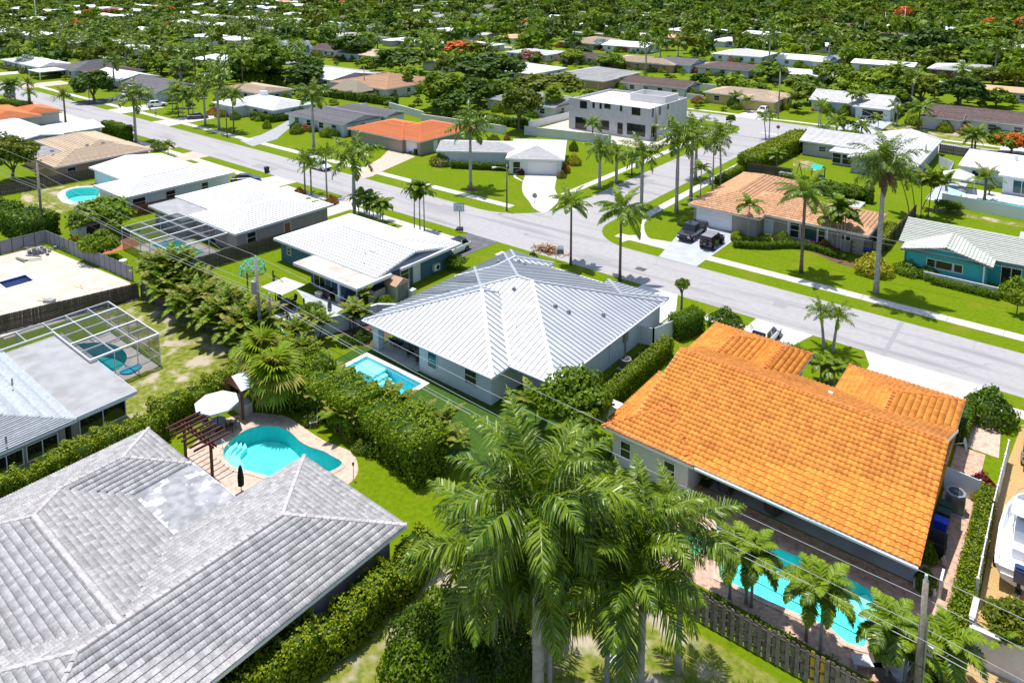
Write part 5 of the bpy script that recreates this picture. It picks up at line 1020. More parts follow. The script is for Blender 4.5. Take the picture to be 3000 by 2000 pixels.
# street and yard palms
for (k, bx, by, kt, ty, sp, lab, kw) in [
 (1, 215, 775, 1, 640, 'date', 'feathery date palm by the tall hedge on the far left street', {}), (1, 204, 762, 1, 575, 'date', 'taller date palm just behind another at the far left hedge', {}), (1, 453, 855, 1, 660, 'date', 'slim feathery palm alone in the grass strip at far left', dict(L=2.6)),
 (1, 938, 980, 1, 660, 'royal', 'big royal palm at the end of the tall clipped hedge', dict(L=4.2)), (1, 790, 620, 1, 420, 'royal', 'royal palm before the grey gabled houses at far left', dict(L=3.6)), (1, 1255, 600, 1, 450, 'royal', 'palm with drooping brown skirt behind the dark shingle roof', dict(dead=5)),
 (1, 1415, 865, 1, 610, 'royal', 'palm nearest the parked black car in the left group', dict(L=3)), (1, 1510, 892, 1, 545, 'royal', 'tall royal palm centre of the left lawn group', dict(L=4)), (1, 1612, 915, 1, 660, 'coconut', 'shorter palm at right of the left lawn group', dict(L=3, rad=.16)),
 (1, 2162, 1035, 1, 650, 'royal', 'royal palm on the curved lawn beside the paved drive', dict(L=3.7)), (1, 1160, 1082, 1, 1000, 'small', 'little palm in the near verge opposite the white hip roof', dict(L=1.7)),
 (1, 2102, 1330, 1, 1105, 'foxtail', 'left palm of the trio on the verge by the red bushes', dict(L=2.4)), (1, 2145, 1345, 1, 1150, 'foxtail', 'middle palm of the trio on the verge by the red bushes', dict(L=2.2)), (1, 2252, 1362, 1, 1080, 'foxtail', 'right palm of the trio on the verge by the red bushes', dict(L=2.6)),
 (1, 2125, 1530, 1, 1430, 'small', 'small palm behind the white roof of the caged pool house', dict(L=1.9, n=13)),
 (1, 58, 700, 1, 590, 'royal', 'left palm of a cluster at the far left verge', dict(L=2.6)), (1, 78, 698, 1, 585, 'royal', 'middle palm of a cluster at the far left verge', dict(L=2.6)), (1, 104, 702, 1, 580, 'royal', 'right palm of a cluster at the far left verge', dict(L=2.6)),
 (2, 92, 1510, 2, 1075, 'royal', 'large royal palm on the verge before the pink driveway', dict(L=4)), (2, 890, 1300, 2, 865, 'royal', 'tall royal palm in a mulch ring on the corner lawn', dict(L=4.1)), (2, 1730, 980, 2, 850, 'coconut', 'palm before the concrete building ground floor windows', dict(L=2.4, rad=.15)),
 (2, 1778, 1298, 2, 1030, 'royal', 'royal palm by the side lawn of the corner house', dict(L=3)), (2, 1893, 1260, 2, 1060, 'royal', 'slim royal palm second along the cross street verge', dict(L=2.3)), (2, 2000, 1205, 2, 1075, 'coconut', 'shortest palm along the left verge of the cross street', dict(L=2.2, rad=.14)), (2, 2066, 1445, 2, 1060, 'royal', 'tall royal palm in the verge wedge of the cross street', dict(L=3.4)), (2, 2307, 1465, 2, 950, 'royal', 'very tall royal palm by the sidewalk of the cross street', dict(L=3.8)),
 (5, 1580, 412, 2, 1405, 'coconut', 'coconut palm by the yard waste heap on the near verge', dict(L=2.7, rad=.15)), (5, 1918, 525, 2, 1445, 'coconut', 'coconut palm with longer drooping fronds on the near verge', dict(L=3.4, rad=.17)),
 (3, 55, 1395, 3, 900, 'royal', 'tall palm left of the walking person on the cross street', dict(L=3.4)), (3, 88, 1235, 3, 950, 'royal', 'palm on the road edge behind the tall pair at cross street', dict(L=3)), (3, 122, 1358, 3, 1165, 'small', 'small palm beside the sidewalk near the walking person', dict(L=1.9)), (3, 205, 1312, 3, 1000, 'royal', 'slender palm right beside the walking person', dict(L=2.2, rad=.12)), (3, 262, 1275, 3, 920, 'royal', 'leaning palm by the low fence end at the cross street', dict(L=3, rad=.16, lean=(-.6, .2))),
 (3, 572, 960, 3, 815, 'foxtail', 'left palm of the pair by the stop sign', dict(L=1.9, rad=.12, lean=(-.6, 0))), (3, 595, 950, 3, 800, 'foxtail', 'right palm of the pair by the stop sign', dict(L=1.9, rad=.12)), (3, 935, 878, 3, 735, 'foxtail', 'left palm before the white gabled house', dict(L=2.1, rad=.11)), (3, 950, 862, 3, 715, 'foxtail', 'right palm before the white gabled house', dict(L=2.1, rad=.11)),
 (3, 1160, 800, 3, 650, 'small', 'left of three palms at the red door', dict(L=2)), (3, 1195, 795, 3, 665, 'small', 'middle of three palms at the red door', dict(L=2)), (3, 1225, 790, 3, 660, 'small', 'right of three palms at the red door', dict(L=2)), (3, 1450, 865, 3, 735, 'foxtail', 'left palm right of the black garage', dict(L=2)), (3, 1475, 862, 3, 760, 'foxtail', 'right palm right of the black garage', dict(L=2)),
 (3, 1625, 890, 3, 745, 'coconut', 'yellowing coconut palm at the corner of the brown roof', dict(L=3.4)), (3, 1345, 890, 3, 815, 'small', 'small palm on the drive in front of the black garage', dict(L=2)), (3, 1060, 925, 3, 840, 'coconut', 'left low palm behind the white tile roof', dict(L=2.6)), (3, 1230, 945, 3, 870, 'coconut', 'right low palm behind the white tile roof', dict(L=2.6)), (3, 1135, 935, 3, 850, 'small', 'slim palm between the two behind the white tile roof', dict(L=2)),
 (3, 1990, 1035, 3, 940, 'coconut', 'left palm at the back street verge on the right', dict(L=2.6)), (3, 2012, 1035, 3, 920, 'coconut', 'right palm at the back street verge on the right', dict(L=2.6)), (3, 595, 445, 3, 205, 'royal', 'tall royal palm left of the shuttered white house', dict(L=5)), (3, 1003, 465, 3, 235, 'royal', 'tall royal palm at the right end of the shuttered house', dict(L=4.6)), (3, 1160, 435, 3, 345, 'coconut', 'coconut palm right of the shuttered house', dict(L=5)),
 (6, 1330, 610, 3, 1120, 'royal', 'very tall palm with brown dead skirt on the right lawn', dict(L=4.6, dead=12, n=22, lod=0)), (6, 815, 467, 3, 1330, 'coconut', 'palm with wind swept fronds on the lawn before the salmon roof', dict(L=3.9, rad=.2, lod=0)), (6, 450, 240, 3, 1415, 'small', 'small palm in the curved bed by the parked jeep', dict(L=2.1, rad=.09)),
 (6, 1060, 330, 3, 1420, 'small', 'left stem palm of the clump by the wooden gate', dict(L=2.2)), (6, 1085, 336, 3, 1440, 'small', 'middle palm of the clump by the wooden gate', dict(L=2.3)), (6, 1108, 338, 3, 1500, 'small', 'right palm of the clump by the wooden gate', dict(L=2.3)), (6, 1040, 310, 3, 1500, 'small', 'outer leaning palm of the clump by the wooden gate', dict(L=2.1, lean=(-.8, -.3))),
 (3, 2078, 1385, 3, 1225, 'date', 'palm beside the pool behind the white wall', dict(L=2.6, n=22)), (3, 645, 1165, 3, 1075, 'small', 'small palm in the sandy yard behind the board fence', dict(L=2)),
 (6, 970, 995, 6, 765, 'foxtail', 'left foxtail palm on the island lawn between driveways', dict(L=2.1, lod=0, lean=(-.5, .3))), (6, 1035, 1012, 6, 790, 'foxtail', 'right foxtail palm on the island lawn between driveways', dict(L=2.3, lod=0, lean=(.2, .3))),
 (6, 948, 1225, 6, 1095, 'small', 'left palm in the entry court of the orange roof house', dict(L=1.5, lod=0)), (6, 1010, 1225, 6, 1105, 'small', 'middle palm in the entry court of the orange roof house', dict(L=1.5, lod=0)), (6, 1040, 1255, 6, 1140, 'small', 'right palm in the entry court of the orange roof house', dict(L=1.7, lod=0)),
 (3, 2150, 520, 3, 320, 'royal', 'palm among the dark trees at the far right', dict(L=4)), (3, 440, 770, 3, 690, 'small', 'small palm at the yellow house front', dict(L=2)), (3, 370, 730, 3, 660, 'coconut', 'bushy palm at the yellow house corner', dict(L=2.2)),
 (2, 2195, 465, 2, 300, 'royal', 'tall palm behind the dark brown roof in the centre', dict(L=4.2)), (2, 2097, 495, 2, 290, 'royal', 'pale trunked palm behind the pinkish tan roof', dict(L=3.6)), (2, 1055, 480, 2, 415, 'coconut', 'palm left of the broad oak', dict(L=4)), (2, 735, 490, 2, 410, 'coconut', 'coconut palm before the orange flame tree', dict(L=4.6)), (2, 650, 450, 2, 330, 'coconut', 'light coconut palm left of the orange flame tree', dict(L=4.4)), (2, 1010, 400, 2, 320, 'coconut', 'coconut palm right of the orange flame tree', dict(L=4.2))]:
    P_(lab, k, bx, by, ty, sp, kt=kt, **kw)
for i, (bx, by, ty) in enumerate([(120, 1482, 1370), (160, 1512, 1355), (195, 1532, 1370), (225, 1536, 1390), (265, 1562, 1420), (285, 1566, 1410)]):
    P_('slim multi stem palm on the verge behind the blue house', 2, bx, by, ty, 'small', L=1.8, n=13, group='verge palms behind the blue house, left clump', lean=(random.uniform(-.5, .5), random.uniform(-.3, .3)))
for i, (bx, by, ty) in enumerate([(503, 210, -110), (542, 200, -95), (572, 190, -85)]):
    P_('slim palm of the three stem clump beside the basketball hoop', 5, bx, by, ty, 'small', L=1.9, n=13, group='palm clump beside the basketball hoop', lean=(random.uniform(-.5, .5), .2))
for i, (bx, by, ty) in enumerate([(1190, 775, 650), (1230, 800, 640), (1262, 812, 660), (1300, 800, 655), (1330, 790, 640), (1215, 745, 620)]):
    P_('palm of the dense clump between driveways on the left', 1, bx, by, ty, 'areca' if i % 2 else 'royal', L=2.8, n=12, group='palm clump between driveways', rad=.13)
p = T(2, 1455, 800); fan_palm('cabbage palm with round fan crown by the cream house', p, hgt(p, 2, 660), 1.5, 34, 'frond_light', rad=.25)
p = T(4, 1880, 1440); fan_palm('yellow green fan palm arching over the tiki shelter', (p[0] - .2, p[1] + .4), 2.9, 1.25, 46, 'frond_light', alt='frond_yellow', rad=.2)
p = T(4, 1780, 1330); fan_palm('second fan palm behind the tiki shelter', (p[0], p[1] + .6), 3.6, 1.2, 36, 'frond_light', alt='frond_yellow', rad=.2)
p = T('p', 1080 + 200, 480); 
for lab, k, x, y, r_ in (('left silver fan palm behind the white roof', 2, -40 + 60, 235, 2.2), ('silvery bismarck style fan palm near the white far house', 2, 930, 190, 3.4), ('right silver fan palm behind the white roof', 1, 2080, 395, 2.4), ('silver fan palm left of its twin by cream house', 1, 1930, 400, 2.6)):
    p = T(k, x, y); fan_palm(lab, p, 3.0, r_, 26, 'frond_blue', rad=.3)
# areca row behind the wooden fence of the dry yard
for i in range(15):
    u = -77.3 + i * 1.36; h_ = 1.7 + .5 * math.sin(i * 2.1) + (1.2 if i < 3 else 0)
    palm('feathery areca palm behind the long weathered fence, ' + ('at the far corner', 'second from the far corner', 'third from the far corner', 'fourth from the far corner', 'fifth from the far corner', 'sixth from the far corner', 'seventh from the far corner', 'in the middle of the row', 'seventh from the transformer pole', 'sixth from the transformer pole', 'fifth from the transformer pole', 'fourth from the transformer pole', 'third from the transformer pole', 'second from the transformer pole', 'nearest the transformer pole')[i], (u, 35.3 + .6 * math.sin(i * 1.7)), h_, 'areca', L=2.5, lod=1, n=15, group='areca palms behind the wooden fence', twin=((.6, .5, h_ * .9, .5, .3), (-.5, .6, h_ * .8, -.5, .3), (.1, -.5, h_ * .75, .1, -.5)))
for i, (x, y) in enumerate([(1560, 1480), (1600, 1500), (1640, 1505), (1690, 1500), (1730, 1470), (1650, 1440)]):
    P_('many stemmed palm clump at the corner of the turquoise house yard', 3, x, y, 1250 + 25 * (i % 3), 'areca', L=2.6, n=13, group='stems of the palm clump by the yard fence', lean=((i - 2.5) * .5, (i % 3 - 1) * .6))
for lab, k, x, y, L_, n_ in (('bushy yellow palm before the garden shed', 5, 150, 735, 1.8, 14), ('arching palm behind the white garden wall', 5, 100, 890, 1.6, 12), ('palm sapling at the white garden wall end', 5, 60, 860, 1.5, 11), ('palm in the corner hedge by the boat yard', 9, 1480, 1540, 1.7, 12), ('arching frond cluster below the mango tree', 8, 640, 110, 1.8, 14), ('fan of young fronds left of the mango tree', 8, 1190, 20, 2.3, 10), ('bush of palm fronds at the bottom right corner', 9, 1930, 1490, 1.4, 12), ('dark screw palm clump right of the yellow house', 3, 790, 775, 3.4, 26), ('round sago like palm by the turquoise house', 6, 2300, 760, 1.5, 16)):
    p = T(k, x, y); palm(lab, p, 1.5 if 'screw' not in lab else 2.6, 'areca', L=L_, lod=0 if y > 400 and k > 4 else 1, n=n_)
for i, (x, y, h_, l) in enumerate([(-52.6, 36.0, 1.5, 'beside the tanning shelf corner'), (-50.6, 35.6, .8, 'left of the rectangular pool'), (-47.8, 35.4, .6, 'before the middle of the rectangular pool'), (-44.6, 35.4, .6, 'before the right half of the rectangular pool'), (-40.6, 35.5, 1.8, 'on the turf edge right of the rectangular pool'), (-36.2, 35.0, 2.1, 'at the right end of the bushy hedge'), (-33.6, 34.2, 1.8, 'between the bushy hedge and the mango tree'), (-55.2, 37.2, 2.0, 'at the near end of the curved garden wall'), (-55.8, 39.6, 1.8, 'before the middle of the curved garden wall'), (-54.0, 43.0, 2.0, 'before the far end of the curved garden wall'), (-42.2, 32.0, 1.4, 'on the lawn side of the bushy hedge'), (-47.2, 31.8, 1.3, 'over the kidney pool deck edge')]):
    palm('young areca palm ' + l, (x, y), h_, 'areca', L=1.9, lod=0, n=14, twin=((.4, .3, h_ * .85, .4, .2), (-.4, .3, h_ * .75, -.5, .2)))
for i, (x, y, r, l) in enumerate([(-39.6, 31.9, .7, 'right end'), (-41.2, 32.2, .6, 'middle'), (-45.2, 31.7, .8, 'left part'), (-48.6, 31.2, .8, 'far left end')]): shrub('flowering shrub in the bed behind the kidney pool, ' + l, (x, y), r, r * 1.2, ('leaf_mid', 'leaf_bright', 'leaf_dark', 'leaf_mid')[i], flower='flower_pink', fl=.05)
# ---- broadleaf trees the photo shows one by one: view, base, top row, width px, kind, label
for (k, bx, by, ty, wd, kd, lab) in [
 (1, 95, 1250, 930, 330, 'olive', 'loose olive green tree at the left edge before the sand tile roof'), (4, 700, 200, -40, 400, 'lime', 'bright yellow green round tree by the small shed'), (4, 690, 380, 190, 260, 'bright', 'feathery light green tree next to the red flowering shrub'),
 (1, 650, 700, 480, 270, 'dark', 'spreading dark tree at the far left street corner'), (1, 1790, 590, 290, 400, 'mid', 'huge dark green fig tree behind the white hip roof'), (1, 2090, 600, 440, 300, 'dark', 'dark tree behind the tan flat house'), (1, 690, 390, 245, 180, 'mid', 'round green tree left of the flat roofs'), (1, 1090, 460, 310, 190, 'bright', 'light green round tree behind palms'), (1, 170, 480, 385, 120, 'silver', 'pale blossoming round tree at the far left lawn'), (1, 60, 370, 220, 190, 'mid', 'green tree mass at the left edge'),
 (1, 1330, 420, 330, 200, 'mid', 'green tree behind the orange roofs at left'), (1, 950, 500, 415, 170, 'bright', 'low light green tree behind the white gable roof'), (1, 2060, 440, 380, 190, 'olive', 'olive tree left of the white gabled roof'),
 (2, 420, 510, 325, 380, 'dark', 'broad dark oak left of the centre'), (2, 1035, 605, 370, 470, 'dark', 'broad oak with forked trunk before the back street'), (2, 690, 760, 490, 360, 'mid', 'dark mango tree behind the orange red roof'), (2, 780, 790, 620, 300, 'dark', 'lower dark tree right of the mango tree'), (2, 1430, 690, 495, 460, 'olive', 'wide yellow green tree by the cream house'), (2, 1225, 910, 590, 290, 'olive', 'thin leaved tree over the small round pool'), (2, 840, 400, 275, 330, 'flame', 'wide flame tree with orange blossom'), (2, 1300, 440, 345, 180, 'pink', 'pink blossoming tree before the long white roof'), (2, 1600, 440, 340, 190, 'bright', 'bright tree before the long brown roof'), (2, 1850, 470, 370, 200, 'lime', 'lime green tree before the peach house'), (2, 70, 410, 240, 290, 'dark', 'dark round tree left of the broad oak'), (2, 180, 470, 385, 140, 'lime', 'small lime tree left of the broad oak'), (2, 460, 640, 505, 80, 'mid', 'clipped two ball tree before the salmon roof'), (2, 1290, 200, 130, 200, 'flame', 'flame tree with red orange flowers in the far centre'), (2, 1790, 340, 270, 140, 'silver', 'pale blossom tree by the beige hip roof'), (2, 1330, 320, 245, 150, 'bright', 'light round tree on the second street'), (2, 560, 260, 195, 420, 'mid', 'wide green tree belt tree left of silver palm'), (2, 1750, 190, 90, 260, 'dark', 'big dark tree behind the beige hip roof'),
 (3, 1450, 680, 445, 460, 'bright', 'very large bright green tree behind the white gabled house'), (3, 1420, 470, 360, 200, 'bright', 'tall bright green tree before low white roof'), (3, 1690, 480, 385, 170, 'lime', 'lime feathery tree before the brick house'), (3, 1900, 740, 530, 330, 'dark', 'dense dark tree behind the brown roof'), (3, 2160, 740, 610, 220, 'mid', 'green tree at right behind the brown roof'), (3, 2130, 590, 455, 300, 'olive', 'rounded olive tree before the brick house'), (3, 2290, 590, 420, 190, 'bright', 'bright tree at the right edge by the brick house'), (3, 1730, 440, 190, 340, 'dark', 'large dark tree over the far white car'), (3, 2080, 330, 160, 420, 'lime', 'broad lime green tree at the far right'), (3, 2060, 440, 290, 420, 'dark', 'dark tree row at the far right'), (3, 1290, 190, 110, 230, 'olive', 'olive tree beside the light poles'), (3, 1030, 500 + 80, 430, 260, 'mid', 'green tree behind the back yards of the gabled house'), (3, 600, 560, 440, 260, 'mid', 'green shrubby tree behind the yellow house'), (3, 820, 650, 510, 260, 'mid', 'tree with broad leaves right of the yellow house'), (3, 1780, 170, 140, 200, 'mid', 'round tree before the small two storey house'), (3, 1100, 150, 80, 200, 'olive', 'olive flat topped tree in the far right belt'), (3, 270, 180, 140, 170, 'olive', 'rounded olive tree left of the tall palm'), (3, 460, 100, 65, 230, 'lime', 'light green flat tree in the far belt'),
 (3, 330, 870, 790, 70, 'dark', 'small conical pine by the corner bend'), (3, 2260, 1060, 905, 240, 'flame', 'royal poinciana with red orange blossom at the right edge'), (3, 1830, 1460, 1375, 170, 'mid', 'small frangipani tree before the white yard wall'), (3, 1060, 1380, 1270, 150, 'mid', 'small garden tree by the play set'), (3, 1180, 1400, 1280, 120, 'mid', 'low leafy tree by the play set patio'),
 (8, 1430, 110, -330, 440, 'mid', 'rounded mango tree behind the orange roof corner'), (4, 2150, 870, 660, 170, 'mid', 'young broadleaf tree on the grey patio edge'), (5, 790, 440, 345, 150, 'mid', 'small tree beside the blue house side yard'), (6, -10, 740, 505, 105, 'mid', 'slender young tree on the verge by the new driveway'), (5, 2330, 690, 530, 80, 'mid', 'young tree right of the metal roof house drive') if 0 else (3, 2110, 1340, 1270, 60, 'mid', 'little tree beside the right white house'),
 (9, 2010, 1420, 1080, 330, 'olive', 'thin leaved tree with small red flowers in the bottom right corner'), (1, 1165, 1165, 1075, 5, 'lime', 'x') if 0 else (1, 530, 1180, 1075, 90, 'mid', 'young conical tree by the sand tile house')]:
    p = T(k, bx, by); s = px_per_m(p); px = wd / VW[k][2]; h = max(1.5, hgt(p, k, ty)); r = px / s / 2
    tree(lab, p, r, h, kd, lod=0 if s > 17 else 1 if s > 6 else 2)
PAVE0 = [(-43.5, -34, 171, 190), (-67, -60, 171, 187), (-120, -112, 155, 185)]
# dark understory bushes in the foreground
for (k, bx, by, r, h, mt, lab) in [(8, 480, 1380, 1.7, 2.6, 'leaf_dark', 'dark broad leaved bush left under the foreground palms'), (8, 720, 1480, 1.8, 2.8, 'leaf_dark', 'dark bush in the middle under the foreground palms'), (8, 1010, 1450, 1.5, 2.6, 'leaf_dark', 'dark bush between two foreground palm trunks'), (8, 620, 1250, 1.6, 2.6, 'leaf_mid', 'green bush behind the dark foreground bushes'), (8, 1060, 1100, 1.5, 2.4, 'leaf_mid', 'green bush below the foreground palm crowns'), (8, 420, 1560, 1.5, 2.1, 'leaf_mid', 'low bush at the bottom of the hedge')]:
    shrub(lab, T(k, bx, by), r, h, mt, leaf=.16)
# ---- shrubs and bushes
for (k, x, y, r, h, mt, lab, fl) in [(2, 1605, 1135, 1.25, 2.2, 'leaf_yellow', 'round yellow croton bush right of the corner garage', None), (2, 1600, 1040, .9, 2.2, 'leaf_mid', 'green round bush behind the corner garage', None), (2, 690, 1135, 2.1, 2.4, 'leaf_mid', 'big loose shrub left of the corner house wing', 'flower_pink'), (2, 1545, 1190, .8, 1.7, 'leaf_rust', 'rust red shrub at the corner garage', None), (2, 1515, 1225, .8, 1.3, 'leaf_mid', 'pink flowering bush at the corner garage drive', 'flower_pink'), (2, 1242, 1200, .5, 1.0, 'leaf_red', 'dark red cordyline at the corner house entry', None), (2, 1140, 965, .7, 1.2, 'leaf_rust', 'orange red shrub behind the corner house', None),
 (1, 2062, 1345, .95, 1.3, 'leaf_rust', 'left red leaved round bush on the verge', None), (1, 2285, 1405, 1.0, 1.3, 'leaf_rust', 'right red leaved round bush on the verge', None), (1, 1095, 1035, 1.6, 2.0, 'leaf_mid', 'round clipped bush at the sand tile house front', None), (1, 1840, 885, 1.0, 2.0, 'leaf_lime', 'yellow green shrub on the lawn of the white hip roof', None), (1, 2045, 920, 1.5, 2.1, 'leaf_mid', 'left clipped ball bush at the grey tile front', None), (1, 2290, 945, 1.4, 2.0, 'leaf_mid', 'right clipped ball bush at the grey tile front', None), (1, 1630, 790, .9, 1.4, 'leaf_mid', 'magenta bougainvillea at the white hip roof entry', 'flower_pink'),
 (6, 290, 855, 1.65, 2.2, 'leaf_dark', 'round dark clipped bush on the near verge', None), (6, 2110, 1480, 1.75, 2.7, 'leaf_dark', 'round dark topiary bush at the right lawn', None), (6, 690, 255, 1.1, 1.5, 'leaf_mid', 'round green bush under the picture window', None), (6, 975, 300, .8, 1.2, 'leaf_gold', 'copper croton in the long flower bed', None), (6, 825, 240, .9, 1.3, 'leaf_rust', 'orange croton in the long flower bed', None), (6, 10, 140, .9, 1.3, 'leaf_mid', 'green bush beside the pickup', None), (6, 1310, 470, 2.0, 2.4, 'leaf_yellow', 'big yellow green bush by the tall dead skirted palm', None), (6, 1560, 470, 1.6, 1.6, 'leaf_mid', 'big dark leafed shrub before the turquoise wall', None), (6, 1690, 500, 1.3, 1.5, 'leaf_mid', 'second shrub before the turquoise wall', None), (6, 2290, 650, 1.5, 2.5, 'leaf_lime', 'yellow green tree shrub at the right edge lawn', None),
 (9, 1830, 400, .8, 1.5, 'leaf_red', 'dark red cordyline bush by the white side fence', None), (9, 1820, 440, .7, 1.1, 'leaf_yellow', 'yellow croton in front of the red cordyline', None), (9, 1500, 820, .5, 1.3, 'leaf_mid', 'leafy plant in the white patio planter', None), (4, 530, 300, 1.5, 1.9, 'leaf_mid', 'red flowering shrub by the small white shed', 'flower_orange'), (5, 300, 700, 1.1, 1.3, 'leaf_bright', 'light green shrub behind the metal roof corner', None), (5, 140, 935, .9, 1.1, 'leaf_dark', 'dark shrub under the lanai column', None), (5, 30, 960, .8, 1.0, 'leaf_dark', 'dark shrub at the white garden wall', None), (5, 1320, 390, .6, 1.4, 'leaf_mid', 'shrub on the verge by the yard waste', None),
 (3, 1020, 805, 1.1, 1.3, 'leaf_mid', 'round bush before the white gabled house', None), (3, 1815, 900, 1.5, 2.6, 'leaf_lime', 'variegated bush before the brown roof house', None), (3, 2130, 910, 1.3, 2.4, 'leaf_mid', 'tall shrub right of the brown roof house windows', None), (3, 2165, 930, 1.3, 1.8, 'leaf_dark', 'dark bush by the brown roof house garage', None), (3, 105, 710, 1.8, 2.0, 'leaf_rust', 'red shrub at the yellow house corner', None), (3, 1600, 860, 2.2, 2.4, 'leaf_mid', 'dark shrubs under the yellowing coconut palm', None), (2, 1080, 900, 1.5, 2.8, 'leaf_mid', 'banana like shrub behind the corner house', None), (2, 1050, 980, 1.3, 1.8, 'leaf_mid', 'bush along the corner house rear fence', None), (7, 1000, 60, .8, 1.3, 'leaf_mid', 'leafy ginger behind the grey roof ridge', None), (8, 240, 130, 1.3, 1.6, 'leaf_dark', 'dark shrub in the bed behind the kidney pool', None), (1, 660, 925, 1.3, 1.5, 'leaf_mid', 'shrub at the end of the smooth white roof', None), (1, 245, 525, 1.6, 2.2, 'leaf_mid', 'bush on the far left lawn by the carport', None)]:
    shrub(lab, T(k, x, y), r, h, mt, flower=fl)
for i in range(9):
    q = T(6, 880 + i * 24, 292 + i * 7); shrub('low dark red ti plant in the long bed before the beige wall', q, .45, .9, 'leaf_red', group='red ti plants in the long bed')
for i, (x, y, nm, wh) in enumerate(FND):
    if (i * 5) % 7 < 2 or any(a < x < b and c < y < d for a, b, c, d in PAVE0): continue
    r_ = .8 + (i * 13 % 7) * .13; cn = i * 7 % 5 if i % 9 else 5; shrub(('green', 'dark', 'bright', 'green', 'lime', 'rust red')[cn] + ' shrub by the ' + wh + ', ' + nm, (x, y), r_, r_ * (1.1 + (i % 4) * .25), ('leaf_mid', 'leaf_dark', 'leaf_bright', 'leaf_mid', 'leaf_hedge', 'leaf_rust')[cn], leaf=.22, group='foundation shrubs of the ' + nm)
# ---- hedges
hedge('big block hedge with flat top along the cross street corner', [(-45.4, 124.6), (-44.6, 140), (-44.4, 150)], 3.9, 2.9, .3, 22); hedge('block hedge along the back street edge of the corner', [(-45, 151), (-35, 158)], 3, 2.8, .3, 22)
hedge('tall clipped hedge beside the sand tile roof', [(-165.5, 66.3), (-155, 66.4)], 1.8, 3.2, .26, 28, 'leaf_mid'); hedge('tall dark hedge by the date palms', [(-217, 62.6), (-206, 64.8)], 1.8, 2.9, .26, 26, 'leaf_mid')
hedge('clipped hedge in front of the white hip roof house', [(-157, 96.2), (-149.2, 96.4), (-148.3, 104)], 1.2, 1.7, .22, 34, 'leaf_mid'); hedge('long low hedge below the corner house wing', [(-88.2, 93.6), (-79.4, 98.2)], 1.2, 1.2, .2, 40, 'leaf_mid')
hedge('curving clipped hedge edging the lawn by the jeep', curve(TL('a', [(800, 1050), (1000, 1065), (1250, 1075), (1500, 1060), (1750, 1070), (1950, 1110), (2150, 1180), (2330, 1220)]), 2, False), .9, .75, .13, 70, 'leaf_mid')
hedge('looped low hedge round the small palm bed', curve(TL('a', [(860, 890), (790, 960), (900, 990), (1100, 1000), (1260, 980), (1260, 940)]), 2, False), .7, .7, .13, 70, 'leaf_hedge')
hedge('thick box hedge by the white side gate', [(-28.9, 61.6), (-27.9, 64.6)], 1.6, 2.2, .15, 55, 'leaf_mid'); hedge('narrow hedge between the metal roof and orange roof houses', [(-28.1, 47.5), (-28.1, 58.5)], 1.0, 1.7, .14, 60)
hedge('ground cover hedge before the turquoise house', [(-11.6, 91.6), (-5.4, 91.4)], 1.3, .7, .15, 60, 'leaf_mid'); hedge('leafy hedge along the near grey roof wall', [(-29.6, 11.5), (-29.0, 16.5), (-28.1, 21), (-28.2, 27.5)], 1.7, 2.1, .16, 60, bulge=.2)
hedge('loose hedge behind the near grey roof', [(-53.4, 8), (-53.2, 14), (-52.9, 19), (-52.6, 23.5)], 1.6, 2.2, .16, 60, bulge=.2); hedge('overgrown hedge between the dry yard and the tiki shelter', [(-53.5, 23.5), (-53.6, 28), (-54.4, 31), (-55.8, 34)], 1.9, 2.0, .17, 55, bulge=.25)
hedge('high bushy hedge between the two pools', [(-48, 32.6), (-44.5, 34), (-41, 33.6), (-37.5, 33.4), (-33.5, 33)], 3.0, 2.9, .2, 48, 'leaf_bright', .2, bulge=.25)
hedge('bushy planting behind the fan palm', [(-54, 34.8), (-51, 35.4), (-48.5, 35.4)], 2.2, 2.4, .2, 46, 'leaf_bright', .2, bulge=.3)
hedge('long clipped hedge along the boat side fence', [(-3.05, 36.5), (-2.85, 46), (-2.75, 54.5)], .95, 1.25, .12, 80); hedge('dark hedge beside the orange house path', [(-5.0, 60.2), (-4.9, 65)], .7, 1.6, .13, 60, 'leaf_mid')
hedge('creeper hedge along the wooden picket fence', [(-14.6, 35.0), (-6.4, 34.9)], .8, .8, .14, 60, 'leaf_mid', flower='flower_pink', bulge=.25, fl=.02); hedge('low hedge on top of the near verge by the black car', [(-186, 57.6), (-178, 57.6)], 1, 1, .25, 26, 'leaf_mid')
hedge('green hedge at the left edge behind the utility pole', [(-123, 31), (-113, 33.5), (-107, 34)], 4, 2.6, .26, 26, 'leaf_mid', bulge=.2); hedge('leafy edge along the board fence of the turquoise house', [(-18.4, 99), (-18.7, 106)], 1.2, 1.7, .18, 45)
hedge('dark hedge behind the play set', [(-37.6, 118.8), (-24, 118.6)], 1.6, 2.2, .25, 30, 'leaf_mid'); hedge('low hedge beside the board fence at the cross street', [(-46.4, 113.4), (-46.2, 122.5)], 1.2, 1.3, .2, 36)
hedge('planting between the long pool and the orange house path', [(-24.5, 41.5), (-24.2, 46)], .8, .5, .14, 50, 'leaf_mid'); hedge('dark hedge row before the salmon roof and hut', [(-176, 126.6), (-142, 129)], 2, 2.2, .3, 18, 'leaf_mid', bulge=.15); hedge('hedge behind the cage house yard', [(-97.8, 128.5), (-122, 126)], 2, 2, .3, 18, 'leaf_mid', bulge=.2)
hedge('low planting on the island lawn by the orange roof', [(-20.6, 65.4), (-17, 65.8)], 1.6, .6, .15, 50, 'leaf_mid'); hedge('clipped hedge on the island lawn right end', [(-15, 65.5), (-13.4, 65.7)], 1.0, .8, .14, 60, 'leaf_mid')
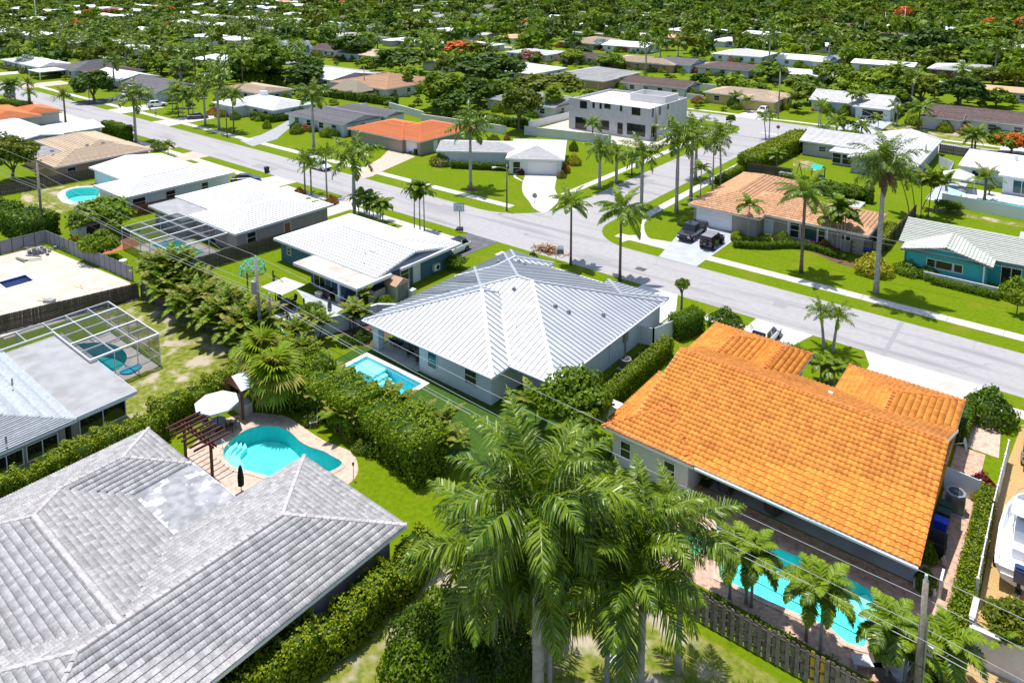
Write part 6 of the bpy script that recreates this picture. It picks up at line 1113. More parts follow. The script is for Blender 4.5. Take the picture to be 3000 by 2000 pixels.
# ---- the far belt: trees, one by one for the nearer ones, then as a mass
KN = {'mid': 'mid green', 'dark': 'dark green', 'lime': 'lime green', 'olive': 'olive green', 'bright': 'bright green', 'flame': 'orange blossoming', 'silver': 'silvery', 'gold': 'yellowish'}
cand = []; rt = random.Random(77)
PAVE = [(-700, 200, 68, 81.5), (-62, -48, 79, 165), (-700, 200, 161, 172.5)] + [(-900, 200, v - 5, v + 5) for v in (266.6, 362, 458)]
OPEN = [(-105, 20, 0, 122), (-145, -100, 30, 97), (-100, -60, 122, 156), (-60, 10, 100, 165), (-66, 5, 171, 185), (-330, -145, 56, 93), (-127, -96, 92, 114), (-150, -122, 92, 110), (-112, -70, 20, 40)]
def blocked(x, y, m):
    if any(a - m < x < b + m and c - m < y < d + m for a, b, c, d in ALLH): return True
    return any(a < x < b and c < y < d for a, b, c, d in PAVE + OPEN)
HB = []
for (x0, x1, y0, y1) in [m[0] for m in MID] + [(-121, -97, 93, 114), (-145, -122, 95, 115), (-44, -18, 90, 115), (-43, -19, 133, 162), (-16, 12, 135, 156)]:
    q = [vis(x, y, z) for x in (x0, x1) for y in (y0, y1) for z in (.8, 4.2)]
    HB.append((min(p[0] for p in q), max(p[0] for p in q), min(p[1] for p in q), max(p[1] for p in q), y0 - .3 * x0, (x0 + x1) / 2, (y0 + y1) / 2))
def hides(q, r, h):
    a = vis(q[0], q[1], 0); b = vis(q[0], q[1], h)
    if not a or not b: return False
    s = px_per_m(q); d = math.hypot(*q)
    for u0, u1, v0, v1, _, hx, hy in HB:
        if d > math.hypot(hx, hy): continue
        w = min(u1, a[0] + r * s) - max(u0, a[0] - r * s); k = min(v1, a[1]) - max(v0, b[1])
        if w > .1 * (u1 - u0) * .5 and k > .25 * (v1 - v0): return True
    return False
while len(cand) < 12000:
    sx = rt.uniform(-150, 3150) if rt.random() < .7 else rt.uniform(-150, 1000); sy = rt.uniform(-45, 330) if rt.random() < .5 else rt.uniform(-45, 120)
    q = T('n', sx, sy)
    d = math.hypot(*q)
    if d > 1150 or blocked(q[0], q[1], 1.2): cand.append(None); continue
    cand.append((d, q, sx, sy))
cand = sorted(c for c in cand if c); kept = []; grid = {}
for d, q, sx, sy in cand:
    left = sx < 900; sp = 5.2 if not left else 5.4
    g = (int(q[0] // sp), int(q[1] // sp))
    if any(math.hypot(q[0] - o[0], q[1] - o[1]) < sp for i in (-1, 0, 1) for j in (-1, 0, 1) for o in grid.get((left, g[0] + i, g[1] + j), ())): continue
    grid.setdefault((left, *g), []).append(q); kept.append((d, q, sx, sy, left))
print('far plants', len(kept))
nt_ = np_ = 0; massC = []
LM = [((m[0][0] + m[0][1]) / 2, (m[0][2] + m[0][3]) / 2, m[7].split(' in the ')[0].split(' at the ')[0].split(' behind ')[0].split(' beside ')[0]) for m in MID]
def zone(sx, sy, d, q):
    h = min(LM, key=lambda h: math.hypot(q[0] - h[0], q[1] - h[1])); dd = math.hypot(q[0] - h[0], q[1] - h[1])
    if dd < 45:
        v = vis(h[0], h[1]); side = 'behind' if d > math.hypot(h[0], h[1]) + 9 else 'in front of' if d < math.hypot(h[0], h[1]) - 9 else 'left of' if sx < v[0] else 'right of'
        return side + ' the ' + ' '.join(h[2].split()[:8])
    return 'in the ' + ('nearer ' if d < 330 else 'farther ') + ('far left' if sx < 400 else 'left' if sx < 800 else 'left middle' if sx < 1250 else 'middle' if sx < 1700 else 'right middle' if sx < 2200 else 'right' if sx < 2600 else 'far right') + ' tree belt'
for d, q, sx, sy, left in kept:
    if rt.random() < (.42 if left else .24):
        if np_ < 240 and not (d < 330 and hides(q, 2.5, 9)):
            np_ += 1; sp = rt.choice(['royal', 'coconut', 'coconut', 'royal']); z = zone(sx, sy, d, q); hh = rt.uniform(5.5, 10.5); sz = 'tall' if hh > 9 else 'mid height' if hh > 7 else 'low'
            palm(f'{sz} {sp} palm {z}', q, hh, sp, L=rt.uniform(2.9, 3.9), lod=2, joined=True, seed=rt.randrange(5), group=f'{sz} {sp} palms {z}', n=15); continue
    kd = rt.choices(['mid', 'dark', 'lime', 'olive', 'bright', 'flame'], [24, 18, 17, 20, 22, .5])[0]
    r = rt.uniform(2.6, 6.4) * (.85 if left else 1.05); h = r * rt.uniform(1.1, 2.2) * (.8 if left else 1)
    if d < 330 and hides(q, r, h):
        r = rt.uniform(.8, 1.5); h = r * 1.3
        if hides(q, r, h): continue
    if nt_ < 290:
        nt_ += 1; z = zone(sx, sy, d, q); sz = 'small' if r < 1.6 else 'big' if r > 4.4 else 'tall' if h > 7 else 'round'; tree(f'{sz} {KN[kd]} tree {z}', q, r, h, kd, 2, group=f'{sz} {KN[kd]} trees {z}', v=rt.randrange(4), name='tree')
    else: massC.append((q, r, h, kd))
# far mass
if massC:
    kinds = ['mid', 'dark', 'lime', 'olive', 'bright', 'flame']; base = [crown_arrays(200 + i, 14, 8, .34, 1., .78) for i in range(4)]; Vs = []; Fs = []; Rs = []; Ms = []; o = 0
    for q, r, h, kd in massC:
        V, F, rn, _ = base[rt.randrange(4)]; a = rt.uniform(0, 6.28); ca, sa = math.cos(a), math.sin(a); rz = min(r * .85, h * .5)
        W = np.column_stack([V[:, 0] * ca - V[:, 1] * sa, V[:, 0] * sa + V[:, 1] * ca, V[:, 2] * rz / .78 / r]) * r + np.array([q[0], q[1], h - rz]); Vs.append(W); Fs.append(F + o); o += len(V); Rs.append(np.clip(rn * .8 + rt.uniform(-.2, .25), 0, 1)); Ms.append(np.full(len(F), kinds.index(kd)))
    me = np_mesh('far_woods', np.concatenate(Vs), np.concatenate(Fs), [M['leaf_' + k] if k != 'flame' else M['flower_orange'] for k in kinds], np.concatenate(Rs), np.concatenate(Ms)); tag(inst('far_woods', me), kind='stuff'); print('mass', len(massC), o // 4)
# ================================================================== fences and garden walls
PK = {}
def picket_mesh(w, h, th, mt, dog=True):
    key = (w, h, th, mt)
    if key not in PK:
        mb = MB(); pts = [(0, 0), (w, 0), (w, h - .05), (w * .75, h), (w * .25, h), (0, h - .05)] if dog else [(0, 0), (w, 0), (w, h), (0, h)]
        k = len(pts); mb.v = [(x, -th / 2, z) for x, z in pts] + [(x, th / 2, z) for x, z in pts]; mb.f = [tuple(range(k)), tuple(reversed(range(k, 2 * k)))] + [(i, k + i, k + (i + 1) % k, (i + 1) % k) for i in range(k)]; mb.m = [0] * len(mb.f)
        PK[key] = mb.mesh('picket', M[mt])
    return PK[key]
def picket_fence(label, a, b, h=1.8, w=.14, gap=.012, mt='wood_grey', both=False, post='wood_dark', yellow=(), each=True, yw='wood_yellow'):
    a = Vector((*a, 0)); b = Vector((*b, 0)); L = (b - a).length; d = (b - a) / L; ang = math.atan2(d.y, d.x); t = thing('fence', label, 'fence', a, ang); n = int(L / (w + gap)); mb = MB()
    for i in range(n):
        me = picket_mesh(w, h, .02, yw if i in yellow else mt); off = (.05 if i % 2 else -.05) if both else .05
        Mx = Matrix.Translation((i * (w + gap), off, .02 + random.uniform(-.015, .02))) @ Matrix.Rotation(random.uniform(-.003, .003), 4, 'Y')
        if each: inst('picket', me, t, Mx)
        else: o = len(mb.v); mb.v += [tuple(Mx @ v.co) for v in me.vertices]; mb.f += [tuple(o + q for q in p.vertices) for p in me.polygons]; mb.m += [0] * len(me.polygons)
    if mb.v: mb.build('pickets', M[mt], t)
    for z in (.3, h * .5, h - .25): MB().box(0, L, -.03, .03, z, z + .08).build('rail', M[post], t)
    for i in range(int(L / 2.4) + 1): MB().box(i * 2.4 - .05, i * 2.4 + .05, -.055, .025 if not both else .05, 0, h + .02).build('post', M[post], t)
    return t
def panel_fence(label, pts, h, mt, post, step=1.8, gate=(), pw=.1, cap=True):
    t = thing('fence', label, 'fence', (*pts[0], 0)); o = Vector((*pts[0], 0))
    for a, b in zip(pts[:-1], pts[1:]):
        a = Vector((*a, 0)) - o; b = Vector((*b, 0)) - o; L = (b - a).length; d = (b - a) / L; n = max(1, round(L / step)); s = L / n
        for i in range(n):
            p = a + d * (i * s + pw / 2); q = a + d * ((i + 1) * s - pw / 2); MB().bar(p + Vector((0, 0, h / 2 + .03)), q + Vector((0, 0, h / 2 + .03)), .05, h - .06).build('panel', M[mt], t)
            r = a + d * (i * s); MB().box(r.x - pw / 2, r.x + pw / 2, r.y - pw / 2, r.y + pw / 2, 0, h + .06).build('post', M[post], t)
        MB().box(b.x - pw / 2, b.x + pw / 2, b.y - pw / 2, b.y + pw / 2, 0, h + .06).build('post', M[post], t)
    return t
def garden_wall(label, pts, h, mt, th=.2):
    t = thing('garden_wall', label, 'wall', (*pts[0], 0)); o = Vector((*pts[0], 0))
    for i, (a, b) in enumerate(zip(pts[:-1], pts[1:])):
        a = Vector((*a, 0)) - o; b = Vector((*b, 0)) - o; d = (b - a).normalized(); z = Vector((0, 0, h / 2)); MB().bar(a + z - d * (.0 if i else .1), b + z + d * (th / 2 - .003 * i), th - .004 * i, h).build('wall', M[mt], t); MB().bar(a + Vector((0, 0, h + .03)), b + Vector((0, 0, h + .03)), th + .08 + .004 * i, .06).build('wall_cap', M[mt], t)
    return t
picket_fence('weathered picket fence at the bottom right with two yellow boards', (-14.6, 33.95), (-3.2, 34.2), 1.8, .2, .035, 'wood_grey', True, yellow=(27, 29, 44))
picket_fence('long weathered wooden fence between the dry yard and the areca palms', (-78.1, 33.6), (-56.7, 34.6), 1.8, .15, .012, 'wood_dark')
picket_fence('dark wooden fence between the sand lot and the long pool cage', (-81.5, 19.5), (-78.15, 33.4), 1.8, .15, .002, 'wood_dark', post='wood_dark')
picket_fence('weathered fence between the blue house lawn and the caged pool', (-80.2, 36.5), (-78.8, 56), 1.8, .15, .012, 'wood_dark')
panel_fence('dark grey composite fence along the sand lot', [(-104.6, 22), (-104.2, 33.4), (-83.2, 35)], 1.8, 'composite_grey', 'dark_metal', 1.25, pw=.07)
picket_fence('dark fence behind the house with the little round pool', (-132.6, 36), (-131, 58), 1.8, .3, .02, 'wood_dark', each=False); picket_fence('red brown board fence beside the white caged pool house', (-106.0, 44.5), (-104.6, 56), 1.7, .3, .02, 'wood_red', each=False)
picket_fence('dark board fence across the cross street corner lot', (-45.2, 123.6), (-37.5, 124), 1.9, .3, .02, 'wood_dark', each=False); picket_fence('dark board fence along the lawn of the turquoise house', (-18.0, 96.2), (-17.4, 116), 1.8, .25, .02, 'wood_dark', each=False)
picket_fence('wooden side gate between the beige house and its lawn fence', (-21.2, 95.2), (-18.1, 96.1), 1.7, .16, .03, 'wood_grey', each=False); picket_fence('grey board fence behind the right white house yard', (-21, 161), (-15.5, 160), 1.8, .3, .02, 'wood_grey', each=False)
panel_fence('white vinyl fence with post caps beside the boat', [(-2.35, 44.5), (-2.3, 52), (-2.1, 60)], 1.7, 'trim_white', 'trim_white', 1.9, pw=.13); panel_fence('white vinyl gate fence across the orange house side yard', [(-5.2, 54.2), (-3.2, 54)], 1.6, 'trim_white', 'trim_white', 2)
panel_fence('white vinyl gate fence at the metal roof house side', [(-31.0, 58.6), (-29.8, 58.9), (-28.9, 62.2)], 1.8, 'trim_white', 'trim_white', 2.2, pw=.13); panel_fence('long white vinyl fence of the pool yard at the right', [(-15.3, 124.2), (10, 122.6)], 1.9, 'trim_white', 'trim_white', 3.2, pw=.14)
panel_fence('white fence between the gable roof and the right white house', [(-19.5, 150), (-16.8, 147), (-16.5, 139)], 1.8, 'trim_white', 'trim_white', 2.5, pw=.14); panel_fence('white fence beside the kidney of the small round pool yard', [(-97, 128), (-96.4, 143.5)], 1.8, 'trim_white', 'trim_white', 3)
garden_wall('white wall in front of the concrete building plot', [(-94.4, 123.2), (-75, 126.8)], 1.9, 'concrete_white'); garden_wall('white wall behind the dark mango trees', [(-122, 119), (-98, 121)], 1.8, 'concrete_white'); garden_wall('white wall behind the clipped hedge and the hut', [(-140, 125), (-124, 121.5)], 1.8, 'concrete_white')
garden_wall('white rendered wall curving by the patio of the metal roof house', [(-57.0, 38.6), (-56.2, 40.5), (-55.2, 42.6), (-54.2, 46.2), (-51.8, 48)], 1.7, 'stucco_white'); garden_wall('white corner wall by the boat yard', [(-2.3, 41.6), (-2.25, 43.2)], 1.5, 'stucco_pale'); garden_wall('pale wall below the boat at the bottom right', [(-2.2, 40.5), (3, 40.8)], 1.9, 'stucco_pale')
garden_wall('white wall behind the yellow house pool', [(-104, 206.5), (-82, 204)], 1.9, 'concrete_white'); garden_wall('white low wall at the yellow house corner', [(-87, 188), (-81.5, 187)], 1.5, 'concrete_white'); garden_wall('white wall at the right of the white hip roof', [(-148, 108), (-144, 121)], 1.7, 'concrete_white')
# ================================================================== pools
st = lambda pts: curve(TL('e', pts, -.3), 3)
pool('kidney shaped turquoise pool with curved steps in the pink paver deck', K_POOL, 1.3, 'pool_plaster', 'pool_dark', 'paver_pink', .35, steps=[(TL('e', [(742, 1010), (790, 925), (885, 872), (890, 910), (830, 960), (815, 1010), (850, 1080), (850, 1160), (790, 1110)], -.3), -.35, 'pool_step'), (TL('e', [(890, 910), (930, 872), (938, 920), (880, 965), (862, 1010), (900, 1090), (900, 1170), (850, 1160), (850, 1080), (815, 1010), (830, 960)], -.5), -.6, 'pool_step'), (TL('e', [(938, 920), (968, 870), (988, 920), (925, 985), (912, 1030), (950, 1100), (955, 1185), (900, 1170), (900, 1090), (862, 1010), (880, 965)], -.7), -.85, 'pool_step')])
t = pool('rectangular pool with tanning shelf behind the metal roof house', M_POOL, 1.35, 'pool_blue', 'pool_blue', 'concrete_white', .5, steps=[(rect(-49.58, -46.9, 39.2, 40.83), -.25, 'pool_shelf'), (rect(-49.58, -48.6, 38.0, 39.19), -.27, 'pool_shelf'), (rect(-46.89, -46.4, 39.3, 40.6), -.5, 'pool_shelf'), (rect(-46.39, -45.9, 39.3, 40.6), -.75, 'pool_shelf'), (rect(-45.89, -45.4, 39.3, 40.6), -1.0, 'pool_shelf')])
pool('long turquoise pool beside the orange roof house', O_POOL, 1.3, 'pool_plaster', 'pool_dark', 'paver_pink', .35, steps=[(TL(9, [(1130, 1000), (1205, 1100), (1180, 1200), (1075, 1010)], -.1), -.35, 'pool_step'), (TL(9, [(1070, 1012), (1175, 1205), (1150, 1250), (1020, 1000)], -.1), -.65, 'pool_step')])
pool('small square spa next to the long pool', O_SPA, .9, 'pool_plaster', 'pool_dark', 'paver_pink', .3); pool('round ended blue pool inside the long screen cage', C_POOL, 1.3, 'pool_dark', 'pool_dark', 'concrete', .3); pool('small light blue spa at the corner of the screen cage', C_SPA, .5, 'pool_blue', 'pool_blue', 'concrete', .15) if 0 else None
pool('rectangular pool inside the open topped screen cage', G_POOL, 1.3, 'pool_plaster', 'pool_plaster', 'concrete', .35); pool('round pool with paved rim behind the white stepped roof', W_POOL, 1.3, 'pool_plaster', 'pool_plaster', 'concrete', .4); pool('unfinished tiled pool shell in the sand lot', S_POOL, 1.1, 'concrete', 'tile_blue', 'concrete_white', .35); pool('raised edge pool behind the long white vinyl fence', R_POOL, 1.3, 'pool_plaster', 'pool_plaster', 'concrete_white', .5)
tag(sheet('pool_float', curve(TL(4, [(825, 1145), (870, 1112), (970, 1095), (965, 1122), (900, 1158), (845, 1162)], .12), 3), .12, 'plastic_blue', kind=None), 'blue foam float lying at the cage pool edge', 'pool float'); bpy.data.objects['pool_float'].data.materials[0] = pm('float_blue', (.03, .4, .62), rough=.5)
t = MB().prism(curve(TL(2, [(1095, 820), (1150, 805), (1250, 808), (1325, 825), (1290, 840), (1200, 845), (1120, 838)], .1), 3), 0, .12).build('pond', pm('pond_green', (.1, .35, .12), rough=.1)); tag(t, 'small round green pool behind the corner house', 'pool')
# ================================================================== screen cages
def cage(label, x0, x1, y0, y1, h, nx, ny, open_y1=False, th=.1, skip=(), name='pool_cage', mt='trim_white', roof_screen=True, braces=True):
    t = thing(name, label, 'pool cage', ((x0 + x1) / 2, (y0 + y1) / 2, 0)); X = (x1 - x0) / 2; Y = (y1 - y0) / 2; xs = np.linspace(-X, X, nx + 1); ys = np.linspace(-Y, Y, ny + 1)
    def beam(a, b, w=th): MB().bar(a, b, w, w * 1.15).build('beam', M[mt], t)
    for i, x in enumerate(xs): beam((x, -Y, h), (x, Y, h), th * (1.4 if i % 2 else 1)); 
    for y in ys: beam((-X, y, h + .004), (X, y, h + .004))
    for x in xs:
        for y in (-Y, Y):
            if ('y0' in skip and y < 0) or ('y1' in skip and y > 0): continue
            beam((x, y, 0), (x, y, h - .06), .07); 
    for y in ys[1:-1] if len(ys) > 2 else []:
        for x in (-X, X):
            if ('x0' in skip and x < 0) or ('x1' in skip and x > 0): continue
            beam((x, y, 0), (x, y, h - .06), .07)
    for s, nm in ((-1, 'y0'), (1, 'y1')):
        if nm in skip: continue
        beam((-X, s * Y, 1.05), (X, s * Y, 1.05), .05); MB().poly([(-X, s * (Y + .01), .05), (X, s * (Y + .01), .05), (X, s * (Y + .01), h - .08), (-X, s * (Y + .01), h - .08)]).build('screen', M['insect_screen'], t)
    for s, nm in ((-1, 'x0'), (1, 'x1')):
        if nm in skip: continue
        beam((s * X, -Y, 1.05), (s * X, Y, 1.05), .05); MB().poly([(s * (X + .01), -Y, .05), (s * (X + .01), Y, .05), (s * (X + .01), Y, h - .08), (s * (X + .01), -Y, h - .08)]).build('screen', M['insect_screen'], t)
        if braces: beam((s * X, Y, .1), (s * X, ys[-2], h - .2), .05)
    if roof_screen: MB().poly([(-X, -Y, h + .07), (X, -Y, h + .07), (X, Y, h + .07), (-X, Y, h + .07)]).build('screen', M['insect_screen'], t)
    return t
t = cage('long white framed screen cage over the round ended pool', -73.2, -62.9, 22.6, 28.3, 3.0, 5, 3, skip=('y0',)); MB().bar((-5.15, -10, 3), (-5.15, -2.8, 3), .12).bar((-2.6, -10, 3), (-2.6, -2.8, 3), .12).bar((-5.15, -5, 3), (-2.6, -5, 3), .1).bar((-5.15, -8, 3), (-2.6, -8, 3), .1).bar((-5.15, -5, 0), (-5.15, -5, 3), .08).build('wing_beam', M['trim_white'], t); MB().poly([(-5.15, -10, 3.08), (-2.6, -10, 3.08), (-2.6, -2.85, 3.08), (-5.15, -2.85, 3.08)]).poly([(-5.2, -10, .05), (-5.2, -2.85, .05), (-5.2, -2.85, 2.9), (-5.2, -10, 2.9)]).build('screen', M['insect_screen'], t); cage('white framed pool cage beside the mauve walled house', -94.2, -81.9, 38.7, 46.0, 2.9, 5, 3, skip=('y1',)); cage('dark screened porch cage behind the black garage', -42, -33, 203.5, 211, 3.2, 3, 2, mt='dark_metal', braces=False)
# ================================================================== poles and wires
def pole(label, p, h, r=.15, cross=None, xf=False, mt='pole_wood', name='utility_pole', cat='utility pole', lean=(0, 0)):
    t = thing(name, label, cat, (*p, 0)); MB().tube([(0, 0, -.2), (lean[0], lean[1], h)], [r * 1.15, r * .8], 9).build('pole', M[mt], t, smooth=True)
    if cross: MB().box(-.06, .06, -cross / 2, cross / 2, h - .6, h - .48).build('crossarm', M[mt], t)
    if xf:
        MB().tube([(-.5, -.12, h - 3.3), (-.5, -.12, h - 2.1)], .33, 12).build('transformer', M['plastic_grey'], t, smooth=False); MB().tube([(-.5, -.12, h - 2.1), (-.5, -.12, h - 1.75)], .05, 6).tube([(-.3, -.12, h - 2.1), (-.3, -.12, h - 1.75)], .05, 6).build('bushing', M['lamp_white'], t)
    MB().tube([(lean[0], lean[1], h), (lean[0], lean[1], h + .3)], .07, 8).build('insulator', M['lamp_white'], t)
    return t
PA = T(4, 1805, 1010); HA = hgt(PA, 4, 380); PB = (-3.8, 35.3); HB = hgt(PB, 9, 940); PC = T(4, 295, 185); HC = hgt(PC, 1, 1140)
pole('tall wooden utility pole with grey transformer can behind the blue house yard', PA, HA, .16, xf=True, lean=(-.35, 0)); q = T(4, 1875, 985); pole('shorter dark pole leaning beside the transformer pole', q, hgt(q, 4, 635), .13, mt='wood_dark', lean=(-.25, .1))
t = pole('wooden utility pole with glass insulator at the bottom right', PB, HB, .16); MB().tube([(.2, 0, 0), (.2, 0, HB - 2)], .05, 6).build('conduit', M['grey_metal'], t); MB().tube([(.1, .1, HB - 3.3), (.5, .1, HB - 3.3)], .07, 6).tube([(.1, .1, HB - 3.7), (.5, .1, HB - 3.7)], .07, 6).build('bracket', M['grey_metal'], t)
pole('grey utility pole at the left behind the little round pool yard', PC, HC, .17, 1.6); q = T(1, 300, 1430)
def wire(a, b, sag, r=.013, mt='wire', label='', group=None):
    a = Vector(a); b = Vector(b); n = 18; pts = [a.lerp(b, i / n) - Vector((0, 0, sag * 4 * (i / n) * (1 - i / n))) for i in range(n + 1)]
    o = MB().tube(pts, r, 5).build('power_line', M[mt]); tag(o, label, 'cable', group)
LV = [(0, .35, .3, .016, 'wire'), (.0, -.9, .9, .015, 'wire'), (.25, -2.6, .8, .016, 'wire'), (-.25, -2.8, .9, .016, 'wire'), (.1, -3.4, .9, .022, 'wire'), (-.15, -4.3, .8, .02, 'wire_black')]
PD = (50., 34.6); PE = (-165., 34.5)
for a, ha, b, hb, nm in ((PE, HC, PC, HC, 'running left from the grey left pole'), (PC, HC, PA, HA, 'from the grey left pole to the transformer pole'), (PA, HA, PB, HB, 'from the transformer pole to the bottom right pole'), (PB, HB, PD, HB, 'running right from the bottom right pole')):
    for i, (dy, dz, sg, r, mt) in enumerate(LV): wire((a[0] - (.35 if a is PA else 0), a[1] + dy, ha + dz), (b[0] - (.35 if b is PA else 0), b[1] + dy, hb + dz), sg * (.7 if i else .5), r, mt, ('uppermost', 'second', 'third', 'fourth', 'fifth thicker', 'lowest black')[i] + ' overhead line ' + nm, 'power lines between the rear yard poles')
wire((PA[0], PA[1], HA - 3), (-57.6, 53, 3.4), .5, .012, 'wire_black', 'black service line from the transformer pole to the blue house')
for (lab, k, x, y, ty, r) in [('utility pole by the driveway across the back street', 3, 657, 822, 500, .17), ('dark pole beside the white gable roof at right', 3, 1665, 1155, 1000, .16), ('far pale concrete utility pole at upper left', 1, 250, 150, -20, .3), ('far pale utility pole left in the upper right', 3, 1390, 220, 85, .22), ('tallest far pale utility pole in the upper right', 3, 1525, 205, 55, .25), ('far pale utility pole right in the upper right', 3, 1625, 125, 35, .22), ('far utility pole in the upper middle', 2, 1697, 160, 95, .2), ('far pale pole above the middle tree belt', 2, 285, 65, -10, .3), ('dark pole before the salmon roof hut', 2, 160, 640, 460, .14), ('pole at the edge of the concrete building plot', 2, 2168, 960, 740, .16), ('utility pole behind the shuttered house', 3, 1242, 320, 150, .17), ('utility pole left of the white gabled house trees', 3, 965, 590, 470, .15), ('far pole above the left tree belt', 1, 2135, 60, -20, .3)]:
    p = T(k, x, y); pole(lab, p, hgt(p, k, ty), r, mt='concrete' if 'pale' in lab else 'pole_wood')
pts = [(T(3, 1242, 320), 160), (T(3, 965, 590), 480)]
wire((*T('s', 1073, 300, 0), 9.5), (*T('s', 1253, 270, 0), 12), .6, .05, 'wire', 'far overhead line between the pale poles in the upper right'); wire((*T(3, 657, 822), 12.6), (*T(3, 1665, 1155), 6.2), 1.2, .02, 'wire', 'service line crossing above the back street corner'); wire((-21.4, 147, 6), (20, 120, 6), .8, .03, 'wire_black', 'black service line crossing the right pool yard')
wire((-42, 88, 5.4), (6, 89.5, 5.2), .4, .018, 'wire', 'upper thin line crossing before the salmon roof house'); wire((-42, 88, 4.9), (6, 89.5, 4.7), .45, .018, 'wire', 'lower thin line crossing before the salmon roof house')
# street lamp, hoop, signs
p = T(2, 1140, 1455); h = hgt(p, 2, 1150); t = pole('dark street lamp pole with curved arm at the corner lawn', p, h, .11, name='street_lamp', cat='street lamp', mt='wood_dark'); MB().tube([(0, 0, h - .3), (-.6, -.6, h - .05), (-1.1, -1.1, h)], .04, 6).build('arm', M['grey_metal'], t); MB().tube([(-1.1, -1.1, h), (-1.55, -1.55, h - .04)], [.1, .16], 8).build('lamp_head', M['lamp_white'], t)
p = T(1, 617, 722); h = hgt(p, 1, 600); t = pole('street lamp at the far left drive', p, h, .1, name='street_lamp', cat='street lamp', mt='wood_dark'); MB().tube([(0, 0, h - .2), (-.9, -.9, h)], .05, 6).build('arm', M['grey_metal'], t)
p = T(1, 1565, 948); h = hgt(p, 1, 735); pole('dark slim lamp pole in the left verge', p, h, .12, name='lamp_pole', cat='lamp pole', mt='wood_dark')
p = T(5, 815, 172); t = thing('basketball_hoop', 'portable basketball hoop with white backboard on the near verge', 'basketball hoop', (*p, 0), R(35))
MB().prism([(-.55, -.4), (.55, -.4), (.4, .75), (-.4, .75)], 0, .18).build('base', M['plastic_black'], t); MB().bar((0, .45, .1), (0, 0, 3.1), .1, .1).build('pole', M['dark_metal'], t); MB().bar((0, .5, .3), (0, .12, 1.6), .05).build('brace', M['dark_metal'], t); MB().bar((0, 0, 3.0), (0, -.5, 3.3), .06).bar((0, 0, 2.6), (0, -.5, 3.0), .06).build('arm', M['dark_metal'], t)
b = MB().box(-.68, .68, -.56, -.52, 2.85, 3.9).build('backboard', M['lamp_white'], t); MB().box(-.72, -.68, -.57, -.51, 2.81, 3.94).box(.68, .72, -.57, -.51, 2.81, 3.94).box(-.68, .68, -.57, -.51, 2.81, 2.85).box(-.68, .68, -.57, -.51, 3.9, 3.94).box(-.3, -.26, -.575, -.561, 3.05, 3.5).box(.26, .3, -.575, -.561, 3.05, 3.5).box(-.26, .26, -.575, -.561, 3.46, 3.5).build('frame', M['dark_metal'], b)
MB().tube([(math.cos(a) * .23, -.8 + math.sin(a) * .23, 3.05) for a in np.linspace(0, 6.283, 13)], .012, 5, cap=False).build('rim', M['red'], t)
bpy.ops.mesh.primitive_uv_sphere_add(segments=12, ring_count=8, radius=.12, location=(*T(5, 822, 192), .12)); o = bpy.context.object; o.name = 'basketball'; o.data.materials.append(M['roof_red']); tag(o, 'orange basketball on the grass by the hoop base', 'ball')
def sign(label, p, h, rot, shape, mt, r=.38, back=None, edge=None):
    t = thing('stop_sign' if 'stop' in label else 'sign', label, 'sign', (*p, 0), rot); MB().tube([(0, 0.03, 0), (0, .03, h)], .03, 6).build('post', M['grey_metal'], t)
    pts = [(math.cos(R(22.5 + 45 * i)) * r, math.sin(R(22.5 + 45 * i)) * r) for i in range(8)]; mb = MB(); mb.v = [(x, -.012, h - r + z) for x, z in pts] + [(x, .012, h - r + z) for x, z in pts]; mb.f = [tuple(range(8)), tuple(reversed(range(8, 16)))] + [(i, 8 + i, 8 + (i + 1) % 8, (i + 1) % 8) for i in range(8)]; mb.m = [0, 1] + [1] * 8
    pl = mb.build('panel', [M[mt], M['grey_metal']], t)
    if edge:
        c = bpy.data.curves.new('lettering', 'FONT'); c.body = 'STOP'; c.size = .3; c.align_x = 'CENTER'; c.align_y = 'CENTER'; c.extrude = .003; c.materials.append(M['lamp_white']); o = bpy.data.objects.new('lettering', c); COL.objects.link(o); me = bpy.data.meshes.new_from_object(o); bpy.data.objects.remove(o); inst('lettering', me, pl, Matrix.Translation((0, -.018, h - r)) @ Matrix.Rotation(R(90), 4, 'X'))
        MB().tube([(x * .95, -.016, h - r + z * .95) for x, z in pts + pts[:1]], .012, 4).build('border', M['lamp_white'], pl)
    return t
p = T(3, 655, 935); sign('red octagonal stop sign at the end of the cross street', p, hgt(p, 3, 862), YAW * .0 + R(20), 8, 'red', .42, edge=True); p = T(2, 1332, 1425); sign('grey backed octagonal stop sign on the corner island', p, hgt(p, 2, 1330), R(180 + 25), 8, 'red', .4, edge=True)
p = T(5, 1478, 388); t = thing('sale_sign', 'white estate sign post with hanging dark board on the verge', 'sign', (*p, 0), R(30)); MB().box(-.05, .05, -.05, .05, 0, 1.95).box(.05, 1.0, -.04, .04, 1.75, 1.85).build('post', M['trim_white'], t); b = MB().box(.15, .95, -.02, .02, .95, 1.68).build('board', M['car_navy'], t); MB().box(.15, .95, -.028, -.021, 1.5, 1.68).build('band', M['lamp_white'], b); MB().box(.2, .9, -.02, .02, 1.88, 2.02).build('rider', M['lamp_white'], t)
# yard waste heap
p = T(5, 1425, 318); rg = np.random.default_rng(4); mb = MB()
for i in range(170):
    a = rg.uniform(0, 6.28); r = abs(rg.normal()) * .75; x, y = p[0] + math.cos(a) * r * 1.6, p[1] + math.sin(a) * r * .7; z = max(.05, .8 - r * .55) * rg.uniform(.15, 1); d = rg.normal(size=3) * .5; d[2] *= .3; mb.bar((x - d[0], y - d[1], max(.03, z - d[2])), (x + d[0], y + d[1], max(.05, z + d[2])), .09, .03)
o = mb.build('palm_frond_heap', M['fern_dead']); tag(o, 'heap of dead brown palm fronds at the near road edge', 'yard waste', kind='stuff')
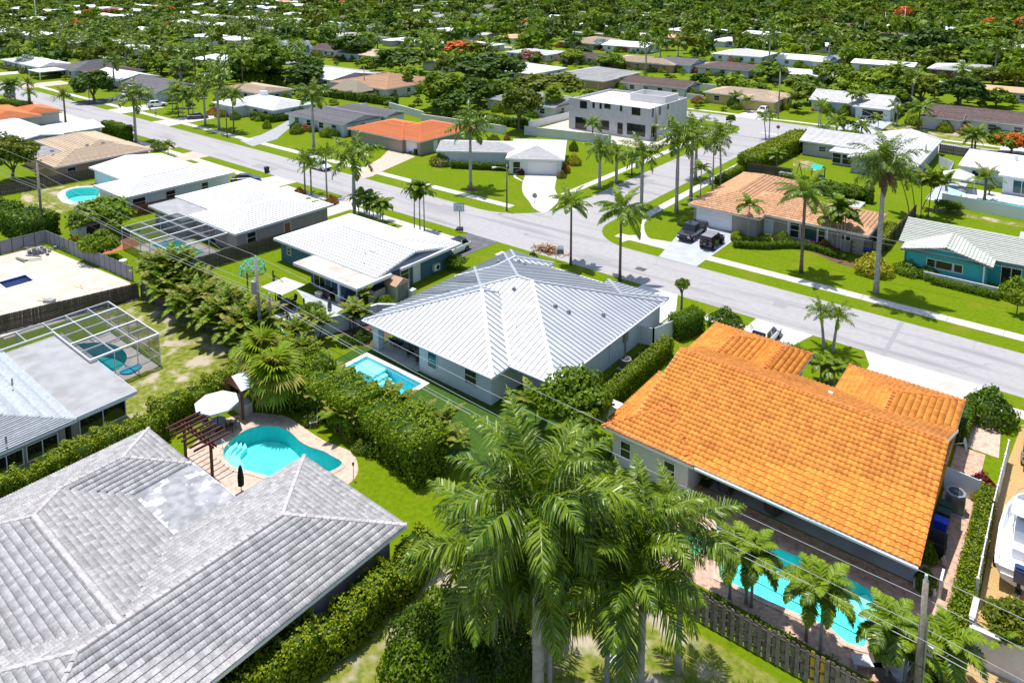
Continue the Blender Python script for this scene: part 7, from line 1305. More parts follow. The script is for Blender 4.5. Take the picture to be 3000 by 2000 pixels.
# ================================================================== vehicles
def wheel(t, x, y, r, w):
    s = 1 if y > 0 else -1; wt = MB().tube([(x, y - w / 2, r), (x, y + w / 2, r)], r, 16).build('wheel', M['tyre'], t); MB().tube([(x, y + s * w * .4, r), (x, y + s * (w / 2 + .015), r)], r * .62, 12).build('rim', M['rim'], wt)
def car(label, p, head, kind='sedan', paint='car_white', group=None, top=None, s=1.):
    t = thing({'pickup': 'pickup_truck', 'suv': 'parked_car', 'sedan': 'parked_car', 'jeep': 'off_road_car'}[kind], label, {'pickup': 'pickup truck'}.get(kind, 'car'), (*p, 0), head, group)
    L, W, secs, cab, wr, wx = {
     'sedan': (4.75, 1.84, [(-2.37, .45, .78, .8), (-2.2, .25, .95, .88), (-1.3, .22, 1.0, .92), (.9, .22, .95, .92), (1.9, .24, .82, .9), (2.3, .3, .68, .8), (2.38, .4, .6, .72)], (-1.75, -.85, .35, 1.15, 1.44, .62, .82), .33, 1.4),
     'suv': (4.75, 1.9, [(-2.37, .45, .95, .85), (-2.25, .3, 1.05, .9), (-1.3, .28, 1.08, .95), (.8, .28, 1.03, .95), (1.8, .3, .95, .93), (2.3, .36, .8, .85), (2.38, .45, .7, .78)], (-2.15, -1.6, .3, 1.05, 1.66, .68, .86), .37, 1.42),
     'pickup': (5.9, 2.05, [(-2.95, .6, 1.1, .98), (-2.9, .55, 1.18, 1.0), (-.5, .5, 1.2, 1.0), (1.1, .5, 1.22, 1.0), (2.6, .5, 1.18, .98), (2.9, .55, 1.05, .94), (2.96, .6, .9, .9)], (-.75, -.55, .95, 1.55, 1.95, .76, .93), .43, 1.85),
     'jeep': (4.3, 1.85, [(-2.1, .6, 1.12, .82), (-2.05, .55, 1.16, .84), (-.5, .5, 1.16, .84), (.7, .5, 1.16, .82), (2.0, .55, 1.1, .66), (2.1, .6, 1.05, .64)], (-2.05, -1.98, .5, .78, 1.85, .72, .8), .42, 1.35)}[kind]
    mb = MB(); n = len(secs)
    for x, zl, zb, hw in secs: mb.v += [(x, -hw * .9, zl), (x, -hw, zl + (zb - zl) * .45), (x, -hw * .97, zb - .06), (x, -hw * .86, zb), (x, hw * .86, zb), (x, hw * .97, zb - .06), (x, hw, zl + (zb - zl) * .45), (x, hw * .9, zl)]
    for i in range(n - 1):
        for j in range(8): k = (j + 1) % 8; a = i * 8; mb.f.append((a + j, a + 8 + j, a + 8 + k, a + k)); mb.m.append(0)
    mb.f.append(tuple(range(8))); mb.f.append(tuple(reversed(range((n - 1) * 8, n * 8)))); mb.m += [0, 0]
    b = mb.build('body', M[paint], t)
    xr0, xr1, xf1, xf0, zr, hr, hb = cab; zb = 1.0 if kind == 'sedan' else 1.05 if kind == 'suv' else 1.16; zb -= .04
    c = [(xr0, -hb, zb), (xf0, -hb, zb), (xf0, hb, zb), (xr0, hb, zb), (xr1, -hr, zr), (xf1, -hr, zr), (xf1, hr, zr), (xr1, hr, zr)]; mb = MB(); mb.v = c; mb.f = [(0, 1, 5, 4), (1, 2, 6, 5), (2, 3, 7, 6), (3, 0, 4, 7)]; mb.m = [0] * 4; mb.build('cabin', M[paint], t)
    m = MB(); m.v = [(x, y, z) for x, y, z in c[4:]] + [((xr1 + xf1) / 2 + sx * (xf1 - xr1) * .42, sy * hr * .8, zr + .05) for sx, sy in ((-1, -1), (1, -1), (1, 1), (-1, 1))]; m.f = [(0, 1, 5, 4), (1, 2, 6, 5), (2, 3, 7, 6), (3, 0, 4, 7), (4, 5, 6, 7)]; m.m = [0] * 5; m.build('car_roof', M[top or paint], t)
    def pane(nm, q, sub=1):
        q = [Vector(v) for v in q]; ce = sum(q, Vector()) / len(q); nn = (q[1] - q[0]).cross(q[2] - q[0]).normalized()
        if nn.dot(ce - Vector((0, 0, 1.1))) < 0: nn = -nn
        MB().poly([ce + (v - ce) * .88 + nn * .012 for v in q]).build(nm, M['glass'], t)
    V = [Vector(v) for v in c]
    pane('windshield', [V[1], V[2], V[6], V[5]]); pane('rear_window', [V[3], V[0], V[4], V[7]])
    for lo, ro, hi, lh in ((0, 1, 5, 4), (3, 2, 6, 7)):
        for f0, f1 in ((.06, .5), (.53, .95)): pane('side_window', [V[lo].lerp(V[ro], f0), V[lo].lerp(V[ro], f1), V[lh].lerp(V[hi], f1), V[lh].lerp(V[hi], f0)])
    for sx in (-1, 1):
        for sy in (-1, 1): wheel(t, sx * wx, sy * (W / 2 - .12), wr, .24 if kind != 'jeep' else .3)
    fx, rx = secs[-1][0], secs[0][0]; zf = secs[-1][2]
    for sy in (-1, 1):
        MB().box(fx - .12, fx + .015, sy * W * .36 - .16, sy * W * .36 + .16, zf - .12, zf + .04).build('headlight', M['lamp_white'], t); MB().box(rx - .015, rx + .1, sy * W * .4 - .08, sy * W * .4 + .08, secs[0][2] - .2, secs[0][2] + .0).build('tail_light', M['lamp_red'], t); MB().box(xf0 - .35, xf0 - .2, sy * (W / 2 + .02) - .09, sy * (W / 2 + .02) + .09, zb, zb + .14).build('mirror', M[paint], t)
    MB().box(fx - .05, fx + .02, -W * .28, W * .28, zf - .3, zf - .08).build('grille', M['plastic_black'], t); MB().box(fx - .1, fx + .05, -W * .43, W * .43, secs[-1][1] - .05, secs[-1][1] + .1).build('bumper', M['plastic_black'], t)
    if kind == 'pickup':
        MB().box(-2.8, -.85, -.86, .86, 1.182, 1.2).build('bed_floor', M['dark_metal'], t); MB().bar((-2.85, -.93, 1.26), (-.8, -.93, 1.26), .08).bar((-2.85, .93, 1.26), (-.8, .93, 1.26), .08).bar((-2.85, -.9, 1.26), (-2.85, .9, 1.26), .08).build('bed_rail', M[paint], t)
        MB().bar((-2.6, -.9, 1.55), (-.9, -.9, 1.55), .06).bar((-2.6, .9, 1.55), (-.9, .9, 1.55), .06).bar((-2.6, -.9, 1.26), (-2.6, -.9, 1.55), .06).bar((-2.6, .9, 1.26), (-2.6, .9, 1.55), .06).bar((-2.6, -.9, 1.55), (-2.6, .9, 1.55), .06).build('bed_rack', M['dark_metal'], t)
    if kind == 'jeep':
        w_ = MB().tube([(-2.14, 0, 1.0), (-2.42, 0, 1.0)], .4, 16).build('spare_wheel', M['tyre'], t); MB().tube([(-2.40, 0, 1.0), (-2.44, 0, 1.0)], .22, 12).build('rim', M['rim'], w_)
        for sx in (-1, 1):
            for sy in (-1, 1): MB().box(sx * 1.35 - .5, sx * 1.35 + .5, sy * .82 - .12, sy * .82 + .14, .86, .93).build('fender', M['plastic_black'], t)
        for x in (-.75, .1): MB().box(x - .02, x + .02, -.7, .7, 1.9, 1.915).build('roof_seam', M['dark_metal'], t)
    return t
up = R(90)
car('black pickup truck parked before the white garage door', (-39.3, 88.3), -up, 'pickup', 'car_black'); car('black off road car with grey roof panel beside the pickup', (-35.9, 86.7), up, 'jeep', 'car_black', top='composite_grey')
car('white hatchback with black glass roof beside the blue house', (-60.4, 64.2), -up, 'suv', 'car_white', top='car_black'); car('black sedan parked behind the white stepped roof', (-109.2, 65.2), R(0) + up * .0 + R(55), 'sedan', 'car_navy')
t = car('white car with open door partly behind the orange roof', (-21.9, 66.5), up, 'suv', 'car_white'); MB().box(.3, 1.2, .98, 1.04, .4, 1.05).build('open_door', M['car_white'], t, M=Matrix.Translation((.4, .2, 0)) @ Matrix.Rotation(R(35), 4, 'Z'))
car('white sedan on the drive by the terracotta roof', T(1, 313, 838), R(70), 'sedan', 'car_white'); car('white pickup like car on the left lawn drive', T(1, 1082, 735), R(75), 'suv', 'car_white'); car('black sedan on the drive between left palm groups', T(1, 1362, 818), R(60), 'sedan', 'car_black'); car('small white car on the dark drive at far left', T(1, 860, 662), -up * .2, 'sedan', 'car_white')
car('white car with its nose behind the trio palms on the main road', T(1, 2205, 1165), R(0), 'suv', 'car_white'); car('white family car on the yellow house drive', (-62.6, 180.4), -up, 'suv', 'car_white'); car('dark blue car before the black garage', (-39.4, 183.2), up, 'suv', 'car_blue'); car('white car half hidden under the poinciana', T(3, 2230, 925), up, 'suv', 'car_white')
for lab, k, x, y, hd, kd, pt in [('far white car on the grass at the upper right', 3, 1445, 222, 0, 'suv', 'car_white'), ('white car under the big dark trees', 3, 1808, 408, 0, 'sedan', 'car_white'), ('dark car by the shuttered house', 's', 180, 605, 0, 'sedan', 'car_navy'), ('white car in front of the shuttered house', 's', 320, 608, .3, 'sedan', 'car_white'), ('dark grey car at the right of the shuttered house', 's', 500, 625, 1.2, 'suv', 'car_silver'), ('dark car before the beige hip roof', 'r', 640, 445, .3, 'sedan', 'car_navy'), ('white car before the beige hip roof', 'r', 695, 455, 0, 'sedan', 'car_white'), ('silver car by the brown garage door', 'r', 1250, 490, 0, 'suv', 'car_silver'), ('white car at the white hip roof pair', 'r', 2235, 575, .5, 'suv', 'car_white'), ('maroon car on the far left lawn', 'p', 55, 635, 0, 'sedan', 'car_maroon'), ('dark car behind the far left palm cluster', 1, 65, 668, 0, 'sedan', 'car_navy'), ('white van at the right edge of the far road', 's', 2330, 385, 0, 'suv', 'car_white')]: car(lab, T(k, x, y), hd, kd, pt)
# boat on its trailer
t = thing('boat', 'white motor boat with blue outboard on the brown gravel yard', 'boat', (-.55, 50.2, 0), up)
mb = MB(); st_ = [(-3.6, 1.2, .55), (-3.0, 1.25, .5), (0, 1.3, .5), (2, 1.15, .55), (3.4, .7, .75), (4.2, .06, 1.0)]
for x, hw, zk in st_: mb.v += [(x, 0, zk), (x, hw * .7, zk + .25), (x, hw, 1.55 + max(0, x) * .07), (x, hw - .18, 1.6 + max(0, x) * .07), (x, max(hw - .3, 0.02), 1.1), (x, 0, 1.1), (x, -max(hw - .3, .02), 1.1), (x, -hw + .18, 1.6 + max(0, x) * .07), (x, -hw, 1.55 + max(0, x) * .07), (x, -hw * .7, zk + .25)]
for i in range(5):
    for j in range(10): k = (j + 1) % 10; a = i * 10; mb.f.append((a + j, a + k, a + 10 + k, a + 10 + j)); mb.m.append(0)
mb.f.append(tuple(range(10))); mb.m.append(0); mb.build('hull', M['hull_white'], t)
MB().box(-.6, .9, -.5, .5, 1.1, 2.0).box(-1.9, -1.2, -.5, .5, 1.1, 1.7).box(1.4, 2.2, -.5, .5, 1.1, 1.5).build('console', M['hull_white'], t); MB().poly([(.9, -.48, 2.0), (.9, .48, 2.0), (.55, .42, 2.5), (.55, -.42, 2.5)]).build('windscreen', M['glass'], t); MB().box(-3.5, -2.6, -1, 1, 1.1, 1.45).build('stern_deck', M['hull_white'], t)
ob_ = MB().prism([(-4.25, -.27), (-3.7, -.27), (-3.7, .27), (-4.25, .27)], 1.35, 2.1).prism([(-4.15, -.2), (-3.8, -.2), (-3.8, .2), (-4.15, .2)], 2.1, 2.22).build('outboard_motor', M['car_blue'], t); MB().box(-4.1, -3.85, -.09, .09, .5, 1.35).box(-4.3, -3.75, -.16, .16, .72, .76).build('motor_leg', M['plastic_black'], ob_); MB().tube([(-4.3, 0, .55), (-4.05, 0, .55)], [.05, .11], 8).build('propeller_hub', M['steel'], ob_)
for i in range(6): MB().box(-2.45 + i * .0, -1.95, -.75 + i * .12, -.69 + i * .12, 1.46, 1.475).build('towel_stripe', M['pink' if i % 2 else 'lamp_white'], t)
MB().tube([(1.0, -.9, 1.6), (1.0, -.9, 2.2), (3.2, -.6, 2.3), (4.1, 0, 2.3), (3.2, .6, 2.3), (1.0, .9, 2.2), (1.0, .9, 1.6)], .025, 5).build('rail', M['steel'], t); MB().tube([(-.5, -.55, 1.6), (-.5, -.55, 3.0)], .03, 5).tube([(-.5, .55, 1.6), (-.5, .55, 3.0)], .03, 5).tube([(.8, -.55, 1.6), (.8, -.55, 3.0)], .03, 5).tube([(.8, .55, 1.6), (.8, .55, 3.0)], .03, 5).build('top_frame', M['steel'], t); MB().box(-.7, 1.0, -.75, .75, 3.0, 3.06).build('boat_top', M['hull_white'], t)
MB().bar((-3, -.7, .45), (5.2, -.1, .45), .1).bar((-3, .7, .45), (5.2, .1, .45), .1).build('trailer_frame', M['grey_metal'], t)
for sy in (-1, 1): wheel(t, -1.5, sy * 1.25, .35, .22)
t = car('dark pickup parked behind the boat at the right edge', (-.3, 62.5), up, 'pickup', 'car_silver')
# ================================================================== garden things
def umbrella(label, p, r, h, mt='cloth_white', sides=8, closed=False, rz=0, name='umbrella'):
    t = thing(name, label, 'umbrella', (*p, 0), rz); MB().tube([(0, 0, 0), (0, 0, h)], .03, 6).build('pole', M['dark_metal'], t); MB().box(-.3, .3, -.3, .3, 0, .08).build('base', M['dark_metal'], t)
    if closed: MB().tube([(0, 0, h * .35), (0, 0, h * .6), (0, 0, h * .95), (0, 0, h + .05)], [.2, .22, .12, .03], 8).build('canopy', M[mt], t); return t
    mb = MB(); ring = [(math.cos(2 * math.pi * i / sides) * r, math.sin(2 * math.pi * i / sides) * r) for i in range(sides)]
    for i in range(sides):
        a, b = ring[i], ring[(i + 1) % sides]; mb.poly([(*a, h - .5), (*b, h - .5), (0, 0, h)]); mb.poly([(*b, h - .62), (*b, h - .5), (*a, h - .5), (*a, h - .62)])
    mb.build('canopy', M[mt], t); rb = MB(); [rb.bar((0, 0, h - .08), (a[0] * .97, a[1] * .97, h - .53), .02) for a in ring]; rb.build('ribs', M['dark_metal'], t); return t
def chair(label, p, rz, mt='cloth_black', group=None, fr='dark_metal', lounge=False, name='chair'):
    t = thing(name, label, 'chair', (*p,) if len(p) == 3 else (*p, 0.02), rz, group); w, z = (.62, .38) if lounge else (.5, .45)
    MB().box(-w / 2, w / 2, -w / 2, w / 2, z - .06, z + (.1 if lounge else 0)).build('seat', M[mt], t); MB().poly([(-w / 2, w / 2, z), (w / 2, w / 2, z), (w / 2, w / 2 + .12, z + .5), (-w / 2, w / 2 + .12, z + .5)]).poly([(-w / 2, w / 2 + .05, z), (-w / 2, w / 2 + .17, z + .5), (w / 2, w / 2 + .17, z + .5), (w / 2, w / 2 + .05, z)]).poly([(-w / 2, w / 2 + .12, z + .5), (w / 2, w / 2 + .12, z + .5), (w / 2, w / 2 + .17, z + .5), (-w / 2, w / 2 + .17, z + .5)]).build('backrest', M[mt], t)
    for sx in (-1, 1):
        for sy in (-1, 1): MB().bar((sx * (w / 2 - .03), sy * (w / 2 - .03), 0), (sx * (w / 2 - .03), sy * (w / 2 - .03), z - .06), .04).build('leg', M[fr], t)
        MB().bar((sx * w / 2, -w / 2, z + .22), (sx * w / 2, w / 2, z + .24), .05).bar((sx * w / 2, -w / 2 + .03, z - .06), (sx * w / 2, -w / 2 + .03, z + .2), .04).build('armrest', M[fr], t)
    return t
def table(label, p, L, W, h, mt, rz=0, round_=False, name='table'):
    t = thing(name, label, 'table', (*p,) if len(p) == 3 else (*p, .02), rz)
    if round_: MB().tube([(0, 0, h - .04), (0, 0, h)], L / 2, 16).build('tabletop', M[mt], t); 
    else: MB().box(-L / 2, L / 2, -W / 2, W / 2, h - .05, h).build('tabletop', M[mt], t)
    k = .35 if round_ else .46
    for sx in (-1, 1):
        for sy in (-1, 1): MB().bar((sx * L * k, sy * (L if round_ else W) * k, 0), (sx * L * k, sy * (L if round_ else W) * k, h - .05), .05).build('leg', M['dark_metal'], t)
    return t
# lanai of the metal roof house
table('dark glass dining table on the lanai', (-48.3, 44.6, .06), 1.9, 1.0, .74, 'glass')
for x, y, r_, l in ((-49, 43.7, 180, 'front left'), (-48.2, 43.7, 180, 'front right'), (-49, 45.5, 0, 'rear left'), (-48.2, 45.5, 0, 'rear right'), (-47.0, 44.6, -90, 'right end'), (-49.7, 44.6, 90, 'left end')): chair(f'black lanai dining chair at the {l} of the glass table', (x, y, .06), R(r_), group=None)
chair('dark teal lounge chair in the middle of the lanai', (-46.4, 43.3, .06), R(150), 'car_navy', lounge=True); chair('dark lounge chair at the lanai wall', (-44.7, 43.0, .06), R(200), 'car_navy', lounge=True); table('small round stone table between lounge chairs', (-45.4, 44.2, .06), .8, .8, .5, 'terracotta', round_=True)
# orange house patio
for x, l in ((-16.8, 'left'), (-13.6, 'right')): 
    t = thing('armchair', f'dark wicker armchair with pale cushions, {l} one under the orange eave', 'armchair', (x, 44.6, .02), R(180 if l == 'left' else 160)); MB().box(-.42, .42, -.42, .42, .05, .38).box(-.42, .42, .32, .42, .38, .78).box(-.45, -.33, -.42, .42, .38, .6).box(.33, .45, -.42, .42, .38, .6).build('frame', M['wood_dark'], t); MB().box(-.32, .32, -.4, .3, .38, .5).build('seat', M['cloth_white'], t); MB().box(-.32, .32, .18, .31, .5, .85).build('cushion', M['cloth_white'], t)
t = thing('potted_plant', 'leafy plant in a dark pot under the orange eave', 'potted plant', (-18.1, 44.2, .02)); MB().tube([(0, 0, 0), (0, 0, .5)], [.18, .26], 10).build('pot', M['plastic_black'], t); V, F = quads(np.array([[0, 0, .9]]) + RNG.normal(size=(120, 3)) * [.22, .22, .25], RNG.normal(size=(120, 3)) + [0, 0, .6], .2); inst('leaves', np_mesh('leaves', V, F, M['leaf_mid'], RNG.random(120)), t)
def ac(label, p, s=.85, h=.95, mt='grey_metal'):
    t = thing('air_conditioner', label, 'air conditioner', (*p, .0)); MB().box(-.6, .6, -.6, .6, 0, .1).build('pad', M['concrete'], t); q = [(math.cos(R(45 * i + 22.5)) * s * .6, math.sin(R(45 * i + 22.5)) * s * .6) for i in range(8)]; MB().prism(q, .1, h).build('casing', M[mt], t); MB().tube([(0, 0, h), (0, 0, h + .02)], s * .42, 14).build('fan_opening', M['dark_metal'], t)
    g = MB(); [g.bar((0, 0, h + .035), (math.cos(a) * s * .42, math.sin(a) * s * .42, h + .035), .015) for a in np.linspace(0, 5.9, 12)]; g.build('fan_guard', M['grey_metal'], t); g = MB(); [g.box(-s * .56, s * .56, -s * .56, -s * .552, z, z + .03) for z in np.arange(.2, h - .1, .09)]; g.build('louver', M['dark_metal'], t)
ac('tall grey air conditioner by the metal roof house wall', (-29.9, 53.9)); ac('large grey air conditioner beside the orange house wall', (-4.35, 52.2), 1.0, 1.35)
t = thing('wall_air_conditioner', 'white air conditioner on the blue house wall', 'air conditioner', (-57.55, 58.1, .5)); MB().box(-.2, .2, -.45, .45, 0, .75).build('casing', M['lamp_white'], t); MB().tube([(.2, .1, .38), (.21, .1, .38)], .28, 12).build('fan', M['dark_metal'], t)
def bin_(label, p, mt='plastic_green', lid=None, rz=0, s=1.):
    t = thing('wheeled_bin', label, 'bin', (*p, .0), rz); MB().poly([(0, 0, 0)] * 0 or [(-.25 * s, -.3 * s, .05), (-.3 * s, -.36 * s, 1.0 * s), (-.3 * s, .36 * s, 1.0 * s), (-.25 * s, .3 * s, .05)]).poly([(.25 * s, .3 * s, .05), (.3 * s, .36 * s, s), (.3 * s, -.36 * s, s), (.25 * s, -.3 * s, .05)]).poly([(.25 * s, -.3 * s, .05), (.3 * s, -.36 * s, s), (-.3 * s, -.36 * s, s), (-.25 * s, -.3 * s, .05)]).poly([(-.25 * s, .3 * s, .05), (-.3 * s, .36 * s, s), (.3 * s, .36 * s, s), (.25 * s, .3 * s, .05)]).build('body', M[mt], t); MB().box(-.33 * s, .33 * s, -.4 * s, .38 * s, s, 1.07 * s).build('lid', M[lid or mt], t); MB().bar((-.25 * s, .44 * s, .97 * s), (.25 * s, .44 * s, .97 * s), .04).build('handle', M['plastic_black'], t)
    for sx in (-1, 1): MB().tube([(sx * .28 * s, .3 * s, .12), (sx * .34 * s, .3 * s, .12)], .12, 10).build('wheel', M['tyre'], t)
bin_('dark green wheeled bin beside the orange house air conditioner', (-4.75, 51.0), 'plastic_green', rz=R(90)); bin_('second dark green wheeled bin before the blue one', (-4.75, 50.2), 'plastic_green', rz=R(90)); bin_('bright blue wheeled bin beside the orange house', (-4.75, 49.2), 'plastic_blue', rz=R(90)); bin_('dark bin at the near road edge by the black sedan', T(1, 1838, 1190), 'plastic_black'); bin_('black bin by the orange red roof garage', T(2, 515, 1065), 'plastic_black'); bin_('blue bin by the orange red roof garage', T(2, 433, 1045), 'plastic_blue', s=.8); bin_('dark bin by the wooden gate', T(6, 1270, 360), 'plastic_black', 'plastic_blue')
for lab, x, mt in (('small blue recycling tub by the garage', 472, 'plastic_blue'), ('small yellow recycling tub by the garage', 493, 'plastic_yellow')): q = T(2, x, 1060); t = thing('recycling_tub', lab, 'tub', (*q, 0)); MB().prism([(-.35, -.25), (.35, -.25), (.35, .25), (-.35, .25)], 0, .4).build('body', M[mt], t); MB().box(-.38, .38, -.28, .28, .4, .43).build('rim', M[mt], t)
t = thing('grill', 'covered black grill beside the orange house bins', 'grill', (-4.7, 47.6, 0)); MB().box(-.45, .45, -.7, .7, 0, .9).build('body', M['cloth_black'], t); MB().tube([(-.4, 0, .92), (.4, 0, .92)], .42, 12).build('lid', M['cloth_black'], t); t = thing('gas_bottle', 'beige gas bottle at the end of the covered grill', 'gas bottle', (-4.2, 46.6, 0)); MB().tube([(0, 0, .02), (0, 0, .08), (0, 0, .4), (0, 0, .5)], [.12, .16, .16, .08], 12).build('body', M['sand'], t); MB().tube([(0, 0, .5), (0, 0, .62)], .05, 8).build('valve', M['steel'], t)
t = thing('planter', 'white box planter with shrub at the patio corner', 'planter', (-4.75, 44.0, 0)); MB().box(-.55, .55, -.3, .3, 0, .5).build('box', M['trim_white'], t); tag(MB().box(-.06, .06, -.5, .5, 0, 1.15).build('white_screen_panel', M['trim_white'], None, M=Matrix.Translation((-4.0, 44.3, 0))), 'short white vinyl screen panel beside the planter', 'screen'); shrub('leafy shrub in the white box planter', (-4.75, 44.0), .55, 1.35, 'leaf_mid', leaf=.12)
t = thing('satellite_dish', 'satellite dish on the orange house gable wall', 'satellite dish', (-5.3, 55.2, 2.6)); mb = MB(); mb.tube([(.9, 0, .5), (.98, 0, .52), (1.02, 0, .53)], [.1, .36, .42], 14); mb.build('dish', M['plastic_grey'], t); MB().bar((-.1, 0, 0), (.9, 0, .5), .05).build('arm', M['steel'], t)
# pergola, shelter, umbrella and seats by the kidney pool
pg = thing('pergola', 'dark red timber pergola beside the kidney pool', 'pergola', (-48.6, 24.0, 0))
for x, y in ((-.4, -.6), (3.1, -.5)): MB().box(x - .08, x + .08, y - .08, y + .08, 0, 2.45).build('post', M['pergola_wood'], pg)
MB().bar((-.9, -.66, 2.5), (3.6, -.56, 2.5), .06, .2).build('beam', M['pergola_wood'], pg); MB().bar((-.9, -.44, 2.5), (3.6, -.34, 2.5), .06, .2).build('beam', M['pergola_wood'], pg)
for i in range(8): MB().bar((-.75 + i * .56, -1.75, 2.68), (-.75 + i * .56, .85, 2.68), .07, .16).build('slat', M['pergola_wood'], pg)
umbrella('large cream parasol over the round table by the kidney pool', (-50.2, 26.6), 1.65, 2.75, 'cloth_white'); table('round glass patio table under the cream parasol', (-50.2, 26.6, .03), 1.2, 1.2, .72, 'glass', round_=True)
for i, (x, y, r_) in enumerate(((-49.3, 27.2, -60), (-51.1, 26.2, 100), (-50.0, 25.5, 170))): chair(('brown sling chair right of the parasol table', 'brown sling chair behind the parasol table', 'brown sling chair before the parasol table')[i], (x, y, .03), R(r_), 'wood_dark', fr='bronze')
t = thing('tiki_shelter', 'small red timber shelter with white metal gable roof', 'shelter', (-50.9, 29.6, 0)); MB().poly([(-1.3, -1.3, 2.55), (0, -1.3, 3.3), (0, 1.7, 3.3), (-1.3, 1.7, 2.55)]).poly([(0, -1.3, 3.3), (1.3, -1.3, 2.55), (1.3, 1.7, 2.55), (0, 1.7, 3.3)]).poly([(-1.3, 1.7, 2.5), (0, 1.7, 3.25), (0, -1.3, 3.25), (-1.3, -1.3, 2.5)]).poly([(0, 1.7, 3.25), (1.3, 1.7, 2.5), (1.3, -1.3, 2.5), (0, -1.3, 3.25)]).build('roof', M['roof_paleblue'], t, M=Matrix.Rotation(R(0), 4, 'Z'))
MB().poly([(-1.25, -1.28, 2.52), (1.25, -1.28, 2.52), (0, -1.28, 3.24)]).poly([(1.25, 1.66, 2.52), (-1.25, 1.66, 2.52), (0, 1.66, 3.24)]).bar((-1.3, -1.31, 2.5), (0, -1.31, 3.27), .04, .16).bar((0, -1.31, 3.27), (1.3, -1.31, 2.5), .04, .16).build('gable', M['wood_red'], t)
for sx in (-1.05, 1.05):
    for sy in (-1.1, 1.5): MB().box(sx - .08, sx + .08, sy - .08, sy + .08, 0, 2.55).build('post', M['wood_red'], t)
MB().box(-1.0, 1.0, -.9, -.2, 0, 1.05).build('bar_counter', M['concrete'], t)
umbrella('closed dark umbrella on the deck behind the grey ridge', T(7, 1480, 420), .5, 2.2, 'cloth_black', closed=True); umbrella('closed grey umbrella on the blue house patio', T('d', 1255, 860), .5, 2.3, 'cloth_grey', closed=True)
t = thing('cantilever_umbrella', 'rectangular lilac cantilever parasol over the dining set', 'umbrella', (-64.2, 42.0, 0), R(4)); MB().poly([(-1.7, -1.5, 2.35), (1.7, -1.5, 2.35), (0, 0, 2.75)]).poly([(1.7, -1.5, 2.35), (1.7, 1.5, 2.35), (0, 0, 2.75)]).poly([(1.7, 1.5, 2.35), (-1.7, 1.5, 2.35), (0, 0, 2.75)]).poly([(-1.7, 1.5, 2.35), (-1.7, -1.5, 2.35), (0, 0, 2.75)]).build('canopy', M['cloth_lilac'], t); MB().bar((-1.9, .4, 0), (-1.9, .4, 2.9), .08).bar((-1.9, .4, 2.9), (0, 0, 2.8), .06).build('arm', M['dark_metal'], t)
table('black slatted dining table under the lilac parasol', (-64.0, 41.6, .02), 2.0, 1.0, .74, 'plastic_black', R(90))
for x, y, r_, l in ((-65, 42.2, 90, 'far left'), (-65, 41.2, 90, 'near left'), (-63, 42.2, -90, 'far right'), (-63, 41.2, -90, 'near right'), (-64, 43.0, 0, 'head')): chair(f'black chair at the {l} of the slatted dining table', (x, y, .02), R(r_))
for i, (x, y) in enumerate(((700, 870), (820, 920))): chair(('white framed sun chair on the grey patio edge', 'black sun chair on the grey patio edge')[i], (*T('d', x, y), .03), R(200), 'cloth_white' if i == 0 else 'cloth_black', lounge=True)
t = thing('cool_box', 'grey cool box by the blue house patio doors', 'cool box', (*T('d', 1110, 560), .02), R(10)); MB().box(-.4, .4, -.25, .25, 0, .4).build('body', M['plastic_grey'], t); MB().box(-.42, .42, -.27, .27, .4, .5).build('lid', M['lamp_white'], t)
t = thing('grill', 'black grill against the blue house wall', 'grill', (*T('d', 1230, 570), .02), R(0)); MB().box(-.6, .6, -.3, .3, .1, .85).build('body', M['plastic_black'], t); MB().tube([(-.5, 0, .9), (.5, 0, .9)], .3, 10).build('lid', M['plastic_black'], t); MB().box(-1.0, -.6, -.25, .25, .8, .84).box(.6, 1.0, -.25, .25, .8, .84).build('side_shelf', M['steel'], t)
t = thing('storage_cart', 'teal and grey storage cart on the blue house patio', 'cart', (*T('d', 1390, 640), .02)); MB().box(-.4, .4, -.25, .25, .1, .7).build('body', M['plastic_grey'], t); MB().box(-.42, .42, -.27, .27, .7, .78).build('lid', M['dome_teal'], t)
for k, x, y, lab in (('d', 480, 480, 'dark lawn light post behind the lilac parasol'), ('d', 125, 520, 'dark light post left of the transformer'), ('d', 670, 990, 'timber string light post at the patio edge'), ('d', 905, 890, 'timber string light post beside the patio tree')): q = T(k, x, y); t = thing('light_post', lab, 'post', (*q, 0)); MB().box(-.06, .06, -.06, .06, 0, 2.4).build('post', M['wood_dark'], t)
t = thing('seesaw', 'white metal seesaw bar lying on the grass by the poles', 'seesaw', (*T('d', 590, 1060), .0), R(-20)); MB().bar((-1.6, 0, .5), (1.6, 0, .4), .08).build('beam', M['lamp_white'], t); MB().bar((0, -.3, 0), (0, 0, .45), .06).bar((0, .3, 0), (0, 0, .45), .06).build('stand', M['dome_teal'], t); MB().box(1.3, 1.6, -.15, .15, .45, .5).build('seat', M['dome_teal'], t)
t = thing('storage_shed', 'beige plastic garden shed with grey double doors', 'shed', (-56.55, 51.0, 0), R(0)); MB().box(-.95, .95, -.95, .95, 0, 1.85).poly([(.95, -.95, 1.85), (.95, .95, 1.85), (.95, 0, 2.4)]).poly([(-.95, .95, 1.85), (-.95, -.95, 1.85), (-.95, 0, 2.4)]).build('wall', M['sand'], t); MB().bar((-1.05, -.52, 2.13), (1.05, -.52, 2.13), 1.25, .05, up=(0, -.5, .87)).bar((-1.05, .52, 2.13), (1.05, .52, 2.13), 1.25, .05, up=(0, .5, .87)).build('roof', M['stucco_tan'], t)
for sy in (-.38, .38): MB().box(.95, .99, sy - .36, sy + .36, .08, 1.75).build('door', M['composite_grey'], t)
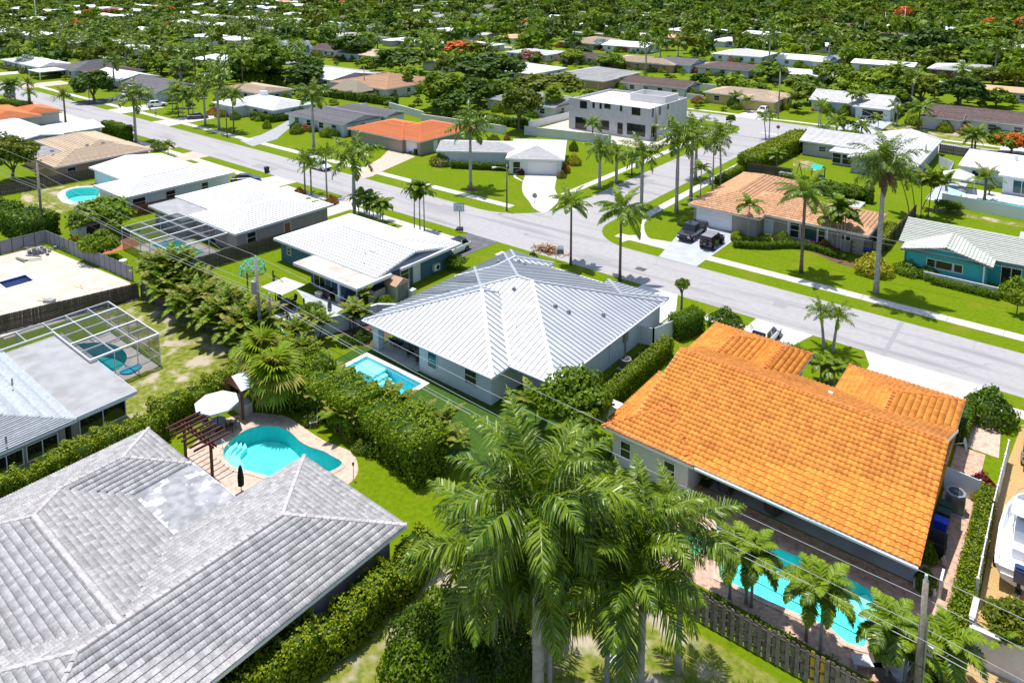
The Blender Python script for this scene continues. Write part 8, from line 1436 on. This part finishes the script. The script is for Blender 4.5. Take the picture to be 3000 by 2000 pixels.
t = thing('storage_cabinet', 'pale storage cabinet beside the beige garden shed', 'cabinet', (-57.4, 48.9, 0)); MB().box(-.5, .5, -.75, .75, 0, 1.6).build('body', M['sand'], t); MB().box(-.55, .55, -.8, .8, 1.6, 1.68).build('lid', M['plastic_black'], t); MB().box(.5, .52, -.05, .05, .8, .9).build('handle', M['dark_metal'], t)
bin_('tall white plastic tub beside the garden shed', (-55.2, 52.0), 'lamp_white', s=.9)
t = thing('garden_shed', 'small white shed with open dark doorway by the lime tree', 'shed', (-103.5, 38.2, 0), R(0)); MB().box(-2, 2, -1.5, 1.5, 0, 1.9).poly([(-2, -1.5, 1.9), (2, -1.5, 1.9), (0, -1.5, 2.6)]).poly([(2, 1.5, 1.9), (-2, 1.5, 1.9), (0, 1.5, 2.6)]).build('wall', M['stucco_white'], t); MB().bar((-1.05, -1.7, 2.27), (-1.05, 1.7, 2.27), 2.45, .06, up=(-.33, 0, .94)).bar((1.05, -1.7, 2.27), (1.05, 1.7, 2.27), 2.45, .06, up=(.33, 0, .94)).build('roof', M['roof_white'], t); opening(t, (2, -.1, .95), '+x', 1.7, 1.7, 'door', pane='bronze'); opening(t, (-1.2, -1.5, 1.2), '-y', .5, .5)  # open doorway is a flat dark panel standing for the shade inside
t = thing('storage_locker', 'white plastic locker beside the orange roof corner', 'locker', (-26.1, 45.9, 0)); MB().box(-.6, .6, -.4, .4, 0, 1.9).build('body', M['trim_white'], t); MB().box(-.65, .65, -.45, .45, 1.9, 1.97).build('lid', M['lamp_white'], t); MB().box(.6, .62, -.02, .02, .1, 1.85).build('door_gap', M['dark_metal'], t)
t = thing('hot_tub_lid', 'dark blue round pool pump tank under the mango tree', 'tank', (*T(5, 1810, 1470), 0)); MB().tube([(0, 0, 0), (0, 0, .7), (0, 0, .95)], [.45, .45, .2], 12).build('tank', M['car_blue'], t)
# climbing dome
bpy.ops.mesh.primitive_ico_sphere_add(subdivisions=2, radius=1.55); o = bpy.context.object; me = o.data; vs = [v.co.copy() for v in me.vertices]; es = [tuple(e.vertices) for e in me.edges]; bpy.data.objects.remove(o)
q = T(4, 1740, 462); t = thing('climbing_dome', 'teal geodesic climbing dome on the blue house lawn', 'climbing frame', (*q, .1))
for a, b in es:
    if vs[a].z > -.25 and vs[b].z > -.25: MB().tube([vs[a] * 1.0, vs[b]], .035, 5).build('bar', M['dome_teal'], t)
for a, b in es:
    if vs[a].z < -.25 and vs[b].z > -.25 and vs[a].z > -1.2: MB().tube([(vs[b].x * 1.02, vs[b].y * 1.02, -.1), vs[b]], .035, 5).build('leg', M['dome_teal'], t)
q = T(4, 1745, 470); t = thing('swing_seat', 'small grey swing hanging inside the teal dome', 'swing', (*q, 0)); MB().box(-.25, .25, -.15, .15, .4, .45).build('seat', M['plastic_grey'], t); MB().tube([(-.2, 0, .45), (0, 0, 1.5)], .012, 4).tube([(.2, 0, .45), (0, 0, 1.5)], .012, 4).build('rope', M['wire'], t)
# sand lot things
for i, (x, y, a) in enumerate(((150, 375, .2), (230, 355, .5), (140, 385, .1), (220, 385, .9), (250, 335, 1.2), (200, 310, .7))): q = T(4, x, y); tag(MB().box(-1.1, 1.1, -.09, .09, 0, .05).build('timber_board', M['wood_grey'], None, M=Matrix.Translation((*q, .02 + .05 * i)) @ Matrix.Rotation(a, 4, 'Z')), 'loose timber board in the scatter on the sand lot', 'board', 'loose boards on the sand lot')
q = T(4, 290, 330); mb = MB(); rg = np.random.default_rng(9)
for i in range(26): a = rg.normal(size=2) * .6; mb.box(q[0] + a[0] - .2, q[0] + a[0] + .2, q[1] + a[1] - .15, q[1] + a[1] + .15, 0, abs(rg.normal()) * .35 + .1)
tag(mb.build('rubble_heap', M['composite_grey']), 'grey rubble and machine parts heaped by the composite fence', 'rubble', kind='stuff')
q = T(4, 345, 690); t = thing('wheelbarrow', 'grey wheelbarrow with scrap beside the dark wooden fence', 'wheelbarrow', (*q, 0), R(30)); MB().prism([(-.5, -.35), (.5, -.28), (.5, .28), (-.5, .35)], .35, .65).build('tray', M['plastic_grey'], t); MB().bar((.4, -.2, .4), (-1.2, -.3, .55), .05).bar((.4, .2, .4), (-1.2, .3, .55), .05).build('handle', M['wood_grey'], t); MB().tube([(.7, -.05, .2), (.7, .05, .2)], .2, 10).build('wheel', M['tyre'], t)
q = T(4, 375, 672); t = thing('cement_sack', 'white sack lying next to the wheelbarrow', 'sack', (*q, 0), R(20)); MB().box(-.4, .4, -.25, .25, 0, .16).box(-.3, .3, -.2, .2, .16, .2).build('bag', M['cloth_white'], t)
def mark(pts, mt, w_=.1): mb = MB(); [mb.bar((*a, .012), (*b, .012), w_, .006) for a, b in zip(pts[:-1], pts[1:])]; return mb
for i, (pts, mt) in enumerate([([(510, 560), (570, 580), (550, 550)], 'red'), ([(640, 580), (710, 575), (690, 590)], 'red'), ([(510, 580), (560, 555)], 'plastic_yellow'), ([(590, 600), (640, 620), (660, 600)], 'plastic_yellow'), ([(240, 655), (300, 650)], 'plastic_yellow'), ([(0, 800), (60, 795), (70, 820)], 'plastic_yellow'), ([(0, 735), (20, 730)], 'red')]): o = mark(TL(4, pts), mt).build('survey_mark', pm('faint_red', (.6, .25, .2)) if mt == 'red' else pm('faint_yellow', (.7, .55, .2))); tag(o, ('faint red' if mt == 'red' else 'faint yellow') + ' spray marking on the sand lot', 'marking', 'survey markings on the sand')
table('white round table on the terracotta patio', T(4, 850, 420), .9, .9, .7, 'lamp_white', round_=True); t = thing('tiered_plinth', 'low white bench beside the composite fence', 'bench', (*T(4, 795, 432), 0), .3); MB().box(-.6, .6, -.25, .25, .35, .42).build('seat', M['lamp_white'], t); MB().box(-.5, -.4, -.2, .2, 0, .35).box(.4, .5, -.2, .2, 0, .35).build('leg', M['lamp_white'], t)
# right pool yard
q = T('b', 1430, 820); t = thing('canopy_tent', 'white pop up canopy tent in the right pool yard', 'tent', (*T('b', 1440, 960), 0), R(8)); z0 = 2.2
MB().poly([(-2.2, -2.2, z0), (2.2, -2.2, z0), (0, 0, z0 + 1.2)]).poly([(2.2, -2.2, z0), (2.2, 2.2, z0), (0, 0, z0 + 1.2)]).poly([(2.2, 2.2, z0), (-2.2, 2.2, z0), (0, 0, z0 + 1.2)]).poly([(-2.2, 2.2, z0), (-2.2, -2.2, z0), (0, 0, z0 + 1.2)]).box(-2.2, 2.2, -2.22, -2.2, z0 - .25, z0).box(-2.2, 2.2, 2.2, 2.22, z0 - .25, z0).box(-2.22, -2.2, -2.2, 2.2, z0 - .25, z0).box(2.2, 2.22, -2.2, 2.2, z0 - .25, z0).build('canopy', M['cloth_white'], t)
for sx in (-2.1, 2.1):
    for sy in (-2.1, 2.1): MB().tube([(sx, sy, 0), (sx, sy, z0)], .04, 6).build('leg', M['steel'], t)
t = thing('shade_sail', 'pale aqua shade sail beside the white tent', 'shade sail', (0, 0, 0)); a, b, c_ = (*T('b', 1300, 930, 1.9), 1.9), (*T('b', 1560, 1025, 1.6), 1.6), (*T('b', 1330, 1050, 1.7), 1.7); MB().poly([a, c_, b]).poly([(x, y, z - .02) for x, y, z in (a, b, c_)]).build('cloth', M['cloth_aqua'], t); MB().tube([(b[0], b[1], 0), b], .04, 6).build('post', M['steel'], t); MB().tube([(a[0], a[1], 0), a], .04, 6).build('post', M['steel'], t)
q = T('b', 1460, 960); t = thing('bean_seat', 'round grey outdoor seat under the white tent', 'seat', (*T('b', 1480, 1000), 0)); MB().tube([(0, 0, 0), (0, 0, .4), (0, 0, .9)], [.9, 1.0, .5], 12).build('cushion', M['plastic_grey'], t, smooth=True)
umbrella('grey square parasol in the salmon roof house yard', (-24.6, 108.4), 2.3, 3.0, 'cloth_white', 4, rz=R(45)); t = thing('folded_tarp', 'blue folded canvas tent beside the salmon roof', 'tarp', (-20.0, 103.6, 0), R(20)); MB().poly([(-1.2, -1, 0), (1.2, -1, 0), (.2, 0, 1.5)]).poly([(1.2, -1, 0), (1.2, 1, 0), (.2, 0, 1.5)]).poly([(1.2, 1, 0), (-1.2, 1, 0), (.2, 0, 1.5)]).poly([(-1.2, 1, 0), (-1.2, -1, 0), (.2, 0, 1.5)]).build('cloth', M['tarp_blue'], t)
table('dark garden table by the grey parasol', (-21.5, 107.5), 1.6, .9, .72, 'plastic_black')
for i, (x, y) in enumerate(((-22.8, 107.5), (-20.3, 107.5), (-21.5, 106.5))): chair(('dark chair left of the garden table', 'dark chair right of the garden table', 'dark chair before the garden table')[i], (x, y), R((90, -90, 180)[i]))
q = T(3, 930, 1260); t = thing('play_set', 'wooden play set with green canopy and swing beam', 'play set', (*q, 0), R(-25))
for sx in (-.7, .7):
    for sy in (-.7, .7): MB().box(sx - .06, sx + .06, sy - .06, sy + .06, 0, 2.6).build('post', M['wood_dark'], t)
MB().box(-.8, .8, -.8, .8, 1.2, 1.28).build('platform', M['wood_dark'], t); MB().poly([(-1, -.9, 2.5), (1, -.9, 2.5), (1, 0, 3.2), (-1, 0, 3.2)]).poly([(1, .9, 2.5), (-1, .9, 2.5), (-1, 0, 3.2), (1, 0, 3.2)]).build('canopy', M['tarp_green'], t); MB().bar((-.7, 0, 2.4), (-4, 0, 2.4), .1).bar((-4, -.8, 0), (-4, 0, 2.4), .1).bar((-4, .8, 0), (-4, 0, 2.4), .1).build('swing_beam', M['wood_grey'], t); MB().bar((.7, 0, 1.25), (2.4, 0, .1), .5, .06).build('slide', M['dome_teal'], t)
for x in (-1.8, -3): MB().tube([(x - .2, 0, 2.4), (x - .2, 0, .5)], .015, 4).tube([(x + .2, 0, 2.4), (x + .2, 0, .5)], .015, 4).box(x - .24, x + .24, -.12, .12, .45, .5).build('swing', M['plastic_yellow'], t)
t = thing('utility_cabinet', 'grey ground cabinet by the board fence', 'cabinet', (*T(3, 708, 1240), 0)); MB().box(-1, 1, -.5, .5, 0, 1.2).build('body', M['plastic_grey'], t); MB().box(-1.05, 1.05, -.55, .55, 1.2, 1.27).build('lid', M['composite_grey'], t)
for x, lab in ((676, 'left white utility box by the corner house shrub'), (740, 'right white utility box by the corner house shrub')): t = thing('utility_box', lab, 'utility box', (*T(2, x, 1143), 0), R(20)); MB().box(-.55, .55, -.45, .45, 0, 1.1).build('body', M['lamp_white'], t); MB().box(-.58, .58, -.48, .48, 1.1, 1.2).build('lid', M['concrete_white'], t)
for i, (k, x, y) in enumerate(((3, 900, 775), (3, 952, 785))): chair(('left red garden chair at the white gabled house', 'right red garden chair at the white gabled house')[i], T(k, x, y), R(180), 'red', fr='red')
for i, (k, x, y) in enumerate(((3, 362, 745), (3, 385, 748))): chair(('left white garden chair at the yellow house', 'right white garden chair at the yellow house')[i], T(k, x, y), R(180), 'lamp_white', fr='lamp_white')
for i, (x, y) in enumerate(((1275, 805), (1298, 805))): chair(('left turquoise deck chair by the green pond pool', 'right turquoise deck chair by the green pond pool')[i], T(2, x, y), R(180), 'dome_teal', fr='dome_teal')
def mailbox(lab, k, x, y, mt='concrete_white'): t = thing('mailbox', lab, 'mailbox', (*T(k, x, y), 0)); MB().box(-.15, .15, -.15, .15, 0, .95).build('pedestal', M[mt], t); MB().box(-.17, .17, -.28, .28, .95, 1.25).build('box', M[mt], t)
mailbox('white mailbox at the back street verge', 3, 1463, 930); mailbox('white mailbox on the left verge island', 1, 632, 858)
t = thing('garden_torch', 'black garden torch at the pool deck edge', 'torch', (*T('e', 2120, 1290), 0)); MB().tube([(0, 0, 0), (0, 0, 1.1)], .02, 5).build('stick', M['dark_metal'], t); MB().tube([(0, 0, 1.1), (0, 0, 1.32)], [.05, .09], 8).build('head', M['dark_metal'], t)
t = thing('garden_bench', 'white lattice bench in the shade behind the kidney pool', 'bench', (*T('e', 1690, 690), 0), R(-35))
for i in range(6): MB().bar((-.6, -.25 + i * .1, .45), (.6, -.25 + i * .1, .45), .03).bar((-.6 + i * .24, .28, .45), (-.6 + i * .24, .36, .95), .03).build('slat', M['lamp_white'], t)
for sx in (-.55, .55): MB().bar((sx, -.2, 0), (sx, -.2, .45), .05).bar((sx, .28, 0), (sx, .36, .95), .05).build('leg', M['lamp_white'], t)
t = thing('pool_handrail', 'grey steel handrail at the kidney pool steps', 'handrail', (0, 0, 0)); a = T('e', 730, 955); b = T('e', 800, 1000); MB().tube([(a[0], a[1], 0), (a[0], a[1], .8), (b[0], b[1], .6), (b[0], b[1], -.3)], .025, 6).build('rail', M['steel'], t)
for i, (x, y, l) in enumerate(((1690, 1150, 'white sun lounger at the foot of the long pool'), (1330, 1510, 'white deck chair by the utility pole'), (1215, 1500, 'brown deck chair at the pool corner'))):
    q = T(9, (1150, 1340, 1230)[i], (1470, 1500, 1540)[i]); t = thing('sun_lounger', l, 'lounger', (*q, .02), R(30 + 50 * i)); MB().box(-.9, .5, -.33, .33, .28, .36).build('seat', M['wood_dark' if 'brown' in l else 'cloth_white'], t); MB().bar((.5, 0, .33), (1.05, 0, .7), .66, .06).build('backrest', M['wood_dark' if 'brown' in l else 'cloth_white'], t); MB().box(-.8, -.74, -.3, .3, 0, .28).box(.4, .46, -.3, .3, 0, .28).build('leg', M['lamp_white'], t)
q = T(8, 1665, 1430); tag(MB().box(-.35, .35, -.3, .3, 0, .06).box(-.3, .3, -.25, .25, .06, .1).build('concrete_slab', M['concrete_grey'], None, M=Matrix.Translation((*q, .01)) @ Matrix.Rotation(.5, 4, 'Z')), 'grey concrete slab lying in the dry grass below the palms', 'slab')
# ================================================================== people
def person(label, p, rz, shirt, legs, skirt=False):
    t = thing('person', label, 'person', (*p, .03), rz); mb = MB()
    for s, st in ((-1, .18), (1, -.12)): mb.tube([(s * .09, st, .04), (s * .095, st * .6 + .04, .48), (s * .09, 0, .9)], [.045, .062, .088], 8); mb.tube([(s * .09, st - .06, .035), (s * .09, st + .14, .035)], [.04, .035], 6)
    mb.tube([(0, 0, .84), (0, 0, 1.0), (0, .01, 1.2), (0, 0, 1.4), (0, 0, 1.48), (0, 0, 1.54)], [.15, .155, .15, .165, .08, .055], 10)
    for s in (-1, 1): mb.tube([(s * .19, 0, 1.41), (s * .24, -.03 * s, 1.15), (s * .22, .08 * s, .9), (s * .22, .1 * s, .82)], [.052, .045, .035, .03], 7)
    mb.tube([(0, .01, 1.52), (0, .02, 1.6), (0, .015, 1.69), (0, 0, 1.76)], [.05, .085, .092, .04], 10); mb.tube([(0, .09, 1.64), (0, .115, 1.62)], [.02, .015], 5)
    o = mb.build('body', M['skin'], t, smooth=True); m = o.modifiers.new('remesh', 'REMESH'); m.mode = 'VOXEL'; m.voxel_size = .022; m.use_smooth_shade = True
    MB().tube([(0, 0, .9), (0, 0, 1.05), (0, .01, 1.2), (0, 0, 1.4), (0, 0, 1.47)], [.175, .172, .168, .185, .1], 12).tube([(-.17, 0, 1.41), (-.235, .02, 1.2)], [.075, .065], 8).tube([(.17, 0, 1.41), (.235, -.02, 1.2)], [.075, .065], 8).build('shirt', M[shirt], t, smooth=True)
    mb = MB(); [mb.tube([(s * .09, st * .45, .58), (s * .085, 0, .94)], [.1, .125], 9) for s, st in ((-1, .18), (1, -.12))]; mb.build('shorts', M[legs], t, smooth=True); MB().tube([(0, -.02, 1.6), (0, -.03, 1.7), (0, -.02, 1.79)], [.085, .105, .05], 10).build('hair', M['hair'], t, smooth=True)
person('person in pale blue shirt and pink shorts walking on the cross street sidewalk', T(3, 188, 1258), R(10), 'shirt_light', 'shorts_pink'); person('person in pale blue shirt and dark shorts on the left sidewalk', T(1, 1073, 800), R(100), 'shirt_light', 'shorts_navy')
